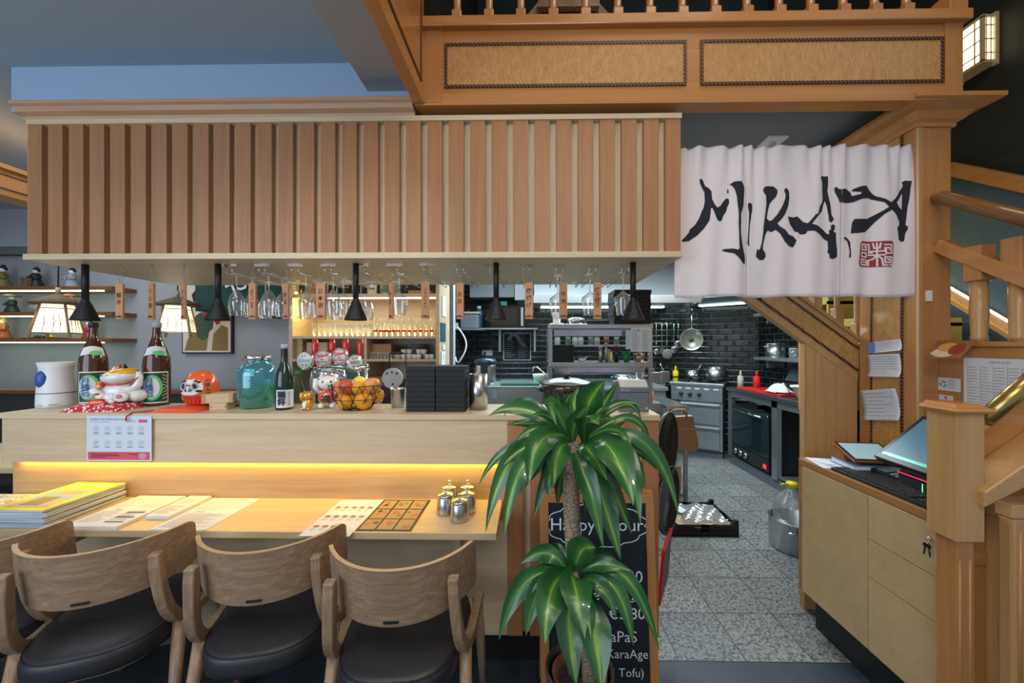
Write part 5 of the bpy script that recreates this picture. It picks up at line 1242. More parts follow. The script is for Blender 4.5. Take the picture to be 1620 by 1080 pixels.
L_=[ # crop 7
(7,[(185,268),(200,263),(212,280),(225,310),(250,328),(265,350),(268,400),(285,438),(305,458),(325,445),(350,410),(365,395),(380,398),(384,425),(370,455),(365,480),(345,510),(335,540),(320,548),(303,535),(290,505),(272,462),(260,458),(258,490),(250,540),(215,590),(175,630),(120,665),(85,670),(73,662),(95,640),(120,610),(125,590),(160,560),(185,520),(200,480),(215,450),(222,410),(220,350),(205,325),(190,295)]),
(7,[(372,340),(376,332),(381,345),(380,360),(373,366),(370,352)]),
(7,[(386,302),(415,286),(455,290),(478,315),(482,335),(478,380),(474,440),(462,475),(452,500),(452,560),(450,600),(455,655),(470,715),(488,765),(490,800),(485,825),(465,815),(440,790),(405,760),(365,750),(333,737),(352,728),(400,728),(432,735),(440,725),(438,680),(437,620),(434,560),(436,500),(430,440),(425,380),(415,335),(402,312)]),
(7,[(506,425),(522,418),(538,430),(538,470),(532,490),(528,520),(520,560),(516,620),(514,660),(516,700),(508,702),(498,680),(504,655),(508,600),(512,540),(514,480),(505,450)]),
(7,[(603,335),(615,315),(640,310),(675,315),(698,340),(700,360),(690,385),(665,410),(650,430),(640,470),(632,520),(650,538),(668,535),(700,500),(730,450),(748,405),(752,375),(742,350),(748,335),(762,335),(775,355),(778,400),(770,450),(750,500),(725,535),(700,558),(715,580),(750,605),(775,635),(810,645),(831,668),(820,700),(805,718),(775,708),(745,680),(715,625),(690,600),(665,612),(640,600),(625,625),(610,690),(608,720),(625,745),(630,770),(612,792),(585,792),(562,768),(570,718),(582,728),(590,715),(600,680),(608,620),(612,560),(622,480),(628,420),(625,370),(612,358)]),
(8,[(20,518),(60,522),(88,514),(105,535),(118,552),(140,562),(160,540),(185,508),(190,500),(203,500),(210,475),(222,440),(240,425),(248,395),(245,330),(246,285),(226,260),(240,245),(282,250),(284,300),(280,345),(290,400),(300,440),(305,500),(322,530),(305,553),(288,540),(285,500),(275,440),(264,408),(250,440),(240,475),(215,500),(200,518),(175,550),(165,566),(200,575),(250,600),(275,625),(288,628),(288,600),(300,598),(300,572),(315,562),(330,575),(326,598),(318,612),(336,620),(336,650),(340,700),(345,730),(346,775),(318,790),(290,785),(285,755),(275,745),(280,720),(278,672),(258,662),(225,635),(180,610),(140,612),(128,632),(100,633),(92,618),(70,612),(55,590),(35,565)]),
(8,[(326,328),(340,320),(348,335),(365,342),(400,338),(412,348),(428,355),(436,370),(440,384),(490,375),(500,362),(470,358),(438,352),(450,338),(500,322),(535,318),(565,350),(600,380),(640,400),(680,424),(710,400),(745,355),(768,330),(775,312),(770,290),(785,282),(800,290),(822,292),(812,330),(805,400),(795,450),(790,500),(782,575),(795,585),(792,605),(780,625),(772,678),(755,680),(738,665),(735,615),(728,590),(740,575),(745,550),(725,510),(705,485),(685,472),(640,500),(600,545),(560,592),(530,618),(470,628),(432,628),(440,560),(455,535),(500,535),(545,530),(590,505),(630,480),(665,455),(640,425),(600,408),(550,395),(500,405),(450,425),(400,430),(370,430),(358,422),(345,390),(330,355)]),
(8,[(768,365),(750,390),(720,425),(740,450),(762,470),(766,420)]),
(8,[(380,655),(395,650),(415,665),(428,685),(430,720),(434,760),(430,792),(420,780),(425,750),(418,710),(410,680),(395,668)]),
(8,[(92,645),(97,640),(94,655)])]
m=MB()
for cr,pts in L_:
    if pts[0]==(768,365): continue
    ink_poly(m,[uv2(a,b,cr) for a,b in pts])
m.build('brush_lettering',inkb,t,norm=False)
m=MB(); ink_poly(m,[uv2(a,b,8) for a,b in [(768,365),(750,390),(720,425),(740,450),(762,470),(766,420)]],off=-.0028); 
m.build('letter_gap',clothM,t,norm=False)
m=MB(); ink_poly(m,[uv2(a,b,8) for a,b in [(498,690),(512,676),(685,675),(697,688),(692,830),(682,843),(500,843),(487,830)]]); m.build('seal_ground',sealred,t,norm=False)
m=MB()
def sl(pts,w=9):
    for (a,b),(c,d) in zip(pts,pts[1:]):
        dx,dy=c-a,d-b; L=math.hypot(dx,dy); nx,ny=-dy/L*w/2,dx/L*w/2; ex,ey=dx/L*w/2,dy/L*w/2
        ink_poly(m,[uv2(*p,8) for p in [(a-ex+nx,b-ey+ny),(c+ex+nx,d+ey+ny),(c+ex-nx,d+ey-ny),(a-ex-nx,b-ey-ny)]],off=-.003)
for s_ in ([(510,735),(510,697),(563,697),(563,750),(580,750)],[(528,712),(545,712),(545,732),(515,732)],[(508,752),(508,778),(545,778),(545,752),(508,752)],[(535,795),(505,795),(505,830),(548,830),(548,800)],[(520,812),(535,812)],
  [(585,690),(590,720),(615,720),(620,690)],[(603,690),(603,835)],[(575,740),(640,740),(640,720)],[(560,765),(640,765)],[(600,770),(585,790),(560,800),(560,832)],[(606,770),(625,790),(630,832),(655,832)],
  [(640,700),(682,700),(682,755),(645,755),(645,720),(668,720),(668,735)],[(640,780),(682,780),(682,832),(672,832)],[(640,780),(640,815),(668,815),(668,795),(655,795)]): sl(s_)
m.build('seal_characters',clothM,t,norm=False)
# ============ back bar shelving
YBk=2.90; sx0=at(457,YBk); sx1=P(695,500,YBk).x; zz=lambda py,Y=YBk:P(600,py,Y).z
t=thing('back_bar_shelf','open pale wooden shelf unit full of glasses behind the bar','shelf unit',((sx0+sx1)/2,3.08,0))
bx('side_panel',sx0,sx0+.028,YBk,3.27,0,2.15,bamboo,t); bx('side_panel',sx1-.028,sx1,YBk,3.27,0,2.15,bamboo,t)
bx('back_panel',sx0+.028,sx1-.028,3.25,3.27,0,2.15,bamboo,t)
zA=zz(470); zB=zz(531.5); zC_=zz(568); xd=at(580,YBk)
bx('shelf_board',sx0+.028,sx1-.028,YBk,3.249,zA,zA+.028,bamboo,t); bx('shelf_board',sx0+.028,sx1-.028,YBk,3.249,zB-.02,zB,bamboo,t)
bx('shelf_board',xd,sx1-.028,YBk,3.249,zC_-.018,zC_,bamboo,t); bx('shelf_board',sx0+.028,xd-.02,YBk,3.249,zC_-.018,zC_,bamboo,t); bx('divider',xd-.02,xd,YBk,3.249,.9,zB-.021,bamboo,t)
bx('light_strip',sx0+.3,sx1-.03,YBk+.012,YBk+.024,zA-.010,zA-.001,ledW,t); bx('worktop',sx0+.028,sx1-.028,YBk-.02,3.249,.87,.90,steelD,t)
bx('dark_top_back',sx0+.03,sx1-.03,3.23,3.249,zA+.03,2.14,blackr,t)
gl=None; i=0
G='beer glasses on the back bar shelf'
def tumbler(name,r,h,label,group,m_=glass,handle=False):
    t=thing(name,label,'glass',(0,0,0),0,group); MB().lathe([(0,.004),(r*.8,.004),(r*.8,0),(r*.86,0),(r,h)],n=18).build('glass_body',m_,t)
    if handle: MB().tube([V(r*.9,0,h*.8),V(r*1.5,0,h*.75),V(r*1.5,0,h*.3),V(r*.87,0,h*.25)],.004,6).build('handle',m_,t)
    return t
n=0
for row,Y in enumerate((2.97,3.07,3.17)):
    for k in range(11):
        x=at(497,2.97)+k*.0445+row*.012
        if x>xd+.03: break
        lb='small beer glass on the lit shelf, %s row, %s from the left'%(('front','middle','back')[row],ORD[k])
        if gl is None: gl=tumbler('beer_glass',.0185,.105,lb,G); gl.location=(x,Y,zB)
        else: dup(gl,(x,Y,zB),.1*k,lb)
tl=None
for row,Y in enumerate((2.96,3.08)):
    for k in range(11):
        x=at(594,2.96)+k*.0455+row*.012
        if x>sx1-.055: break
        lb='tall long drink glass with red band, %s row, %s from the left'%(('front','back')[row],ORD[k])
        if tl is None:
            tl=tumbler('long_drink_glass',.0165,.165 if row else .15,lb,'tall glasses on the back bar shelf'); tl.location=(x,Y,zB)
            MB().lathe([(.0165*.90,.035),(.0165*.92,.05)],n=18).build('red_band',mat('glass_print',(.4,.03,.03),.5),tl)
        else: dup(tl,(x,Y,zB),.1*k,lb)
def jarobj(name,x,Y,z,r,h,m_,label,lidm=None,cat='jar',group=None):
    t=thing(name,label,cat,(x,Y,z),0,group); MB().lathe([(0,0),(r,0),(r,h*.72),(r*.75,h*.82),(r*.7,h*.85),(0,h*.85)],n=22).build('body',m_,t)
    MB().lathe([(0,h*.851),(r*.78,h*.851),(r*.78,h*.97),(r*.3,h),(0,h)],n=18).build('lid',lidm or m_,t); return t
t=jarobj('ceramic_jug',at(589,2.98),2.98,zA+.028,.036,.12,porc,'white ceramic jug with black lettering on the top shelf, right of the middle lamp',cat='jug')
m=MB(); text_mb(m,'COFFEE',frameM(V(0,-.0368,.045),V(1,0,0),V(0,0,1)),size=.02,bold=.0006); m.build('lettering',inkb,t)
t=jarobj('glass_jar',at(608,2.99),2.99,zA+.028,.033,.11,glassG,'clear glass storage jar beside the white jug on the top shelf')
t=jarobj('glass_jar',at(628,3.0),3.0,zA+.028,.03,.105,glassG,'clear glass storage jar behind the edge-on tag, top shelf')
jarobj('teapot',at(645,2.99),2.99,zA+.028,.028,.08,blackg,'small black teapot on the top shelf of the back bar',cat='teapot')
t=thing('cardboard_tray','orange brown cardboard tray on the top shelf under the lettered tag','tray',(at(667,3.0),3.0,zA+.028)); MB().box(-.09,.09,-.06,.06,0,.03).build('tray_body',kraft,t,bevel=.002); MB().box(-.085,.085,-.055,.055,.03,.031).build('contents',cardb,t)
for i,px in enumerate((480,512,528,548,565)):
    jarobj('dark_bottle',at(px,3.0),3.0,zA+.028,.026,.17-.01*i,blackg if i%2 else greenglass,'dark spirit bottle on the top shelf, '+['leftmost','second','middle','fourth','rightmost'][i]+' of five behind the wine glasses',greyl,'bottle','spirit bottles on the top shelf')
# masu boxes left compartment
mb_=None; k=0
spots_=[(476,0),(476,1),(476,2),(476,3),(496,0),(496,1),(496,2),(515,0),(515,1),(515,2),(534,1),(534,0)]
nmz=['lowest','second lowest','second highest','top']
cn={476:'left',496:'second',515:'third',534:'right'}
for px,l in spots_:
    lb='cedar cup box, %s in the %s pile on the lower left shelf'%(nmz[l],cn[px]); x=at(px,2.98)
    if mb_ is None: mb_=masu('measuring_cup_box',x,2.98,zC_,0,lb,.072,.044); mb_['group']='cedar cup boxes on the lower shelf'
    else: dup(mb_,(x,2.98,zC_+l*.0445),0,lb)
t=thing('cedar_box_stack','flat cedar lid box with stacked rims right of the beer tap handles','box',(at(605,3.02),3.04,zC_)); m=MB()
for q_ in range(5): m.box(-.10,.09,-.07,.07,.012+.0205*q_,.030+.0205*q_)
m.box(-.095,.085,-.065,.065,0,.115); m.build('box_body',tagw,t); MB().box(-.1,.09,-.07,.07,.1155,.121).build('lid',tagw,t)
sg=None
for k in range(9):
    x=at(588,2.94)+k*.027
    if sg is None: sg=tumbler('shot_glass',.012,.055,'small shot glass on the lower back bar shelf, first from the left','shot glasses on the lower shelf'); sg.location=(x,2.93,zC_)
    else: dup(sg,(x,2.93,zC_),0,'small shot glass on the lower back bar shelf, %s from the left'%ORD[k])
cup=None
for k,(px,l,h_) in enumerate(((630,0,1),(639,1,0),(639,0,0),(648,1,0),(648,0,0),(656,0,0),(663,0,1),(663,1,1),(676,0,0),(671,1,0),(683,0,0))):
    lb='small white cup on the lower shelf, %s in the %s pile'%(('bottom','upper')[l],ORD[[630,639,648,656,663,671,676,683].index(px)]) if k not in (0,) else 'small white cup standing alone at the left of the white cups'
    if cup is None:
        cup=thing('white_cup',lb,'cup',(at(px,2.95),2.95,zC_),0,'white cups on the lower shelf'); MB().lathe([(0,0),(.017,0),(.024,.038),(.022,.038),(.015,.004),(0,.004)],n=18).build('cup_body',porc,cup); MB().tube([V(.02,0,.032),V(.032,0,.028),V(.03,0,.012),V(.018,0,.010)],.0028,6).build('handle',porc,cup)
    else: dup(cup,(at(px,2.95),2.95+.0*l,zC_+.039*l),.4*k,lb)
t=thing('plate_stack','stack of grey blue plates at the back of the lower shelf','plates',(at(660,3.12),3.14,zC_)); m=MB()
for q_ in range(7): m.lathe([(0,.018*q_),(.05,.018*q_),(.085,.018*q_+.012),(.083,.018*q_+.014),(0,.018*q_+.004)],n=24)
m.build('plates',mat('slate_plate',(.22,.25,.28),.3),t)
t=thing('black_tray','black tray and screen edge leaning at the back of the back bar worktop','tray',(xd-.19,3.1,.90)); MB().box(-.36,.14,.1,.12,0,.33).build('tray_board',mat('teal_panel',(.08,.20,.24),.3),t); MB().box(-.37,.15,.098,.122,.33,.345).build('rim',blackp,t)
t=thing('coffee_grinder','black coffee grinder body with a round grey dial face and a wire handle','machine',(at(627,2.5),2.5,.92*0+.0))
t.location=(at(624,2.28),2.28,.9205)
MB().box(-.075,.075,-.02,.14,0,.30).build('body',blackp,t,bevel=.02)
MB().lathe([(0,0),(.062,0),(.062,.02),(0,.02)],c=(0,-.021,.29),n=28,sharp=True,M=Matrix.Rotation(PI/2,3,'X')).build('dial_face',greyl,t)
m=MB()
for a,b in ((-.03,.03),(0,.038),(.03,.03),(.005,-.035)): m.lathe([(0,0),(.006,0),(.006,.002),(0,.002)],c=(a,-.0415,.29+b),n=12,sharp=True,M=Matrix.Rotation(PI/2,3,'X'))
m.build('dial_dots',blackr,t)
MB().tube([V(-.05,.05,.30),V(-.05,.05,.44),V(.05,.05,.44),V(.06,.05,.30)],.004,8).build('wire_handle',blackmetal,t); MB().tube([V(-.04,.05,.441),V(.04,.05,.441)],.008,10).build('grip',blackp,t)
for s_ in (-1,1): MB().tube([V(s_*.085,-.03,0),V(s_*.085,-.03,.27)],.006,8).build('side_post',greyl,t)
t=thing('paper_towel_box','brown cardboard box on the back bar worktop, right of the taps','box',(at(608,3.02),3.02,.9003)); MB().box(-.085,.09,-.09,.1,0,.26).build('box_body',kraft,t); MB().box(-.085,.09,-.0905,-.09,.12,.14).build('tape',cardb,t)
# papers pinned on the shelf unit side
for i,(y0,y1,z0p,z1p,mm,lb) in enumerate(((2.98,3.12,468,500,paper,'white envelope pinned on the shelf unit side, uppermost'),(2.93,3.10,511,540,mat('teal_card',(.01,.09,.14),.5),'dark teal card on the shelf unit side, under the envelope'),(3.0,3.08,545,553,paper,'small white switch card on the side of the shelf unit'),(2.95,3.08,556,580,paper,'white notice low on the shelf unit side above the bento boxes'))):
    X_=sx1+.002; t=thing('pinned_card',lb,'paper',(X_,(y0+y1)/2,P(703,z1p,3.03).z),0,'cards pinned on the shelf unit side')
    hh_=P(703,z0p,3.03).z-P(703,z1p,3.03).z; MB().box(0,.004,-(y1-y0)/2,(y1-y0)/2,0,hh_).build('card',mm,t)
    if i==3: MB().box(.004,.0045,-.005,.005,hh_*.5,hh_*.8).build('mark',inkb,t)
# ============ beer tower
T0=2.12; tx0=at(520,T0)
t=thing('beer_tower','chrome beer tap tower with four red handles and round badges','beer tap',(tx0,T0,.92))
MB().lathe([(0,0),(.10,0),(.11,.02),(.105,.30),(.095,.345),(.06,.365),(0,.37)],n=36,sx=1.0,sy=.6).build('tower_body',chrome,t)
MB().tube([V(-.06,-.03,.355),V(.0,-.045,.375),V(.10,-.03,.37),V(.17,-.06,.36),V(.26,-.07,.372)],.018,14).build('tap_arm',chrome,t)
lab=['MIKUDESSER','Stiegl\nBIO ZWICKL','Stiegl\nGOLDBRÄU','WEISSBIER']
for i,(hx,bx_,by_,br) in enumerate(((503,485,570,.052),(530,513,566.5,.050),(551,540,563.5,.048),(574,560,573,.045))):
    X=at(hx,T0)-tx0; zb_=P(hx,578,T0-.03).z-.92; zt_=P(hx,535,T0-.03).z-.92
    if i==3: zb_-=.02
    h=MB().lathe([(0,0),(.008,0),(.010,.02),(.016,.075),(.018,.13),(.014,.155),(0,.162)],c=(X,-.03,zt_-.162),n=20).build('tap_handle',redg,t)
    MB().tube([V(X,-.03,zt_-.160),V(X,-.03,.36)],.006,8).build('handle_stem',chrome,h)
    bc=P(bx_,by_,T0-.07); c=V(bc.x-tx0,-.07,bc.z-.92); rz=(-.15,-.1,-.1,.85)[i]
    Mr=Matrix.Rotation(rz,3,'Z')@Matrix.Rotation(PI/2,3,'X')
    bd=MB().lathe([(0,0),(br*.96,0),(br,.006),(br,.012),(br*.96,.016),(0,.016)],c=c,n=36,M=Mr).build('badge',chrome,t)
    fc=c+Mr@V(0,0,.0165)
    MB().lathe([(0,0),(br*.9,0),(br*.9,.001),(0,.001)],c=fc,n=36,M=Mr).build('badge_face',porc,bd)
    m=MB(); 
    M4=frameM(fc+Mr@V(0,0,.0015),Mr@V(1,0,0),Mr@V(0,1,0))
    if i in (1,2):
        stroke(m,[(br*.8*math.cos(2*PI*k/32),br*.8*math.sin(2*PI*k/32)) for k in range(32)],.0035,M4,True)
        text_mb(m,'Stiegl',M4@Matrix.Translation((0,.014,0))@Matrix.Rotation(.15,4,'Z'),size=.030,mi=0,bold=.0012); 
        m.mi=0; m.add([M4@V(-.012,-.004,0),M4@V(.012,-.0,0),M4@V(.004,-.010,0),M4@V(-.006,-.010,0)],[(0,1,2,3)],False)
        text_mb(m,'BIO ZWICKL' if i==1 else 'GOLDBRÄU',M4@Matrix.Translation((0,-.020,0)),size=.011,mi=1,bold=.0004)
        mats_=[redp,ink]
    else:
        rect(m,M4,-br*.62,br*.62,-.007,.007,0); 
        for (a,b) in ((-.012,.022),(.006,.024),(-.01,-.022),(.012,-.024)): m.mi=1; m.add([M4@V(a+.004*math.cos(k),b+.004*math.sin(k),0) for k in range(6)],[tuple(range(6))],False)
        mats_=[skyblue if i==0 else inkl,mat('badge_navy',(.03,.05,.15),.5)]
        text_mb(m,'MIKUBRAU' if i==0 else 'WEISSBIER',M4@Matrix.Translation((0,0,.0003)),size=.012,mi=2,bold=.0003); mats_.append(paper)
    m.build('badge_print',mats_,bd)
MB().box(-.06,-.02,-.045,-.035,.0,.36).build('dark_post',blackp,t)
for s_ in (.20,.245): MB().tube([V(s_,-.065,.365),V(s_+.01,-.075,.30),V(s_+.018,-.08,.25)],.006,8).build('spout',chrome,t)
t=thing('plastic_bottle','clear plastic oil bottle with a green cap behind the green sake bottle','bottle',(at(468,1.97),1.99,.9205)); MB().lathe([(0,0),(.036,0),(.038,.01),(.037,.05),(.034,.06),(.037,.07),(.038,.20),(.03,.26),(.015,.31),(.012,.33),(0,.33)],n=24).build('bottle_body',mat('oil_plastic',(.30,.27,.12),.1,trans=.75,ior=1.3),t); MB().lathe([(0,.33),(.015,.33),(.015,.352),(0,.352)],n=16).build('cap',mat('green_cap',(.02,.25,.06),.4),t)
t=thing('dark_teacup','dark round teacup with a pale handle behind the basket rim','cup',(at(591,2.05),2.0,.9205)); MB().lathe([(0,0),(.04,0),(.042,.16),(.03,.17),(.045,.20),(.045,.235),(.04,.235),(0,.225)],n=24).build('cup_body',blackg,t); MB().tube([V(.044,0,.225),V(.066,0,.22),V(.064,0,.19),V(.045,0,.19)],.005,8).build('handle',porc,t)
# ============ far left room: shelves and figures
Yw=3.5
rx_end=P(176,455,3.28).x
SH=[]
for i,(py,nm_) in enumerate(((455.5,'top'),(496,'middle'),(538,'bottom'))):
    z=P(100,py,3.28).z; SH.append(z+.017)
    t=thing('wall_shelf','long brown floating shelf with light strip, %s of three on the far left wall'%nm_,'shelf',(-4.0,3.4,z),0,'floating shelves on the far left wall')
    bx('shelf_board',-5.1,rx_end,3.28,3.4995,z-.017,z+.017,mat('shelf_brown',(.22,.075,.02),.35,noise=.2,nscale=20),t,bevel=.002); bx('light_strip',-5.1,rx_end-.12,3.30,3.33,z-.024,z-.0175,ledG,t)
def figure(px,z,h,robe,headc,hair,label,hat=None,name='figurine',gap=0):
    x=at(px,3.38); t=thing(name,label,'figurine',(x,3.38,z+.0003)); s=h
    MB().lathe([(0,0),(.30*s,0),(.27*s,.12*s),(.16*s,.45*s),(.19*s,.6*s),(.13*s,.70*s),(.05*s,.74*s),(0,.74*s)],n=18).build('robe',robe,t)
    hd=MB().ell((0,-.01*s,.82*s),(.115*s,.11*s,.13*s)).build('head',headc,t)
    if hair: MB().ell((0,.02*s,.87*s),(.14*s,.13*s,.12*s)).ell((0,.03*s,1.0*s),(.07*s,.07*s,.05*s)).build('hair',hair,hd)
    if hat: MB().lathe([(0,.93*s),(.34*s,.90*s),(.33*s,.93*s),(.06*s,1.06*s),(0,1.07*s)],n=20).build('hat',hat,hd)
    MB().tube([V(-.15*s,-.05*s,.6*s),V(-.26*s,-.14*s,.45*s),V(-.08*s,-.2*s,.42*s)],[.06*s,.07*s,.04*s],8).build('sleeve',robe,t)
    MB().tube([V(.15*s,-.05*s,.6*s),V(.26*s,-.14*s,.45*s),V(.08*s,-.2*s,.42*s)],[.06*s,.07*s,.04*s],8).build('sleeve',robe,t); return t
kg=mat('gold_kimono',(.20,.17,.05),.5,noise=.8,nscale=60); kb=mat('dark_kimono',(.02,.02,.018),.5,noise=.5,nscale=50); kw=mat('grey_kimono',(.30,.33,.40),.6,noise=.4,nscale=30); kgn=mat('green_robe',(.015,.04,.03),.5); kr=mat('orange_kimono',(.45,.12,.03),.5,noise=.7,nscale=50)
straw=mat('straw_hat',(.25,.15,.08),.8)
figure(4,SH[0],.21,kg,porc,blackg,'seated doll in a dark gold kimono on the top shelf, at the left edge')
figure(57,SH[0],.19,kb,skin,blackg,'dark warrior doll on a chest in the middle of the top shelf'); 
t=thing('small_chest','small dark chest beside the warrior doll on the top shelf','chest',(at(48,3.33),3.33,SH[0]+.0003)); MB().box(-.055,.0,-.03,.01,0,.085).build('chest_body',dkwood,t,bevel=.003); MB().box(-.035,-.02,-.031,-.03,.03,.06).build('plate',brass,t)
figure(114,SH[0],.185,kw,porc,blackg,'doll in a pale grey kimono on the top shelf near the first lamp')
figure(19,SH[1],.17,kgn,porc,None,'green monk figure with a wide straw hat on the middle shelf, left',straw)
figure(113,SH[1],.17,kgn,porc,None,'green monk figure with an orange hat, partly behind the paper lantern',mat('orange_hat',(.5,.12,.05),.7))
t=thing('ceramic_turtle','small pale and black ceramic pot on the middle shelf behind the lantern roof','figurine',(at(62,3.36),3.36,SH[1]+.0003)); MB().ell((0,0,.045),(.07,.045,.045)).build('body',mat('pale_green_ceramic',(.35,.4,.33),.4),t); MB().lathe([(0,.075),(.05,.075),(.04,.10),(0,.11)],n=18).build('lid',blackg,t)
figure(5,SH[2],.19,kr,porc,mat('yellow_hair',(.7,.45,.05),.5),'doll in an orange kimono with yellow headdress on the bottom shelf')
figure(141,SH[2],.17,mat('red_blue_kimono',(.4,.02,.05),.5,noise=.8,nscale=30),porc,blackg,'red and blue kimono doll on the bottom shelf behind the first cone lamp')
t=thing('lacquer_tray','dark lacquer tray with small green pieces on the bottom shelf','tray',(at(78,3.36),3.36,SH[2]+.0003)); MB().box(-.20,.13,-.05,.06,0,.008).build('tray_board',mat('lacquer',(.05,.02,.01),.3),t,bevel=.002); MB().ell((-.02,0,.018),(.05,.02,.012)).ell((-.11,0,.02),(.03,.02,.014)).build('green_pieces',green2,t); MB().ell((.045,-.02,.018),(.018,.015,.012)).build('orange_piece',yellowg,t)
# lanterns
def lantern(px,pyt,pyb,Y,label,s=1.0):
    x=at(px,Y); zt_=P(px,pyt,Y).z; z0=P(px,pyb,Y).z; h=zt_-z0
    t=thing('paper_lantern',label,'lamp',(x,Y,z0),.5,'rustic paper lanterns'); a=.085*s; b=.125*s
    MB().add([V(q_*a,w_*a,h) for q_,w_ in((-1,-1),(1,-1),(1,1),(-1,1))]+[V(q_*b,w_*b,.03) for q_,w_ in((-1,-1),(1,-1),(1,1),(-1,1))],[(0,1,5,4),(1,2,6,5),(2,3,7,6),(3,0,4,7),(4,5,6,7)],False).build('paper_shade',shade,t)
    for q_,w_ in((-1,-1),(1,-1),(1,1),(-1,1)): MB().tube([V(q_*a*1.02,w_*a*1.02,h),V(q_*(b+.012),w_*(b+.012),-.01)],.011*s,8).build('corner_post',dkwoodZ,t)
    m=MB()
    for zz_,k in ((.03,b),(h*.88,a+.004)):
        for (p,q_) in (((-k,-k),(k,-k)),((k,-k),(k,k)),((k,k),(-k,k)),((-k,k),(-k,-k))): m.tube([V(*p,zz_),V(*q_,zz_)],.003,5)
    m.build('cross_slats',dkwood,t)
    m=MB()
    for f in (-.45,.15,.55):
        for sd in (0,1):
            def W(u,v,sd=sd): k=b+(a-b)*v; p=V(u*k,-k-.002,.03+(h-.03)*v); return p if sd==0 else V(-p.y,p.x,p.z)
            m.tube([W(f,.02),W(f+.03,.35),W(f-.05,.6)],.0016,5); m.tube([W(f+.02,.25),W(f+.2,.5)],.0012,5)
    m.build('twig_pattern',dkwood,t)
    MB().lathe([(0,h+.0),(.205*s,h+.002),(.21*s,h+.012),(.10*s,h+.050),(.03*s,h+.075),(0,h+.075)],n=8).build('roof',mat('bark_roof',(.12,.085,.05),.9,noise=.5,nscale=60,bump=.6),t)
    MB().lathe([(0,h+.07),(.014,h+.07),(.014,h+.125),(0,h+.125)],n=10).build('top_peg',dkwoodZ,t)
    MB().tube([V(0,0,h+.12),V(.003,0,h+.4),V(-.002,0,h+.8),V(0,0,ZC-z0)],.004,6).build('cord',blackp,t); return t
lantern(92,482,533,2.62,'large lit paper lantern with bark roof hanging before the left shelves',.70)
lantern(281,484,531,3.05,'smaller lit paper lantern with bark roof beside the framed picture',.78)
# picture & banner
t=thing('framed_picture','black framed print of a figure in a green and gold robe on the grey wall','picture',(at(328,3.49),3.49,1.2)); 
x0=at(288,3.47);x1=at(367,3.47); z1=P(330,446,3.47).z; z0=P(330,559,3.47).z; w2=(x1-x0)/2; hh_=z1-z0; cxm=(x0+x1)/2; t.location=(cxm,3.4985,z0)
MB().box(-w2,w2,-.03,0,0,hh_).build('frame',blackp,t,bevel=.002)
MB().box(-w2+.012,w2-.012,-.032,-.030,.012,hh_-.012).build('print_paper',skin,t)
Mp=frameM(V(-w2,-.0325,0),V(1,0,0),V(0,0,1)); m=MB(); W2=2*w2
def pg(pts,mi): m.mi=mi; m.add([Mp@V(a*W2,b*hh_,.0002*mi) for a,b in pts],[tuple(range(len(pts)))],False)
pg([(.06,.04),(.12,.2),(.25,.33),(.42,.28),(.6,.33),(.8,.40),(.93,.36),(.93,.04)],0)
pg([(.30,.24),(.25,.38),(.27,.52),(.38,.58),(.55,.55),(.64,.45),(.62,.33),(.52,.22),(.42,.18)],1)
pg([(.36,.56),(.48,.60),(.62,.57),(.74,.50),(.78,.42),(.70,.40),(.6,.50)],2)
pg([(.70,.40),(.55,.30),(.50,.04),(.6,.04),(.64,.28),(.78,.38)],3)
pg([(.20,.82),(.24,.72),(.32,.72),(.33,.84),(.27,.88)],4)
m.build('print_figure',[olive,green2,mat('print_red',(.42,.03,.03),.8),mat('print_skin',(.62,.52,.44),.8),blackr],t)
t=thing('kana_banner','dark green cloth banner with white brushed kana above the framed picture','banner',(at(380,3.36),3.36,P(380,440,3.36).z+.12)); xb0=at(309,3.36)-t.location.x; xb1=at(443,3.36)-t.location.x; h0=P(380,492,3.36).z-t.location.z; h1=P(380,504,3.36).z-t.location.z
m=MB(); m.grid(lambda u,v:(xb0+(xb1-xb0)*u,.01*math.sin(u*14),(h0+(h1-h0)*u)*v),30,6); m.build('cloth',greenfab,t,solid=.003,norm=False)
m=MB(); text_mb(m,'や',frameM(V((xb1+xb0)/2+.0,-.016,h0*.52),V(1,0,0),V(0,0,1)),size=.24,bold=.002); text_mb(m,'。',frameM(V(xb0+.5,-.016,h0*.86),V(1,0,0),V(0,0,1)),size=.14); text_mb(m,'魚',frameM(V(xb1-.1,-.016,h0*.86),V(1,0,0),V(0,0,1)),size=.09); m.build('kana',paper,t)
MB().tube([V(xb0-.02,0,0),V(xb1+.02,0,0)],.006,8).build('hanging_rod',dkwood,t)
# bench behind the bar at left
t=thing('booth_bench','dark woven bench back with a brown top rail at the far left','bench',(-3.6,2.95,0)); bx('backrest',-5.0,-2.35,2.9,2.98,.42,1.02,mat('woven_dark',(.025,.028,.028),.8,noise=.6,nscale=60,bump=.4),t,bevel=.01); bx('top_rail',-5.0,-2.35,2.885,2.995,1.02,1.055,mat('rail_brown',(.14,.05,.02),.4),t,bevel=.006); bx('seat',-5.0,-2.35,2.5,2.9,.0,.45,blackr,t,bevel=.01)
t=thing('dining_table','pale wooden table edge visible behind the left end of the bar','table',(-3.3,2.15,0)); bx('tabletop',-4.2,-2.55,1.95,2.45,.72,.75,tablewood,t,bevel=.003); 
for x_ in (-4.1,-2.7): bx('leg',x_,x_+.05,2.15,2.2,0,.72,blackp,t)
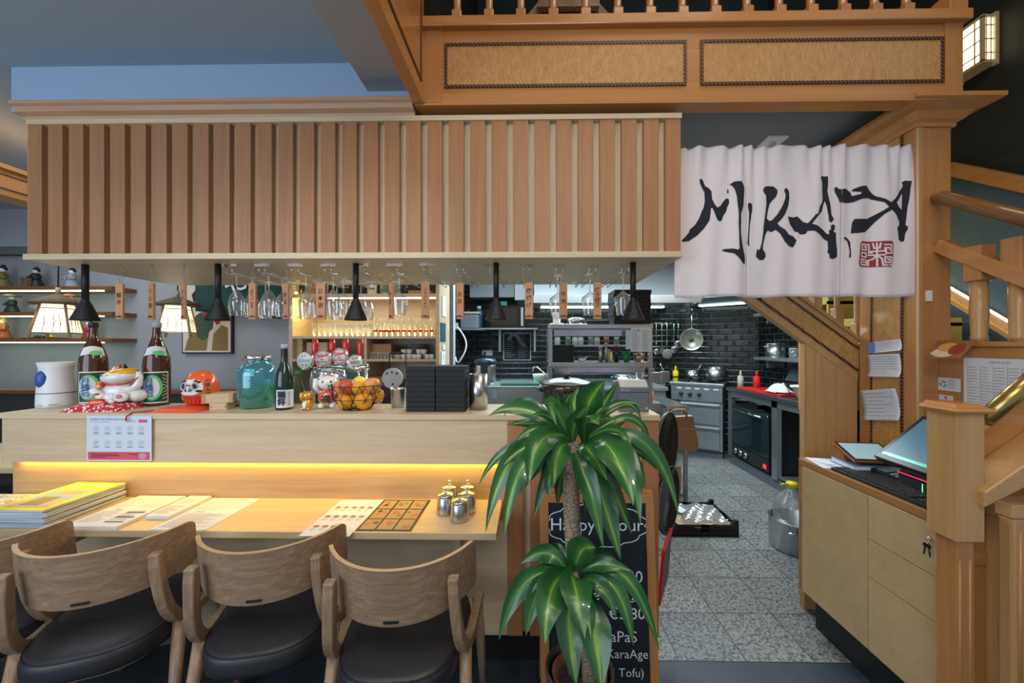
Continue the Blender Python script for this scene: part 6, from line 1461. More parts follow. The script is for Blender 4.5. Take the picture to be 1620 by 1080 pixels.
# ============ kitchen
def pot(name,x,Y,z,r,h,label,lid=True,m_=steel,handles=True,cat='pot'):
    t=thing(name,label,cat,(x,Y,z)); 
    if lid: MB().lathe([(0,0),(r*.97,0),(r,.006),(r,h),(0,h)],n=30).build('pot_body',m_,t); l=MB().lathe([(r*1.02,h+.0005),(r*1.02,h+.006),(r*.5,h+.018),(0,h+.02)],n=30).build('lid',m_,t); MB().lathe([(0,h+.018),(.012,h+.02),(.014,h+.04),(0,h+.042)],n=12).build('lid_knob',blackp,l)
    else: MB().lathe([(0,0),(r*.97,0),(r,.006),(r,h),(r-.003,h),(r-.003,.01),(0,.01)],n=30).build('pot_body',m_,t)
    if handles:
        for s_ in (-1,1): MB().tube([V(s_*r,-.025,h*.8),V(s_*(r+.03),-.02,h*.82),V(s_*(r+.03),.02,h*.82),V(s_*r,.025,h*.8)],.005,8).build('handle',m_,t)
    return t
# white cooler cabinet and steel pass unit
t=thing('steel_prep_counter','long low stainless prep counter along the black tiled back wall','counter',(.4,4.6,0)); bx('cabinet',-.80,1.74,4.88,5.24,.02,.88,steelD,t); bx('cabinet',-.80,1.60,4.35,4.879,.02,.88,steelD,t); bx('worktop',1.621,1.78,4.86,5.245,.88,.92,steelB,t); bx('worktop',-.82,1.62,4.33,5.245,.88,.92,steelB,t,bevel=.003)
xk0=at(773,3.0); xk1=at(862,3.0)
t=thing('steel_fridge_counter','stainless counter with green board on top, right of the steel cylinder','counter',((xk0+xk1)/2,3.2,0)); zt2=P(800,611,3.0).z; bx('body',xk0,xk1,3.0,3.4,.02,zt2-.012,steelB,t); bx('top_sheet',xk0-.01,xk1+.01,2.99,3.42,zt2-.012,zt2,steelD,t,bevel=.002); bx('handle_tag',at(779,2.995),at(786,2.995),2.994,3.0,P(780,630,3).z,P(780,616,3).z,mat('pale_blue_tag',(.35,.5,.65),.5),t)
t=thing('green_cutting_board','green cutting board lying on the steel counter','cutting board',(at(823,3.1),3.12,zt2+.0005)); MB().box(-.16,.16,-.07,.09,0,.02).build('board',greenpl,t,bevel=.004); MB().box(-.17,.14,-.06,.09,.0205,.032).build('wrap',plastic,t,bevel=.006)
t=thing('thermo_urn','steel hot water urn with a dark blue lid on the left of the kitchen','urn',(at(769,3.2),3.22,zt2-.0)); t.location.x=at(768,3.2); MB().lathe([(0,0),(.088,0),(.09,.02),(.09,.15),(.085,.17),(0,.17)],n=30).build('urn_body',steel,t); MB().lathe([(0,.17),(.095,.17),(.1,.19),(.08,.215),(0,.225)],n=30).build('lid',mat('navy_plastic',(.015,.03,.06),.35),t); MB().box(-.03,.03,-.13,-.085,.10,.2).build('spout_block',mat('navy_plastic',(.015,.03,.06),.35),t,bevel=.008); bx('power_base',at(752,3.2),at(785,3.2),3.14,3.29,zt2,zt2+.0,blackp,t) if False else None
# wall shelf with boxes at back wall
zs_=P(800,519,4.95).z; t=thing('steel_wall_shelf','bracketed steel wall shelf with dark appliances on the tiled back wall','shelf',(at(800,5.0),5.05,zs_)); a=at(752,5.0); b=at(850,5.0); bx('shelf_plate',a,b,4.85,5.248,zs_-.02,zs_,steelD,t)
for px in (791,846): bx('bracket',at(px,5)-.012,at(px,5)+.012,4.95,5.248,P(px,556,5).z,zs_-.021,steelD,t)
t=thing('microwave_oven','black microwave oven standing on the steel wall shelf','microwave',(at(805,5),5.05,zs_)); a=at(775,4.95);b=at(832,4.95); hh_=P(800,483,4.95).z-zs_; bx('case',a,b,4.93,5.2,zs_+.0005,zs_+hh_,mat('oven_black',(.008,.009,.01),.2),t,bevel=.006); bx('door_handle',at(824,4.92),at(828,4.92),4.90,4.93,zs_+.03,zs_+hh_-.03,greyl,t); bx('door_window',a+.04,b-.12,4.925,4.93,zs_+.04,zs_+hh_-.04,blackg,t)
t=thing('white_container','white canister standing left of the microwave on the wall shelf','container',(at(757,4.95),5.0,zs_+.0005)); MB().lathe([(0,0),(.05,0),(.055,.22),(.045,.25),(0,.26)],n=20).build('body',mat('blue_bottle',(.02,.06,.15),.35),t); MB().lathe([(0,.26),(.03,.26),(.03,.3),(0,.3)],n=16).build('cap',greyl,t)
t=thing('storage_bin','grey lidded storage bin on the left kitchen wall near the corner','container',(at(740,4.6),4.7,P(740,520,4.7).z)); MB().box(-.10,.13,-.1,.12,0,.18).build('bin_body',greyp,t,bevel=.02); MB().box(-.11,.14,-.11,.13,.181,.21).build('lid',mat('beige_lid',(.35,.3,.2),.5),t,bevel=.008)
bx('bin_shelf',-.895,at(740,4.6)+.18,4.55,4.9,P(740,520,4.7).z-.02,P(740,520,4.7).z-.001,steelD,t)
for j,(px,py,mm) in enumerate(((797,478,mat('teal_box',(.02,.25,.22),.5)),(824,479,mat('teal_box',(.02,.25,.22),.5)))):
    t=thing('teal_food_box','small teal box on top of the microwave, '+('left','right')[j]+' one','box',(at(px,5),5.05,zs_+hh_+.0005)); MB().box(-.045,.045,-.04,.04,0,.055).build('box_body',mm,t,bevel=.004); MB().box(-.047,.047,-.042,.042,.0555,.062).build('lid',mm,t)
t=thing('menu_board','dark glass menu board with small food pictures on the back wall','sign',(at(818,5.2),5.2,0)); a=at(796,5.2);b=at(840,5.2); z1=P(818,526,5.2).z; z0=P(818,570,5.2).z; t.location=((a+b)/2,5.2485,(z0+z1)/2); w2=(b-a)/2;h2=(z1-z0)/2
MB().box(-w2,w2,-.015,0,-h2,h2).build('frame',greyl,t); MB().box(-w2+.012,w2-.012,-.018,-.015,-h2+.012,h2-.012).build('board',blackr,t)
M=frameM(V(0,-.0185,0),V(1,0,0),V(0,0,1)); m=MB(); lines(m,M,-w2+.03,-.02,-h2+.03,h2*.5,9,0,.008,3); lines(m,M,.02,w2-.03,-h2+.03,h2*.9,12,0,.007,4); stroke(m,[(-.12+.24*k/10,h2*.5+.08*math.sin(k*.5)) for k in range(11)],.05,M); m.build('printed_content',[inkl],t)
t=thing('socket_plate','double grey wall socket with a black plug on the tiled back wall','socket',(at(771,5.24),5.2485,P(771,558,5.24).z)); MB().box(-.075,.075,-.012,0,-.038,.038).build('plate',greyl,t,bevel=.003); MB().tube([V(-.03,-.012,0),V(-.03,-.06,0),V(-.04,-.06,-.15)],.018,8).build('plug',blackp,t)
t=thing('white_hose','curled white hose on the left kitchen wall','hose',(-.86,4.35,P(735,547,4.3).z)); m=MB(); m.tube([V(.02+.09*math.sin(PI*k/14)+.02*k/14,-.01,.22-.40*k/14) for k in range(15)]+[V(.03,0,-.20),V(0,0,-.18),V(-.01,0,-.13)],.010,8).build('hose',white,t); MB().box(-.03,.02,-.03,.03,.2,.27).build('hose_bracket',greyl,t)
bx('corner_trim',-.899,-.885,4.16,4.175,.9,2.5,steelD,t) if False else None
t=thing('white_food_tub','pale green plastic tub behind the soup ladle','container',(at(855,3.3),3.3,zt2+.0005)); MB().lathe([(0,0),(.055,0),(.07,.075),(.066,.075),(.052,.006),(0,.006)],n=20).build('tub',mat('pale_tub',(.55,.68,.6),.4),t)
# pass shelf unit
Yp2=3.0; p0=at(868,Yp2); p1=at(1034,Yp2); zq=lambda py:P(950,py,Yp2).z
t=thing('steel_pass_unit','stainless pass shelf unit with two decks behind the bar','shelf unit',((p0+p1)/2,3.15,0))
for x_ in (p0,p1-.035): 
    for y_ in (Yp2+.01,3.29): bx('post',x_,x_+.03,y_,y_+.03,0,zq(515),steel,t)
for a_,b_ in ((512,531),(573,590)):
    bx('deck',p0-.0,p1,Yp2,3.33,zq(a_+8),zq(a_),steel,t,bevel=.006); bx('heat_lamp_strip',p0+.05,p1-.05,Yp2+.06,Yp2+.12,zq(b_),zq(a_+9),mat('strip_steel',(.55,.5,.6),.2,metal=1),t)
bx('lower_counter',p0-.0,p1,Yp2,3.5,.02,.90,steelD,t)
zt3=zq(512)+.0005; zt4=zq(573)+.0005
bb2=None
for k in range(8):
    lb='wide black lacquer tray box, %s on top of the steel pass unit'%(['lowest','second','third','fourth','fifth','sixth','seventh','topmost'][k])
    if bb2 is None: bb2=thing('lacquer_box',lb,'box',(at(997,3.1),3.15,zt3),0,'lacquer boxes on the pass unit'); MB().box(-.15,.15,-.12,.12,0,.034).build('box_shell',wood_b,bb2,bevel=.002); MB().box(-.14,.14,-.11,.11,.0341,.0345).build('inner_recess',blackr,bb2)
    else: dup(bb2,(at(997,3.1)+.003*math.sin(k*2),3.15,zt3+k*.0352),.02*math.sin(k*3),lb)
t=thing('black_tray_stack','flat black tray lying left of the lacquer boxes on the pass unit','tray',(at(945,3.1),3.12,zt3)); MB().box(-.10,.085,-.1,.1,0,.03).build('tray_board',blackp,t,bevel=.004); MB().box(-.09,.07,-.09,.09,.0301,.034).build('liner',greyp,t)
t=thing('white_bowl','white covered bowl at the left end of the pass unit top','bowl',(at(881,3.1),3.12,zt3)); MB().lathe([(0,0),(.03,0),(.038,.10),(.034,.10),(.026,.006),(0,.006)],n=20).build('bowl_body',porc,t); MB().box(-.05,.05,-.05,.05,-.0,.012).build('saucer',porc,t)
t=thing('oval_dish','steel oval serving dish in the middle of the pass unit top','dish',(at(912,3.1),3.12,zt3)); MB().lathe([(0,0),(.05,0),(.075,.04),(.072,.042),(.048,.006),(0,.006)],n=24,sy=.7).build('dish_body',steel,t); MB().lathe([(.074,.042),(.06,.055),(0,.06)],n=24,sy=.7).build('cover',glassG,t)
its=[('black_storage_box',890,.085,.13,blackr,'black lidded storage box on the middle deck of the pass unit','box'),('steel_shaker',950,.018,.11,steel,'tall steel shaker on the middle deck','shaker'),('pepper_mill',959,.014,.14,steelD,'tall grey mill between the steel shaker and the oil','mill'),('oil_bottle',963,.013,.09,mat('oil_yellow',(.5,.4,.03),.2),'small yellow oil bottle on the middle deck','bottle'),('red_cap_bottle',967,.014,.085,porc,'white bottle with a red cap on the middle deck','bottle'),('soy_sauce_bottle',975,.019,.12,blackg,'dark soy sauce bottle with red cap on the middle deck','bottle'),('green_glass',991,.028,.08,mat('green_drink',(.02,.32,.1),.1,trans=.4),'green glass tumbler on the middle deck','glass'),('copper_tin',1011,.045,.07,mat('copper_tin',(.45,.28,.2),.25,metal=.8),'copper coloured tin at the right of the middle deck','tin'),('small_bowl',921,.035,.03,porc,'small white bowl with spoon on the middle deck','bowl'),('wooden_cup',905,.022,.04,masuw,'small wooden cup beside the black storage box','cup')]
for k,(nm_,px,r,h,mm,lb,ct) in enumerate(its):
    t=thing(nm_,lb,ct,(at(px,3.1),3.1,zt4))
    if nm_=='black_storage_box': MB().box(-r,r,-.07,.07,0,h).build('body',mm,t,bevel=.004); MB().box(-r*1.03,r*1.03,-.072,.072,h,h+.01).build('lid',mm,t)
    else:
        MB().lathe([(0,0),(r,0),(r,h*.7),(r*.75,h*.8),(r*.7,h),(0,h)] if r<.022 else [(0,0),(r*.8,0),(r,h),(r*.9,h),(r*.7,.006),(0,.006)],n=18).build('body',mm,t)
        if 'bottle' in nm_ or 'mill' in nm_ or 'shaker' in nm_: MB().lathe([(0,h),(r*.8,h),(r*.8,h*1.15),(0,h*1.16)],n=14).build('cap',redpl if nm_ in('red_cap_bottle','soy_sauce_bottle') else greyl,t)
        if nm_=='small_bowl': MB().tube([V(0,0,.02),V(.05,0,.045)],.004,6).build('spoon',porc,t)
t=thing('pinned_order_sheet','white printed sheets hanging from the right corner of the pass unit','paper',(at(1012,2.98),2.99,zq(518))); a=at(998,2.985)-t.location.x; b=at(1031,2.985)-t.location.x; h_=zq(518)-zq(556)
MB().box(a,b,-.003,0,-h_,0).build('sheet',paper,t); MB().box(a-.04,a+.05,.001,.003,-h_*.9,-.02).build('rear_sheet',mat('pale_sheet',(.55,.68,.7),.6),t)
M=frameM(V(0,-.0035,0),V(1,0,0),V(0,0,1)); m=MB(); lines(m,M,a+.01,(a+b)/2-.005,-h_+.01,-.02,14,0,.003,2); lines(m,M,(a+b)/2+.005,b-.01,-h_+.01,-.02,14,0,.003,8); m.mi=1; m.add([M@V(-.01+.008*math.cos(k),-.02+.008*math.sin(k),.0002) for k in range(6)],[tuple(range(6))],False); m.build('printed_content',[inkl,greenpl],t)
# back shelf with white cups on the tile wall, seen through the unit
z5=P(940,545,5.0).z; t=thing('tiled_wall_shelf','thin steel shelf with small white pots on the back wall, behind the pass unit','shelf',(at(940,5.05),5.1,z5)); bx('shelf_plate',at(872,5.0),at(992,5.0),4.95,5.248,z5-.025,z5,steelB,t)
jn=None
for k,px in enumerate((882,899,910,919,935,945,960,976)):
    mm=[porc,glassG,porc,porc,glassG,mat('cream_pot',(.6,.58,.5),.4),mat('red_brown_pot',(.4,.1,.04),.4),glassG][k]
    t=thing('spice_pot','small spice pot on the tiled wall shelf, %s from the left'%['first','second','third','fourth','fifth','sixth','seventh','last'][k],'pot',(at(px,5.05),5.08,z5+.0005),0,'spice pots on the tiled wall shelf'); MB().lathe([(0,0),(.04,0),(.042,.07),(.035,.09),(0,.09)],n=14).build('body',mm,t); MB().lathe([(0,.09),(.036,.09),(.036,.105),(0,.105)],n=14).build('lid',greyl,t)
# kettle pots on worktop behind
for k,(px,r,h) in enumerate(((985,.12,.12),(1012,.07,.14))): pot('steel_stockpot',at(px,4.6),4.6,.9205,r,h,('wide','narrow')[k]+' covered steel pot on the back counter behind the printer')
# hood
xh0=P(845,450,4.3).x; xh1=2.9
t=thing('extractor_hood','large stainless extractor hood with lit lower rim over the cooking range','hood',(1.5,4.5,2.0)); hz=P(900,476,4.3).z
m=MB(); m.prism([(4.25,hz),(5.24,hz),(5.24,2.55),(4.75,2.55),(4.25,hz+.06)],'x',xh0,1.95); m.build('hood_body',mat('hood_steel',(.55,.58,.60),.3,metal=.75),t,w=True); bx('gutter_rim',xh0-.01,1.95,4.22,4.25,hz-.03,hz+.06,steelD,t); bx('hood_light_strip',xh0+.1,1.8,4.95,5.05,hz-.012,hz-.001,mat('tube_light',(1,1,1),.5,emit=(.72,1,.95),es=5),t)
t=thing('hood_wing','angled stainless hood wing above the corner range','hood',(2.3,4.3,2.05)); hz2=P(1120,475,4.4).z
m=MB(); m.add([(1.96,4.15,hz2),(2.25,5.24,hz2),(2.94,4.58,hz2),(2.94,3.5,hz2),(1.96,4.15,2.54),(2.25,5.24,2.54),(2.94,4.58,2.54),(2.94,3.5,2.54)],[(0,1,2,3),(4,5,6,7),(0,1,5,4),(1,2,6,5),(2,3,7,6),(3,0,4,7)],False); m.build('hood_body',mat('hood_steel_dark',(.26,.31,.34),.35,metal=.7),t,w=True); MB().bar((2.28,4.98,hz2-.008),(2.75,4.56,hz2-.008),.10,.012).build('hood_light_strip',mat('tube_light',(1,1,1),.5,emit=(.72,1,.95),es=5),t,w=True)
t=thing('vent_box','pale grey vent box at the top of the tiled wall, left of the hood','box',(at(780,4.9),5.0,P(780,470,4.9).z)); MB().box(at(743,4.9)-t.location.x,at(814,4.9)-t.location.x,-.1,.245,0,.5).build('casing',mat('vent_grey',(.22,.25,.27),.6),t,bevel=.004); MB().box(at(814,4.85)-t.location.x+.005,at(838,4.85)-t.location.x,-.14,.245,-.04,.5).build('side_duct',greyl,t)
# corner cooking range (rotated)
A0=V(1.87,4.88,0); A1=V(2.37,4.57,0); dirr=(A1-A0).normalized(); ang=math.atan2(dirr.y,dirr.x); Lr=(A1-A0).length
ctr=(A0+A1)/2; t=thing('cooking_range','stainless corner cooking range with black knobs and drawers','stove',(ctr.x,ctr.y,0),ang)
MB().box(-Lr/2,Lr/2,0,.42,.10,.90).build('cabinet',steelB,t); MB().box(-Lr/2-.02,Lr/2+.02,-.05,.43,.90,.935).build('worktop',steelD,t,bevel=.004); MB().box(-Lr/2,Lr/2,.03,.41,0,.099).build('plinth',mat('plinth_grey',(.10,.12,.13),.5),t)
cp=MB().prism([(-.001,.70),(-.03,.71),(-.04,.895),(-.001,.899)],'x',-Lr/2,Lr/2).build('control_panel',steelB,t)
for k in range(5): x=-Lr/2+.10+k*.105; MB().box(x-.028,x+.028,-.043,-.038,.855,.868).build('panel_label',white,cp)
for k in range(3): x=-Lr/2+.12+k*.105; MB().lathe([(0,0),(.026,0),(.024,.01),(.02,.032),(0,.034)],c=(x,-.036,.79),n=18,M=Matrix.Rotation(PI/2,3,'X')).build('control_knob',blackp,cp)
for z0,z1 in ((.42,.68),(.12,.39)): d_=MB().box(-Lr*.32,Lr/2-.03,-.018,-.001,z0,z1).build('drawer',steelB,t,bevel=.003); MB().box(-Lr*.32,Lr/2-.03,-.034,-.019,z1-.04,z1-.012).build('drawer_handle',steel,d_,bevel=.003)
for k in range(4):
    x=-.18+.2*(k%2)*1.4; y=.1+.22*(k//2); g=MB(); g.tube([V(x+.08*math.cos(a),y+.08*math.sin(a),.945) for a in [2*PI*i/16 for i in range(16)]],.007,6,closed=True); g.box(x-.1,x+.1,y-.006,y+.006,.936,.952).box(x-.006,x+.006,y-.1,y+.1,.936,.952); g.build('burner_grate',blackr,t)
Mz=Matrix.Rotation(ang,3,'Z')
def rp(x,y,z): return ctr+Mz@V(x,y,0)+V(0,0,z)
def rel(px,py,z): return PZ(px,py,z)
def pan(name,p,r,label,mm=blackp,hang=0):
    t=thing(name,label,'pan',tuple(p)); MB().lathe([(0,0),(r*.75,0),(r,.045),(r*.97,.045),(r*.73,.006),(0,.006)],n=28).build('pan_body',mm,t); MB().bar((r*.9*math.cos(hang),r*.9*math.sin(hang),.04),((r+.17)*math.cos(hang),(r+.17)*math.sin(hang),.075),.022,.010).build('handle',mm,t); return t
pan('frying_pan',rp(-.02,.10,.953),.09,'small black frying pan on the front of the corner range',hang=-2.6)
pan('frying_pan',rp(.21,.08,.953),.10,'black frying pan in front of the big steel pot on the range',hang=-.3)
q_=rp(.19,.34,.953); pot('steel_stockpot',q_.x,q_.y,.953,.125,.17,'big lidless steel pot on the corner range',lid=False)
q_=rp(-.10,.36,.953); t=pot('steel_saucepan',q_.x,q_.y,.953,.09,.11,'shiny saucepan with an upright handle on the corner range',handles=False); MB().tube([V(.06,-.03,.11),V(.10,-.04,.19)],.009,8).build('handle',chrome,t)
for k,(px,r,h) in enumerate(((1036,.06,.14),(1050,.06,.15))):
    p=P(px,610,4.9); t=thing('food_container','steel food container with ladles, %s of two left of the yellow bottle'%(('left','right')[k]),'container',(p.x,4.9,.9205),0,'steel food containers'); 
    MB().box(-r,r,-r,r,0,h).build('container_body',steel,t,bevel=.01); MB().tube([V(0,0,h),V(-.05,0,h+.1)],.006,6).build('ladle_handle',chrome,t)
def squeeze(name,x,y,z,mm,label,r=.032,h=.15):
    t=thing(name,label,'bottle',(x,y,z)); MB().lathe([(0,0),(r,0),(r,h*.72),(r*.85,h*.8),(r*.9,h*.84),(0,h*.84)],n=20).build('bottle_body',mm,t); MB().lathe([(0,h*.84),(r*.5,h*.84),(r*.15,h*1.2),(0,h*1.2)],n=14).build('nozzle',mm,t); return t
q_=rp(-.25,.02,.936); t=squeeze('yellow_squeeze_bottle',q_.x,q_.y,.936,yellowpl,'yellow squeeze bottle with a dark band at the left of the range',.036,.17); MB().lathe([(.0365,.05),(.0365,.07)],n=20).build('dark_band',blackp,t)
# right run with oven
XR=2.40
t=thing('steel_counter_run','dark stainless counter run with an oven bay along the right kitchen wall','counter',(2.7,3.8,0))
bx('worktop',XR-.03,2.949,3.0,4.50,.87,.91,mat('dark_worktop',(.16,.18,.19),.25,metal=.8),t,bevel=.004)
for y_ in (4.42,3.62,3.05): bx('upright',XR,XR+.045,y_,y_+.08,.10,.869,steelD,t)
bx('base_plinth',XR+.02,2.9,3.0,4.5,0,.10,mat('plinth_grey',(.10,.12,.13),.5),t); bx('back_sheet',2.92,2.945,3.13,4.42,.10,.869,blackr,t); bx('bay_side',XR+.05,2.91,3.64,3.66,.14,.80,blackr,t); bx('lower_shelf',XR+.02,2.92,3.13,3.62,.12,.14,steelD,t); bx('top_apron',XR,XR+.02,3.13,4.42,.80,.869,steelD,t)
bx('door_panel',XR-.002,XR+.018,3.0,3.19,.10,.80,steelD,t) 
t=thing('built_in_oven','black built-in oven with chrome handle under the right counter','oven',(2.6,4.05,.12)); bx('oven_body',XR+.02,2.9,3.72,4.40,.12,.72,mat('oven_black',(.008,.009,.01),.2),t); d_=bx('oven_door',XR-.012,XR+.018,3.73,4.39,.27,.71,mat('oven_glass',(.012,.02,.022),.06,coat=1),t,bevel=.004)
MB().tube([V(XR-.045,3.8,.675),V(XR-.045,4.33,.675)],.010,10).build('door_handle',chrome,t,w=True); cpn=bx('control_panel',XR-.008,XR+.018,3.73,4.39,.13,.262,blackp,t)
for y_ in (4.30,4.20,4.10): MB().lathe([(0,0),(.032,0),(.03,.025),(0,.025)],n=18,M=Matrix.Rotation(-PI/2,3,'Y')).build('control_knob',steel,cpn).location=(XR-.01-2.6,y_-4.05,.197-.12)
bx('indicator_light',XR-.010,XR-.008,3.77,3.82,.16,.20,mat('red_light',(.6,.02,.02),.4,emit=(1,.05,.03),es=1),t)
ztR=.9105
p=PZ(1165,650,ztR); t=thing('red_cutting_board','long red cutting board on the right kitchen counter','cutting board',(2.55,3.92,ztR)); MB().box(-.15,.15,-.30,.36,0,.025).build('board',redpl,t,bevel=.005); t.rotation_euler=(0,0,.08)
t=thing('kitchen_towel','crumpled white and grey towel lying on the red cutting board','towel',(2.50,3.72,ztR+.0255)); random.seed(3); m=MB(); m.grid(lambda u,v:((u-.5)*.2,(v-.5)*.16+.03*math.sin(u*9),.012+.065*math.sin(PI*u)*math.sin(PI*v)*(1+.6*math.sin(u*13+v*9))),18,14); m.build('cloth',mat('towel_white',(.6,.6,.58),.9,noise=.3,nscale=60),t,solid=.004)
squeeze('white_squeeze_bottle',2.47,4.36,ztR,mat('milky_bottle',(.5,.5,.4),.4),'milky white squeeze bottle left of the red one',.033,.17)
squeeze('red_squeeze_bottle',2.56,4.20,ztR,redpl,'red squeeze bottle behind the red cutting board',.036,.18)
t=thing('contact_grill','open black contact grill on the right kitchen counter','grill',(2.81,3.95,ztR)); MB().box(-.13,.13,-.17,.17,0,.10).build('grill_base',blackp,t,bevel=.01); l=MB().obox((.07,0,.20),(.03,.34,.22),ry=.55).build('grill_lid',mat('grill_glass',(.10,.14,.16),.15,metal=.5),t,bevel=.005)
t=thing('white_mixing_bowl','white mixing bowl at the near end of the right counter','bowl',(2.56,3.42,ztR)); MB().lathe([(0,0),(.08,0),(.135,.12),(.145,.12),(.145,.126),(.13,.124),(.075,.006),(0,.006)],n=30).build('bowl_body',white,t); MB().tube([V(-.14,-.02,.12),V(-.17,0,.12),V(-.14,.02,.12)],.006,6).build('handle',white,t)
t=thing('mixing_bowl','shiny steel bowl in the bay above the oven','bowl',(2.6,4.15,.7205)); MB().lathe([(0,0),(.05,0),(.09,.045),(.088,.047),(.048,.004),(0,.004)],n=24).build('bowl_body',chrome,t); MB().box(-.02,.08,-.32,-.20,0,.03).build('blue_cloth',mat('blue_cloth',(.1,.2,.5),.8),t,bevel=.005)
# wall shelves right
for k,(py,lb) in enumerate(((500,'upper'),(563,'lower'))):
    p=PX(1172,py,2.72); zS=p.z; t=thing('steel_wall_shelf','dark steel wall shelf, %s of two behind the sloping stair side'%lb,'shelf',(2.83,3.8,zS),0,'steel shelves on the right kitchen wall'); bx('shelf_plate',2.70,2.949,3.05,4.5,zS-.035,zS,steelB if k else steelD,t,bevel=.003); bx('bracket',2.75,2.94,4.3,4.33,zS-.12,zS-.036,steelD,t); 
    if k==0: pot('tall_steel_pot',2.82,4.2,zS+.0005,.09,.15,'tall steel pot on the upper kitchen shelf under the stairs',lid=False)
    else:
        pot('steel_cooking_pot',2.80,4.25,zS+.0005,.10,.15,'wide handled steel pot on the lower kitchen shelf')
        for j,(y_,r,h,mm) in enumerate(((3.96,.045,.10,plastic),(3.84,.03,.10,mat('blue_white_bottle',(.5,.55,.7),.4)),(3.66,.09,.05,steel),(3.45,.07,.09,plastic),(3.30,.05,.12,steel))):
            t=thing('kitchen_container','%s on the lower kitchen shelf, right of the wide pot'%['clear plastic tub','blue white bottle','flat steel tray','clear lidded tub','steel beaker'][j],'container',(2.80,y_,zS+.0005)); MB().lathe([(0,0),(r*.9,0),(r,h),(0,h)],n=18).build('body',mm,t); MB().lathe([(0,h),(r*.95,h),(r*.95,h+.008),(0,h+.01)],n=18).build('lid',greyl,t)
# hanging utensils
zr=P(1065,511,5.2).z; t=thing('utensil_rail','thin steel utensil rail on the black tiled wall','rail',(at(1064,5.2),5.2,zr)); MB().tube([V(-.26,0,0),V(.10,0,0)],.006,8).build('rail',chrome,t); MB().tube([V(-.2,0,0),V(-.2,.045,0)],.005,6).build('wall_bracket',chrome,t)
for k,(px,L_,r) in enumerate(((1039,.35,.045),(1048,.33,.0),(1056,.36,.072),(1067,.32,.05),(1074,.24,.055))):
    t=thing('kitchen_ladle','%s hanging on the tiled wall'%['steel skimmer ladle at the left end of the rail','thin steel spatula, second on the rail','round wire strainer','dark steel ladle, fourth on the rail','shiny steel ladle nearest the frying pan'][k],'utensil',(at(px,5.15),5.17,zr-.012),0,'utensils on the rail'); MB().tube([V(0,0.012,.01),V(0,0,0),V(0,0,-L_)],.005,6).build('handle',chrome,t)
    if r: MB().ell((0,-.01,-L_-r*.8),(r,.02,r),M=None).build('bowl',steel if k!=2 else mat('strainer_mesh',(.3,.34,.3),.5,metal=.5),t)
    else: MB().box(-.03,.03,-.005,.0,-L_-.09,-L_).build('blade',steel,t)
pc=P(1094.5,537,4.95); t=thing('hanging_frying_pan','round pale frying pan with long handle hanging on the tiled corner wall','pan',(pc.x,4.97,pc.z)); Mr=Matrix.Rotation(-.35,3,'Z')@Matrix.Rotation(PI/2,3,'X')
MB().lathe([(0,0),(.12,0),(.145,.035),(.14,.037),(.115,.006),(0,.006)],n=36,M=Mr).build('pan_body',mat('pan_pale',(.50,.52,.45),.28,metal=.7),t); MB().lathe([(0,.0065),(.035,.0065),(.033,.009),(0,.009)],n=20,M=Mr).build('worn_centre',mat('worn_spot',(.12,.12,.08),.5),t); MB().tube([V(0,-.01,.13),V(0,-.02,.24),V(0,0,.36)],.008,8).build('handle',chrome,t); MB().tube([V(0,0,.36),V(.01,.0,.40),V(0,.02,.44)],.003,6).build('hook',chrome,t)
# ============ cart, bag, cups at the end of the bar
cy=3.3; c0=at(1054,3.3); c1=at(1090,3.3); zc_=P(1070,642,3.3).z
t=thing('steel_side_table','narrow stainless side table behind the end of the bar','table',((c0+c1)/2,3.5,0)); 
bx('tabletop',c0,c1,3.3,3.95,zc_-.03,zc_,steel,t,bevel=.002)
for x_ in (c0+.005,c1-.035):
    for y_ in (3.31,3.91): bx('leg',x_,x_+.03,y_,y_+.03,0,zc_-.031,steelD,t)
bx('lower_shelf',c0+.036,c1-.036,3.32,3.93,.06,.08,steelD,t); bx('middle_shelf',c0+.036,c1-.036,3.32,3.93,P(1080,708,3.3).z-.02,P(1080,708,3.3).z,steelD,t)
t=thing('steel_worktable','stainless worktable behind the receipt printer','table',(at(1030,3.5),3.7,0)); a=at(1005,3.4); b=c0-.01; bx('tabletop',a,b,3.40,4.1,zc_-.03,zc_+.01,steelB,t,bevel=.002); bx('front_apron',a,b,3.40,3.42,0,zc_-.031,steelD,t)
t=thing('red_label_jar','small glass spice jar with red label on the worktable by the printer','jar',(at(1028,3.5),3.5,zc_+.0105)); MB().lathe([(0,0),(.035,0),(.035,.09),(0,.09)],n=16).build('label_body',redp,t); MB().lathe([(0,.09),(.033,.09),(.033,.15),(0,.16)],n=16).build('jar_top',glassG,t)
pB=P(1075,700,2.2); t=thing('paper_bag','brown kraft paper bag with twisted handles hanging by the side table','bag',(at(1077,3.2),3.2,P(1077,712,3.2).z)); w_=.122; hb=P(1077,657,3.2).z-P(1077,712,3.2).z
m=MB(); m.prism([(-w_,0.015),(w_*.98,.0),(w_*1.16,.045),(w_*.75,hb),(-w_*.95,hb*.96)],'y',-.03,.03); m.build('bag_body',kraft,t); MB().box(-w_*.95,w_*.85,-.0315,-.030,hb*.62,hb*.65).build('fold_line',cardb,t)
MB().tube([V(-w_*.72,-.03,hb*.9),V(-w_*.72,-.03,hb+.045),V(-w_*.4,-.03,hb+.055),V(w_*.1,-.03,hb+.055),V(w_*.3,-.03,hb+.04),V(w_*.3,-.03,hb*.9)],.009,6).build('handle',kraft,t)
MB().tube([V(.0,.031,hb+.035),V(0,.10,hb+.035)],.004,6).build('hook',chrome,t)
t=thing('paper_cup_stack','tall stack of ribbed brown paper cups on the side table shelf','cups',(at(1071,3.37),3.40,.0805)); m=MB(); prof=[(0,0),(.028,0)]
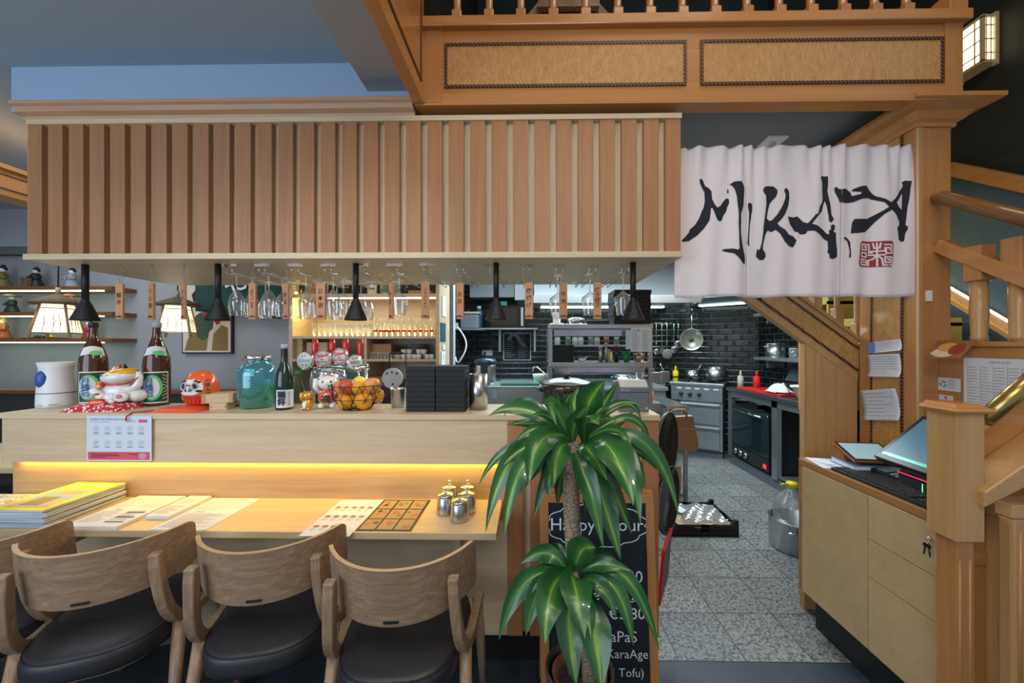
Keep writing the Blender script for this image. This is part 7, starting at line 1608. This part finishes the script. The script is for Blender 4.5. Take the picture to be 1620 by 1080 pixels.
for k in range(16): z=.02+.0135*k; prof+=[(.031,z),(.036,z+.009),(.034,z+.0125)]
prof+=[(.033,.25),(0,.25)]; m.lathe([(r_*1.35,z_*.9) for r_,z_ in prof],n=24).build('cups',cardb,t); MB().lathe([(0,.226),(.05,.226),(.05,.236),(0,.236)],n=24).build('top_cup_rim',cardb,t)
# crate
q0=P(1061,849,2.60); 
ca=PZ(1062,848,0); cb_=PZ(1168,848,0); cw=cb_.x-ca.x; cyy=ca.y
t=thing('black_crate','low black slotted plastic crate on the kitchen floor','crate',(ca.x+cw/2,cyy+.17,0)); hw_=cw/2; hd=.20; hcr=.085
MB().box(-hw_,hw_,-.17,.23,0,.008).build('crate_base',blackp,t)
def slot_wall(a,b,y0,y1,ax):
    m=MB(); n=int((b-a)/.011); 
    def B(u0,u1,z0,z1):
        if ax=='x': m.box(u0,u1,y0,y1,z0,z1)
        else: m.box(y0,y1,u0,u1,z0,z1)
    B(a,b,0,.014); B(a,b,.038,.046); B(a,b,hcr-.014,hcr)
    for k in range(n+1): u=a+(b-a)*k/n; B(max(a,u-.003),min(b,u+.003),.014,hcr-.014)
    B((a+b)/2-.03,(a+b)/2+.03,.03,hcr); return m
slot_wall(-hw_,hw_,-.17,-.163,'x').build('front_wall',blackp,t); slot_wall(-hw_,hw_,.223,.23,'x').build('rear_wall',blackp,t); slot_wall(-.163,.223,-hw_,-hw_+.007,'y').build('side_wall',blackp,t); slot_wall(-.163,.223,hw_-.007,hw_,'y').build('side_wall',blackp,t)
for sx_ in (-1,1):
    for sy_,yy in ((-1,-.17),(1,.23)):
        x0_=sx_*hw_; MB().prism([(x0_,0),(x0_-sx_*.05,0),(x0_-sx_*.05,hcr),(x0_-sx_*.035,hcr+.012),(x0_-sx_*.02,hcr+.03),(x0_,hcr+.03)],'y',yy-.001*sy_,yy-sy_*.03).build('corner_post',blackp,t)
t=thing('wrapped_flatbreads','bag of pale wrapped food filling the black crate','food',(ca.x+cw/2,cyy+.20,.0085)); m=MB(); m.grid(lambda u,v:((u-.5)*(cw-.05),(v-.5)*.34,.055+.018*math.sin(u*11+v*7)*math.sin(v*9+u*3)+.02*math.sin(PI*u)*math.sin(PI*v)),30,24); m.grid(lambda u,v:((u-.5)*(cw-.05),(v-.5)*.34,.0),2,2); m.build('food_slabs',meat,t); m=MB(); m.grid(lambda u,v:(.04+(u-.5)*(cw-.16),(v-.5)*.30,.082+.018*math.sin(u*17+v*7)*math.sin(v*15+u*5)+.02*math.sin(PI*u)*math.sin(PI*v)),34,26); m.build('plastic_wrap',plastic,t,solid=.0006); MB().obox((-.10,0,.098),(.09,.07,.001),rz=.7).build('paper_label',paper,t)
# big pot with bottle
pq=PZ(1252,838,0); t=thing('big_stockpot','large steel stockpot on the floor beside the till cabinet','pot',(1.86,2.62,0)); MB().lathe([(0,0),(.15,0),(.155,.01),(.155,.20),(.16,.205),(.152,.207),(.150,.012),(0,.012)],n=40).build('pot_body',steel,t); MB().tube([V(-.12,-.11,.16),V(-.14,-.14,.165),V(-.10,-.16,.165),V(-.08,-.135,.16)],.006,8).build('handle',chrome,t)
t=thing('water_canister','clear plastic water canister with a yellow cap standing in the stockpot','bottle',(1.84,2.62,.0125)); MB().lathe([(0,0),(.10,0),(.11,.02),(.11,.28),(.09,.33),(.03,.39),(.028,.41),(0,.41)],n=30).build('canister_body',plastic,t); c_=MB().lathe([(0,.41),(.034,.41),(.034,.44),(0,.442)],n=20).build('cap',yellowpl,t); MB().tube([V(-.02,0,.43),V(-.07,-.02,.435),V(-.09,-.02,.43)],.006,6).build('cap_tab',yellowpl,c_)
# trays hanging on the end of the bar
for k,(zc3,r_,lb) in enumerate(((.92,.165,'upper round black serving tray hanging on the end of the bar'),(.645,.165,'lower round black serving tray hanging on the end of the bar'))):
    x_=.672+.014*k; y_=1.84+.02*k; t=thing('round_tray',lb,'tray',(x_,y_,zc3),0,'round trays at the end of the bar'); Mr=Matrix.Rotation(-.66,3,'Z')@Matrix.Rotation(PI/2,3,'Y'); MB().lathe([(0,0),(r_-.01,0),(r_,.008),(r_,.016),(r_-.006,.017),(r_-.014,.006),(0,.006)],n=44,M=Mr).build('tray_disc',mat('tray_black',(.012,.011,.010),.3),t)
    MB().lathe([(r_-.002,.0162),(r_+.0015,.0175),(r_-.002,.019)],n=44,M=Mr).build('tray_rim',mat('tray_rim',(.25,.23,.2),.3),t)
t=thing('red_folder','black folder with a bright red edge leaning low on the end of the bar','folder',(.63,1.72,.30)); m=MB(); Mr=Matrix.Rotation(-.5,3,'Z')@Matrix.Rotation(.08,3,'Y'); m.obox((0,0,.10),(.012,.22,.24),M=Mr); m.build('folder_board',blackp,t); MB().obox(tuple(Mr@V(.0,-.113,0)+V(0,0,.10)),(.014,.008,.245),M=Mr).obox(tuple(Mr@V(0,0,.122)+V(0,0,.10)),(.014,.22,.006),M=Mr).build('red_edge',redpl,t)
t=thing('dark_end_board','thin dark board standing against the end of the bar','board',(.575,1.75,.15)); bx('board',.5625,.570,1.66,1.86,.0,.95,blackr,t)
# ============ till cabinet on the right
XT=1.375; yb_=1.905; yf=1.253; ztc=.838
t=thing('till_cabinet','pale maple till cabinet with a brown edge, door and drawers at the right','cabinet',(1.6,1.55,0))
edge=wood('cabinet_edge',(.30,.13,.04),(.42,.20,.07),'Y',.35,across=30,along=1.5)
bx('carcass',XT+.018,1.760,yf,yb_,.18,ztc-.032,mapleCab,t); bx('cabinet_top',XT+.002,1.765,yf-.005,yb_+.008,ztc-.031,ztc,edge,t,bevel=.0015)
bx('rear_edge',XT+.002,XT+.017,yb_-.018,yb_+.006,.18,ztc-.032,edge,t)
ysp=PX(1373,860,XT).y
bx('cupboard_door',XT,XT+.017,ysp+.0015,yb_-.019,.18,ztc-.034,mapleCab,t,bevel=.001)
za=.655; zb2=.50
zsp1=PX(1372,851,XT).z; zsp2=PX(1372,911,XT).z
d1=bx('drawer_front',XT,XT+.017,yf,ysp-.0015,zsp1+.0015,ztc-.034,mapleCab,t,bevel=.001); bx('drawer_front',XT,XT+.017,yf,ysp-.0015,zsp2+.0015,zsp1-.0015,mapleCab,t,bevel=.001); bx('drawer_front',XT,XT+.017,yf,ysp-.0015,.18,zsp2-.0015,mapleCab,t,bevel=.001)
bx('kickboard',XT+.06,1.75,yf,yb_-.03,0,.179,kick,t)
kp=PX(1474,862,XT); t=thing('key_ring','small bunch of keys hanging in the lock of the top drawer','keys',(XT-.006,kp.y+.004,kp.z+.02)); MB().tube([V(.005,0,0),V(-.002,0,0)],.006,12).build('lock',steel,t); MB().tube([V(-.006,.007*math.cos(a),-.008+.008*math.sin(a)) for a in [2*PI*i/14 for i in range(14)]],.001,5,closed=True).build('ring',chrome,t)
for s_ in (-1,1): k_=MB(); k_.ell((-.006,.006*s_,-.024),(.0015,.008,.008)).obox((-.006,.008*s_,-.044),(.0015,.004,.028),rx=.15*s_); k_.build('key',mat('dark_keys',(.05,.05,.05),.3,metal=.8),t)
zT=ztc+.0005
# papers, book, tablet
t=thing('loose_receipts','pile of loose printed papers at the far end of the till cabinet','papers',(1.50,1.79,zT)); m=MB()
for k in range(5): m.obox((-.0+.012*k,-.02*k+.02,.0012+.0024*k),(.22,.17,.0012),rz=.12*k-.2)
m.build('sheets',paper,t); m=MB(); lines(m,Matrix.Translation((-.02,-.06,.0128))@Matrix.Rotation(.28,4,'Z'),-.08,.08,-.06,.06,10,0,.0016,3); m.build('print',[inkl],t)
t=thing('order_book','thick blue edged book lying under the tablet','book',(1.555,1.735,zT+.0135),-.12); MB().box(-.095,.095,-.07,.075,.002,.022).build('pages',paper,t); MB().box(-.098,.098,-.073,.078,0,.002).box(-.098,.098,-.073,.078,.0221,.0245).build('cover',mat('book_blue',(.10,.18,.35),.4),t)
t=thing('tablet_computer','tablet with a pale lit screen in an orange brown stand case','tablet',(1.56,1.735,zT+.0385),-.12)
Rt=Matrix.Rotation(.34,3,'X')
b_=MB().obox((0,0,.040),(.20,.15,.010),M=Rt).build('case',mat('tan_case',(.30,.10,.03),.45),t,bevel=.003); b2=MB().obox(tuple(V(0,0,.040)+Rt@V(0,0,.0065)),(.19,.14,.003),M=Rt).build('bezel',blackp,t); MB().obox(tuple(V(0,0,.040)+Rt@V(0,0,.0085)),(.172,.122,.001),M=Rt).build('screen',screen2,b2)
MB().prism([(-.005,0),(.07,0),(.066,.052),(-.0,.030)],'x',-.095,.095).build('stand',mat('tan_case',(.30,.10,.03),.45),t)
# keyboard
ka=PX(1300,757,XT+.01); t=thing('computer_keyboard','black keyboard along the front edge of the till cabinet','keyboard',(XT+.085,1.50,zT)); MB().box(-.068,.068,-.23,.23,.001,.014).build('base',blackp,t,bevel=.003)
keyt=MB()
for r_ in range(6):
    for c_ in range(20):
        if c_ in (15,): continue
        x=-.058+.0205*r_; y=.215-.0222*c_; keyt.box(x,x+.016,y-.018,y,.0145,.019)
keyt.build('keys',mat('key_black',(.035,.038,.042),.4),t)
# card terminal
t=thing('card_terminal','small black card terminal with a keypad beside the till base','terminal',(1.56,1.60,zT),.25); MB().prism([(-.07,0),(.07,0),(.07,.035),(-.07,.018)],'x',-.037,.037).build('body',blackp,t,bevel=.004)
m=MB()
for r_ in range(4):
    for c_ in range(3): m.obox((-.02+.02*c_,-.055+.018*r_,.021+.0022*r_),(.014,.011,.004))
m.build('keypad',greyl,t); MB().obox((0,.035,.033),(.05,.04,.003),rx=.12).build('display',mat('teal_display',(.1,.25,.25),.3),t)
# pos terminal
t=thing('till_monitor','large tilted touch screen till with a red light strip on its base','monitor',(1.565,1.42,zT),-.05)
MB().prism([(-.12,0),(.10,0),(.10,.075),(-.12,.075)],'x',-.075,.06).build('base',mat('gloss_black',(.01,.01,.011),.12,coat=1),t,bevel=.006); MB().box(-.0765,-.0755,-.12,.10,.062,.066).build('red_light_strip',mat('red_led',(.8,.02,.06),.4,emit=(1,.03,.08),es=1.4),t)
MB().box(-.0766,-.0756,.0,.002,.02,.05).build('status_light',mat('green_led',(.1,.8,.3),.4,emit=(.1,1,.4),es=2),t)
# the screen leans back, facing the staff side and the viewer's left
s0=V(-.10,.125,.085); 
Rm=Matrix.Rotation(-.62,3,'Y')
def Sc(x,y,z): return V(-.105,0,.088)+Rm@V(0,0,0)+Matrix.Rotation(.0,3,'Z')@V(x*math.cos(.72),y,x*math.sin(.72))+V(-math.sin(.72)*z,0,math.cos(.72)*z)
def sbox(x0,x1,y0,y1,z0,z1): m=MB(); return m.add([Sc(*p) for p in [(x0,y0,z0),(x1,y0,z0),(x1,y1,z0),(x0,y1,z0),(x0,y0,z1),(x1,y0,z1),(x1,y1,z1),(x0,y1,z1)]],[(0,3,2,1),(4,5,6,7),(0,1,5,4),(1,2,6,5),(2,3,7,6),(3,0,4,7)],False)
sbox(0,.26,-.175,.155,0,.030).build('monitor_housing',blackp,t,bevel=.004); s_=sbox(.022,.24,-.155,.135,.0301,.0312).build('screen',screen,t); sbox(.022,.036,-.155,.135,.0313,.0318).build('taskbar',mat('screen_green',(.1,.5,.35),.3,emit=(.2,.8,.55),es=.3),s_); sbox(.10,.22,-.10,-.02,.0313,.0318).build('window_tile',mat('screen_dark',(.1,.3,.4),.3,emit=(.12,.30,.40),es=.3),s_)
MB().box(-.02,.09,-.04,.04,.075,.13).build('neck',blackp,t)
# ============ newel with rails, right foreground
XN0=at(1513,1.14); Yn=1.14; XN1=at(1558.5,Yn)
t=thing('newel_post','square capped beech newel post in the right foreground','post',((XN0+XN1)/2,Yn+.04,0))
zn0=P(1530,858,Yn).z; zn1=P(1530,654,Yn).z
bx('upper_block',XN0,XN1,Yn,Yn+.085,zn0,zn1,beechZ,t,bevel=.003)
capital([(0,0),(.010,0),(.014,.008),(.010,.016),(.002,.018),(-.006,.026),(-.01,.028)],XN0,XN1,Yn,Yn+.095,zn1).build('cap',honeyX,t,w=True)
bx('shaft',XN0+.012,XN1-.010,Yn+.012,Yn+.078,.0,zn0-.0005,honeyZ,t,bevel=.012)
m=MB(); xc=(XN0+XN1)/2
for x_ in (xc-.018,xc+.012): m.tube([V(x_,Yn+.0125,.1),V(x_,Yn+.0125,zn0-.06)],.003,8)
m.build('fluting',honeyZ,t,w=True)
t=thing('brass_handrail','thick aged brass handrail rising to the right from the newel post','rail',(XN1,1.19,1.2)); a=P(1556,664,1.18); b=P(1690,552,1.18); MB().tube([a-V(XN1,1.19,1.2),b-V(XN1,1.19,1.2)],.0235,20).build('rail',brass,t)
t=thing('sloping_side_panel','sloping reddish beech panel between newel and right edge, under the brass rail','panel',(XN1,1.2,.9)); 
def qq(px,py,Y=1.2): p=P(px,py,Y); return (p.x,p.z)
m=MB(); m.prism([qq(1559,690),qq(1559,770),qq(1700,690),qq(1700,570)],'y',1.215,1.235); m.build('panel_board',honeyX,t,w=True)
m=MB(); m.prism([qq(1559,779,1.12),qq(1559,803,1.12),qq(1700,733,1.12),qq(1700,684,1.12)],'y',1.12,1.2145); m.build('string_board',beechX,t,w=True,bevel=.004)
fb=None
for k,px in enumerate((1582,1604)):
    Y=(1.22,1.16)[k]; x=at(px,Y); zt5=(P(px,790,Y).z)
    lb='fluted beech baluster under the sloping board, '+('partly hidden by the newel','rightmost at the photo edge')[k]
    t=thing('fluted_baluster',lb,'baluster',(x,Y,0),0,'fluted balusters by the newel'); MB().box(-.028,.028,-.02,.02,.05,zt5-.05).build('shaft',beechZ,t,bevel=.008); MB().box(-.032,.032,-.022,.022,zt5-.05,zt5-.008).build('top_block',beechZ,t,bevel=.003); MB().tube([V(-.008,-.021,.2),V(-.008,-.021,zt5-.09)],.004,8).build('fluting',honeyZ,t); MB().box(-.03,.03,-.02,.02,0,.05).build('foot',beechZ,t)
t=thing('lower_stair_panelling','dark beech panelling behind the fluted balusters at the lower right','panelling',(1.7,1.24,0)); bx('panel',XN1+.002,2.1,1.236,1.25,0,.92,honeyZ,t); bx('rail',XN1+.002,2.1,1.228,1.236,.70,.74,honeyX,t)
# ============ notices on the post side (plane X = xp0) and kneewall
def note(name,px,py,w,h,label,mats_,fn=None,rx=0,curl=.01,X=xp0-.0045):
    p=PX(px,py,X); t=thing(name,label,'paper',(X-.003,p.y,p.z)); R=Matrix.Rotation(rx,3,'X')
    def f(u,v): q=R@V(0,(.5-u)*w,(.5-v)*h); return V(-.002-curl*max(0,(abs(v-.5)*2))**3*(1 if v>.5 else .4)-curl*.6*(1-u)**3,q.y,q.z)
    m=MB(); m.grid(f,8,10); m.build('sheet',mats_,t,solid=.0006,norm=False)
    if fn: m=MB(); fn(m,lambda u,v:f(u,v)-V(.0012,0,0)); m.build('writing',[inkl,skyblue,redp],t,norm=False)
    return t
def wr(n,u0,u1,v0,v1,seed=1,mi=0,th=.012):
    def g(m,f):
        rr=random.Random(seed); m.mi=mi
        for i in range(n):
            v=v0+(v1-v0)*i/max(1,n-1); e=u0+(u1-u0)*rr.uniform(.55,1); K=6
            for k in range(K): a=u0+(e-u0)*k/K; b=u0+(e-u0)*(k+1)/K; m.add([f(a,v),f(b,v),f(b,v+th),f(a,v+th)],[(0,1,2,3)],False)
    return g
def n1(m,f):
    m.mi=1; m.add([f(0.0,0.0),f(.2,0),f(.2,1),f(0.0,1)],[(0,1,2,3)],False); wr(4,.28,.9,.2,.75,3)(m,f)
note('blue_edged_note',1403,548,.155,.055,'small white note with a blue end, uppermost on the post side',paper,n1,rx=-.12)
note('printed_note',1402,578,.155,.11,'white printed note below the blue edged one on the post side',paper,wr(8,.1,.9,.1,.85,5),rx=-.06,curl=.014)
note('handwritten_note',1396,640,.18,.15,'large handwritten note, lowest on the post side',mat('bluish_paper',(.60,.64,.72),.7),wr(7,.1,.9,.12,.85,8),rx=-.18,curl=.016)
# kneewall notices (plane X = XK)
def knote(name,px0,px1,py,hpx,label,mm,fn,xo=.001):
    a=PX(px0,py,XK-.004); b=PX(px1,py,XK-.004); w=a.y-b.y; h=abs(PX(px0,py-hpx/2,XK).z-PX(px0,py+hpx/2,XK).z); c=(a+b)/2
    t=thing(name,label,'paper',(XK-.0015,c.y,c.z)); MB().box(-.001,0,-w/2,w/2,-h/2,h/2).build('sheet',mm,t)
    M=frameM(V(-.0016,0,0),V(0,-1,0),V(0,0,1)); m=MB(); fn(m,M,w/2,h/2); m.build('printed_content',[ink,inkl,greenpl,redp,mat('burger_brown',(.30,.10,.03),.4),mat('burger_tan',(.55,.30,.12),.4),white],t); return t
def c1(m,M,w,h):
    for k in range(3):
        a0=2*PI*k/3+.5; m.mi=2; stroke(m,[(-w*.55+.011*math.cos(a0+a*.3),.011*math.sin(a0+a*.3)) for a in range(6)],.006,M)
    lines(m,M,-w*.1,w*.9,-h*.7,h*.8,5,1,.002,4)
knote('recycling_card',1484,1519,608,20,'small white card with a green recycling sign on the low wall',paper,c1)
knote('business_card',1485,1507,632,14,'little white card with a red emblem below the recycling card',paper,lambda m,M,w,h:(rect(m,M,-.005,.005,h*.2,h*.75,3),lines(m,M,-w*.8,w*.8,-h*.7,0,2,0,.002,2)))
def c3(m,M,w,h):
    for k in range(6): m.mi=1; x=-w*.88+k*(w*1.76/5); m.add([M@V(x,-h*.8,0),M@V(x+.001,-h*.8,0),M@V(x+.001,h*.75,0),M@V(x,h*.75,0)],[(0,1,2,3)],False)
    for k in range(5): lines(m,M,-w*.86+k*w*.352,-w*.56+k*w*.352,-h*.8,h*.72,15,k%2,.0016,k+3)
    text_mb(m,'MENÜ PLAN',M@Matrix.Translation((0,h*.86,0)),size=.012)
knote('printed_schedule',1524,1650,615,88,'large printed table sheet on the low wall at the right edge',paper,c3)
a=PX(1466,565,XK-.02); t=thing('burger_flyer','glossy flyer with a burger photo lying tilted on top of the low wall','flyer',(XK-.045,1.60,zk-.012))
fp=[P(1462,567,1.62),P(1519,567,1.50),P(1546,538.5,1.52),P(1484,538.5,1.66)]
L=V(*t.location); m=MB(); m.add([p-L for p in fp],[(0,1,2,3)],False); m.build('sheet',mat('flyer_brown',(.22,.09,.035),.25),t,solid=.0008)
def fl(u,v,o=.0012): p=fp[0]*(1-u)*(1-v)+fp[1]*u*(1-v)+fp[2]*u*v+fp[3]*(1-u)*v; n_=(fp[1]-fp[0]).cross(fp[3]-fp[0]).normalized(); n_=n_ if n_.y<0 else -n_; return p-L+n_*o
def bl(m,cu,cv,ru,rv,mi,o): m.mi=mi; m.add([fl(cu+ru*math.cos(2*PI*i/18),cv+rv*math.sin(2*PI*i/18),o) for i in range(18)],[tuple(range(18))],False)
m=MB(); bl(m,.45,.35,.34,.28,0,.0010); bl(m,.42,.62,.26,.24,1,.0013); bl(m,.70,.5,.2,.3,2,.0014); bl(m,.2,.3,.12,.12,0,.0016); m.build('food_photo',[mat('flyer_plate',(.55,.42,.32),.3),mat('flyer_bun',(.50,.22,.06),.3),mat('flyer_sauce',(.22,.03,.02),.3)],t,norm=False)
# sticker on the bar end
# ============ lights
def area(name,loc,size,power,col,rot=(0,0,0),sy=None):
    l=bpy.data.lights.new(name,'AREA'); l.energy=power; l.color=col; l.size=size
    if sy: l.shape='RECTANGLE'; l.size_y=sy
    o=bpy.data.objects.new(name,l); C.objects.link(o); o.location=loc; o.rotation_euler=rot; return o
def spot(name,loc,power,col,ang=110,blend=.6,rad=.02,rot=(0,0,0)):
    l=bpy.data.lights.new(name,'SPOT'); l.energy=power; l.color=col; l.spot_size=math.radians(ang); l.spot_blend=blend; l.shadow_soft_size=rad
    o=bpy.data.objects.new(name,l); C.objects.link(o); o.location=loc; o.rotation_euler=rot; return o
def point(name,loc,power,col,rad=.03):
    l=bpy.data.lights.new(name,'POINT'); l.energy=power; l.color=col; l.shadow_soft_size=rad
    o=bpy.data.objects.new(name,l); C.objects.link(o); o.location=loc; return o
w=bpy.data.worlds.new('world'); bpy.context.scene.world=w; w.use_nodes=True
w.node_tree.nodes['Background'].inputs[0].default_value=(.78,.88,1,1); w.node_tree.nodes['Background'].inputs[1].default_value=.38
# shop-front windows behind the viewer (daylight)
area('shop_window_light',(-2.6,-1.3,1.7),2.6,52,(.74,.87,1),rot=(math.radians(90),0,math.radians(-18)),sy=1.8)
area('dining_ceiling_light',(.2,-.2,2.62),.9,15,(1,.90,.76),rot=(math.radians(25),0,0))
area('stairwell_light',(1.0,.6,4.4),1.2,22,(1,.84,.62),rot=(math.radians(12),0,0))
spot('ceiling_spot',(-.9,.15,2.66),26,(1,.93,.84),ang=95,rad=.05,rot=(math.radians(28),0,0))
spot('ceiling_spot',(-2.0,.2,2.66),14,(.85,.92,1),ang=95,rad=.05,rot=(math.radians(28),0,0))
# kitchen fluorescent tubes
area('kitchen_tube',(.2,3.7,2.5),1.4,54,(.74,.92,1),sy=.25)
area('kitchen_tube',(1.5,3.3,2.5),1.2,60,(.76,.93,1),sy=.25)
area('hood_light',(.9,4.95,1.98),1.0,16,(.75,1,.97),sy=.12)
area('hood_light',(2.2,4.75,2.12),.6,14,(.75,1,.95),sy=.12)
area('kitchen_tube',(-1.2,2.7,2.5),1.2,6,(1,.9,.7),sy=.3)
# pendants, light strips
for i_,px_ in enumerate((135,345,563,785,1001.5)): spot('pendant_light',(at(px_,1.724),1.724,zc-.245),7.5,(1,.83,.58),ang=100,blend=.5,rad=.012)
area('recess_strip_light',((xL+xm)/2,1.645,.884),xm-xL-.05,1.3,(1,.68,.16),sy=.02)
area('back_bar_strip_light',((sx0+sx1)/2,2.93,zA-.014),sx1-sx0-.1,3.2,(1,.85,.42),sy=.02)
area('back_bar_strip_light',(sx0+.06,2.95,zB+.30),.25,.8,(1,.80,.10),rot=(0,math.radians(60),0),sy=.02)
# rear dining room
area('rear_room_light',(-3.4,2.2,2.6),1.2,26,(.85,.92,1))
point('stair_step_glow',(2.35,2.5,1.95),2.0,(1,.8,.3),.05)
sc=bpy.context.scene
sc.view_settings.view_transform='Standard'; sc.view_settings.look='None'; sc.view_settings.gamma=1; sc.view_settings.use_curve_mapping=False
sc.view_settings.exposure=.16
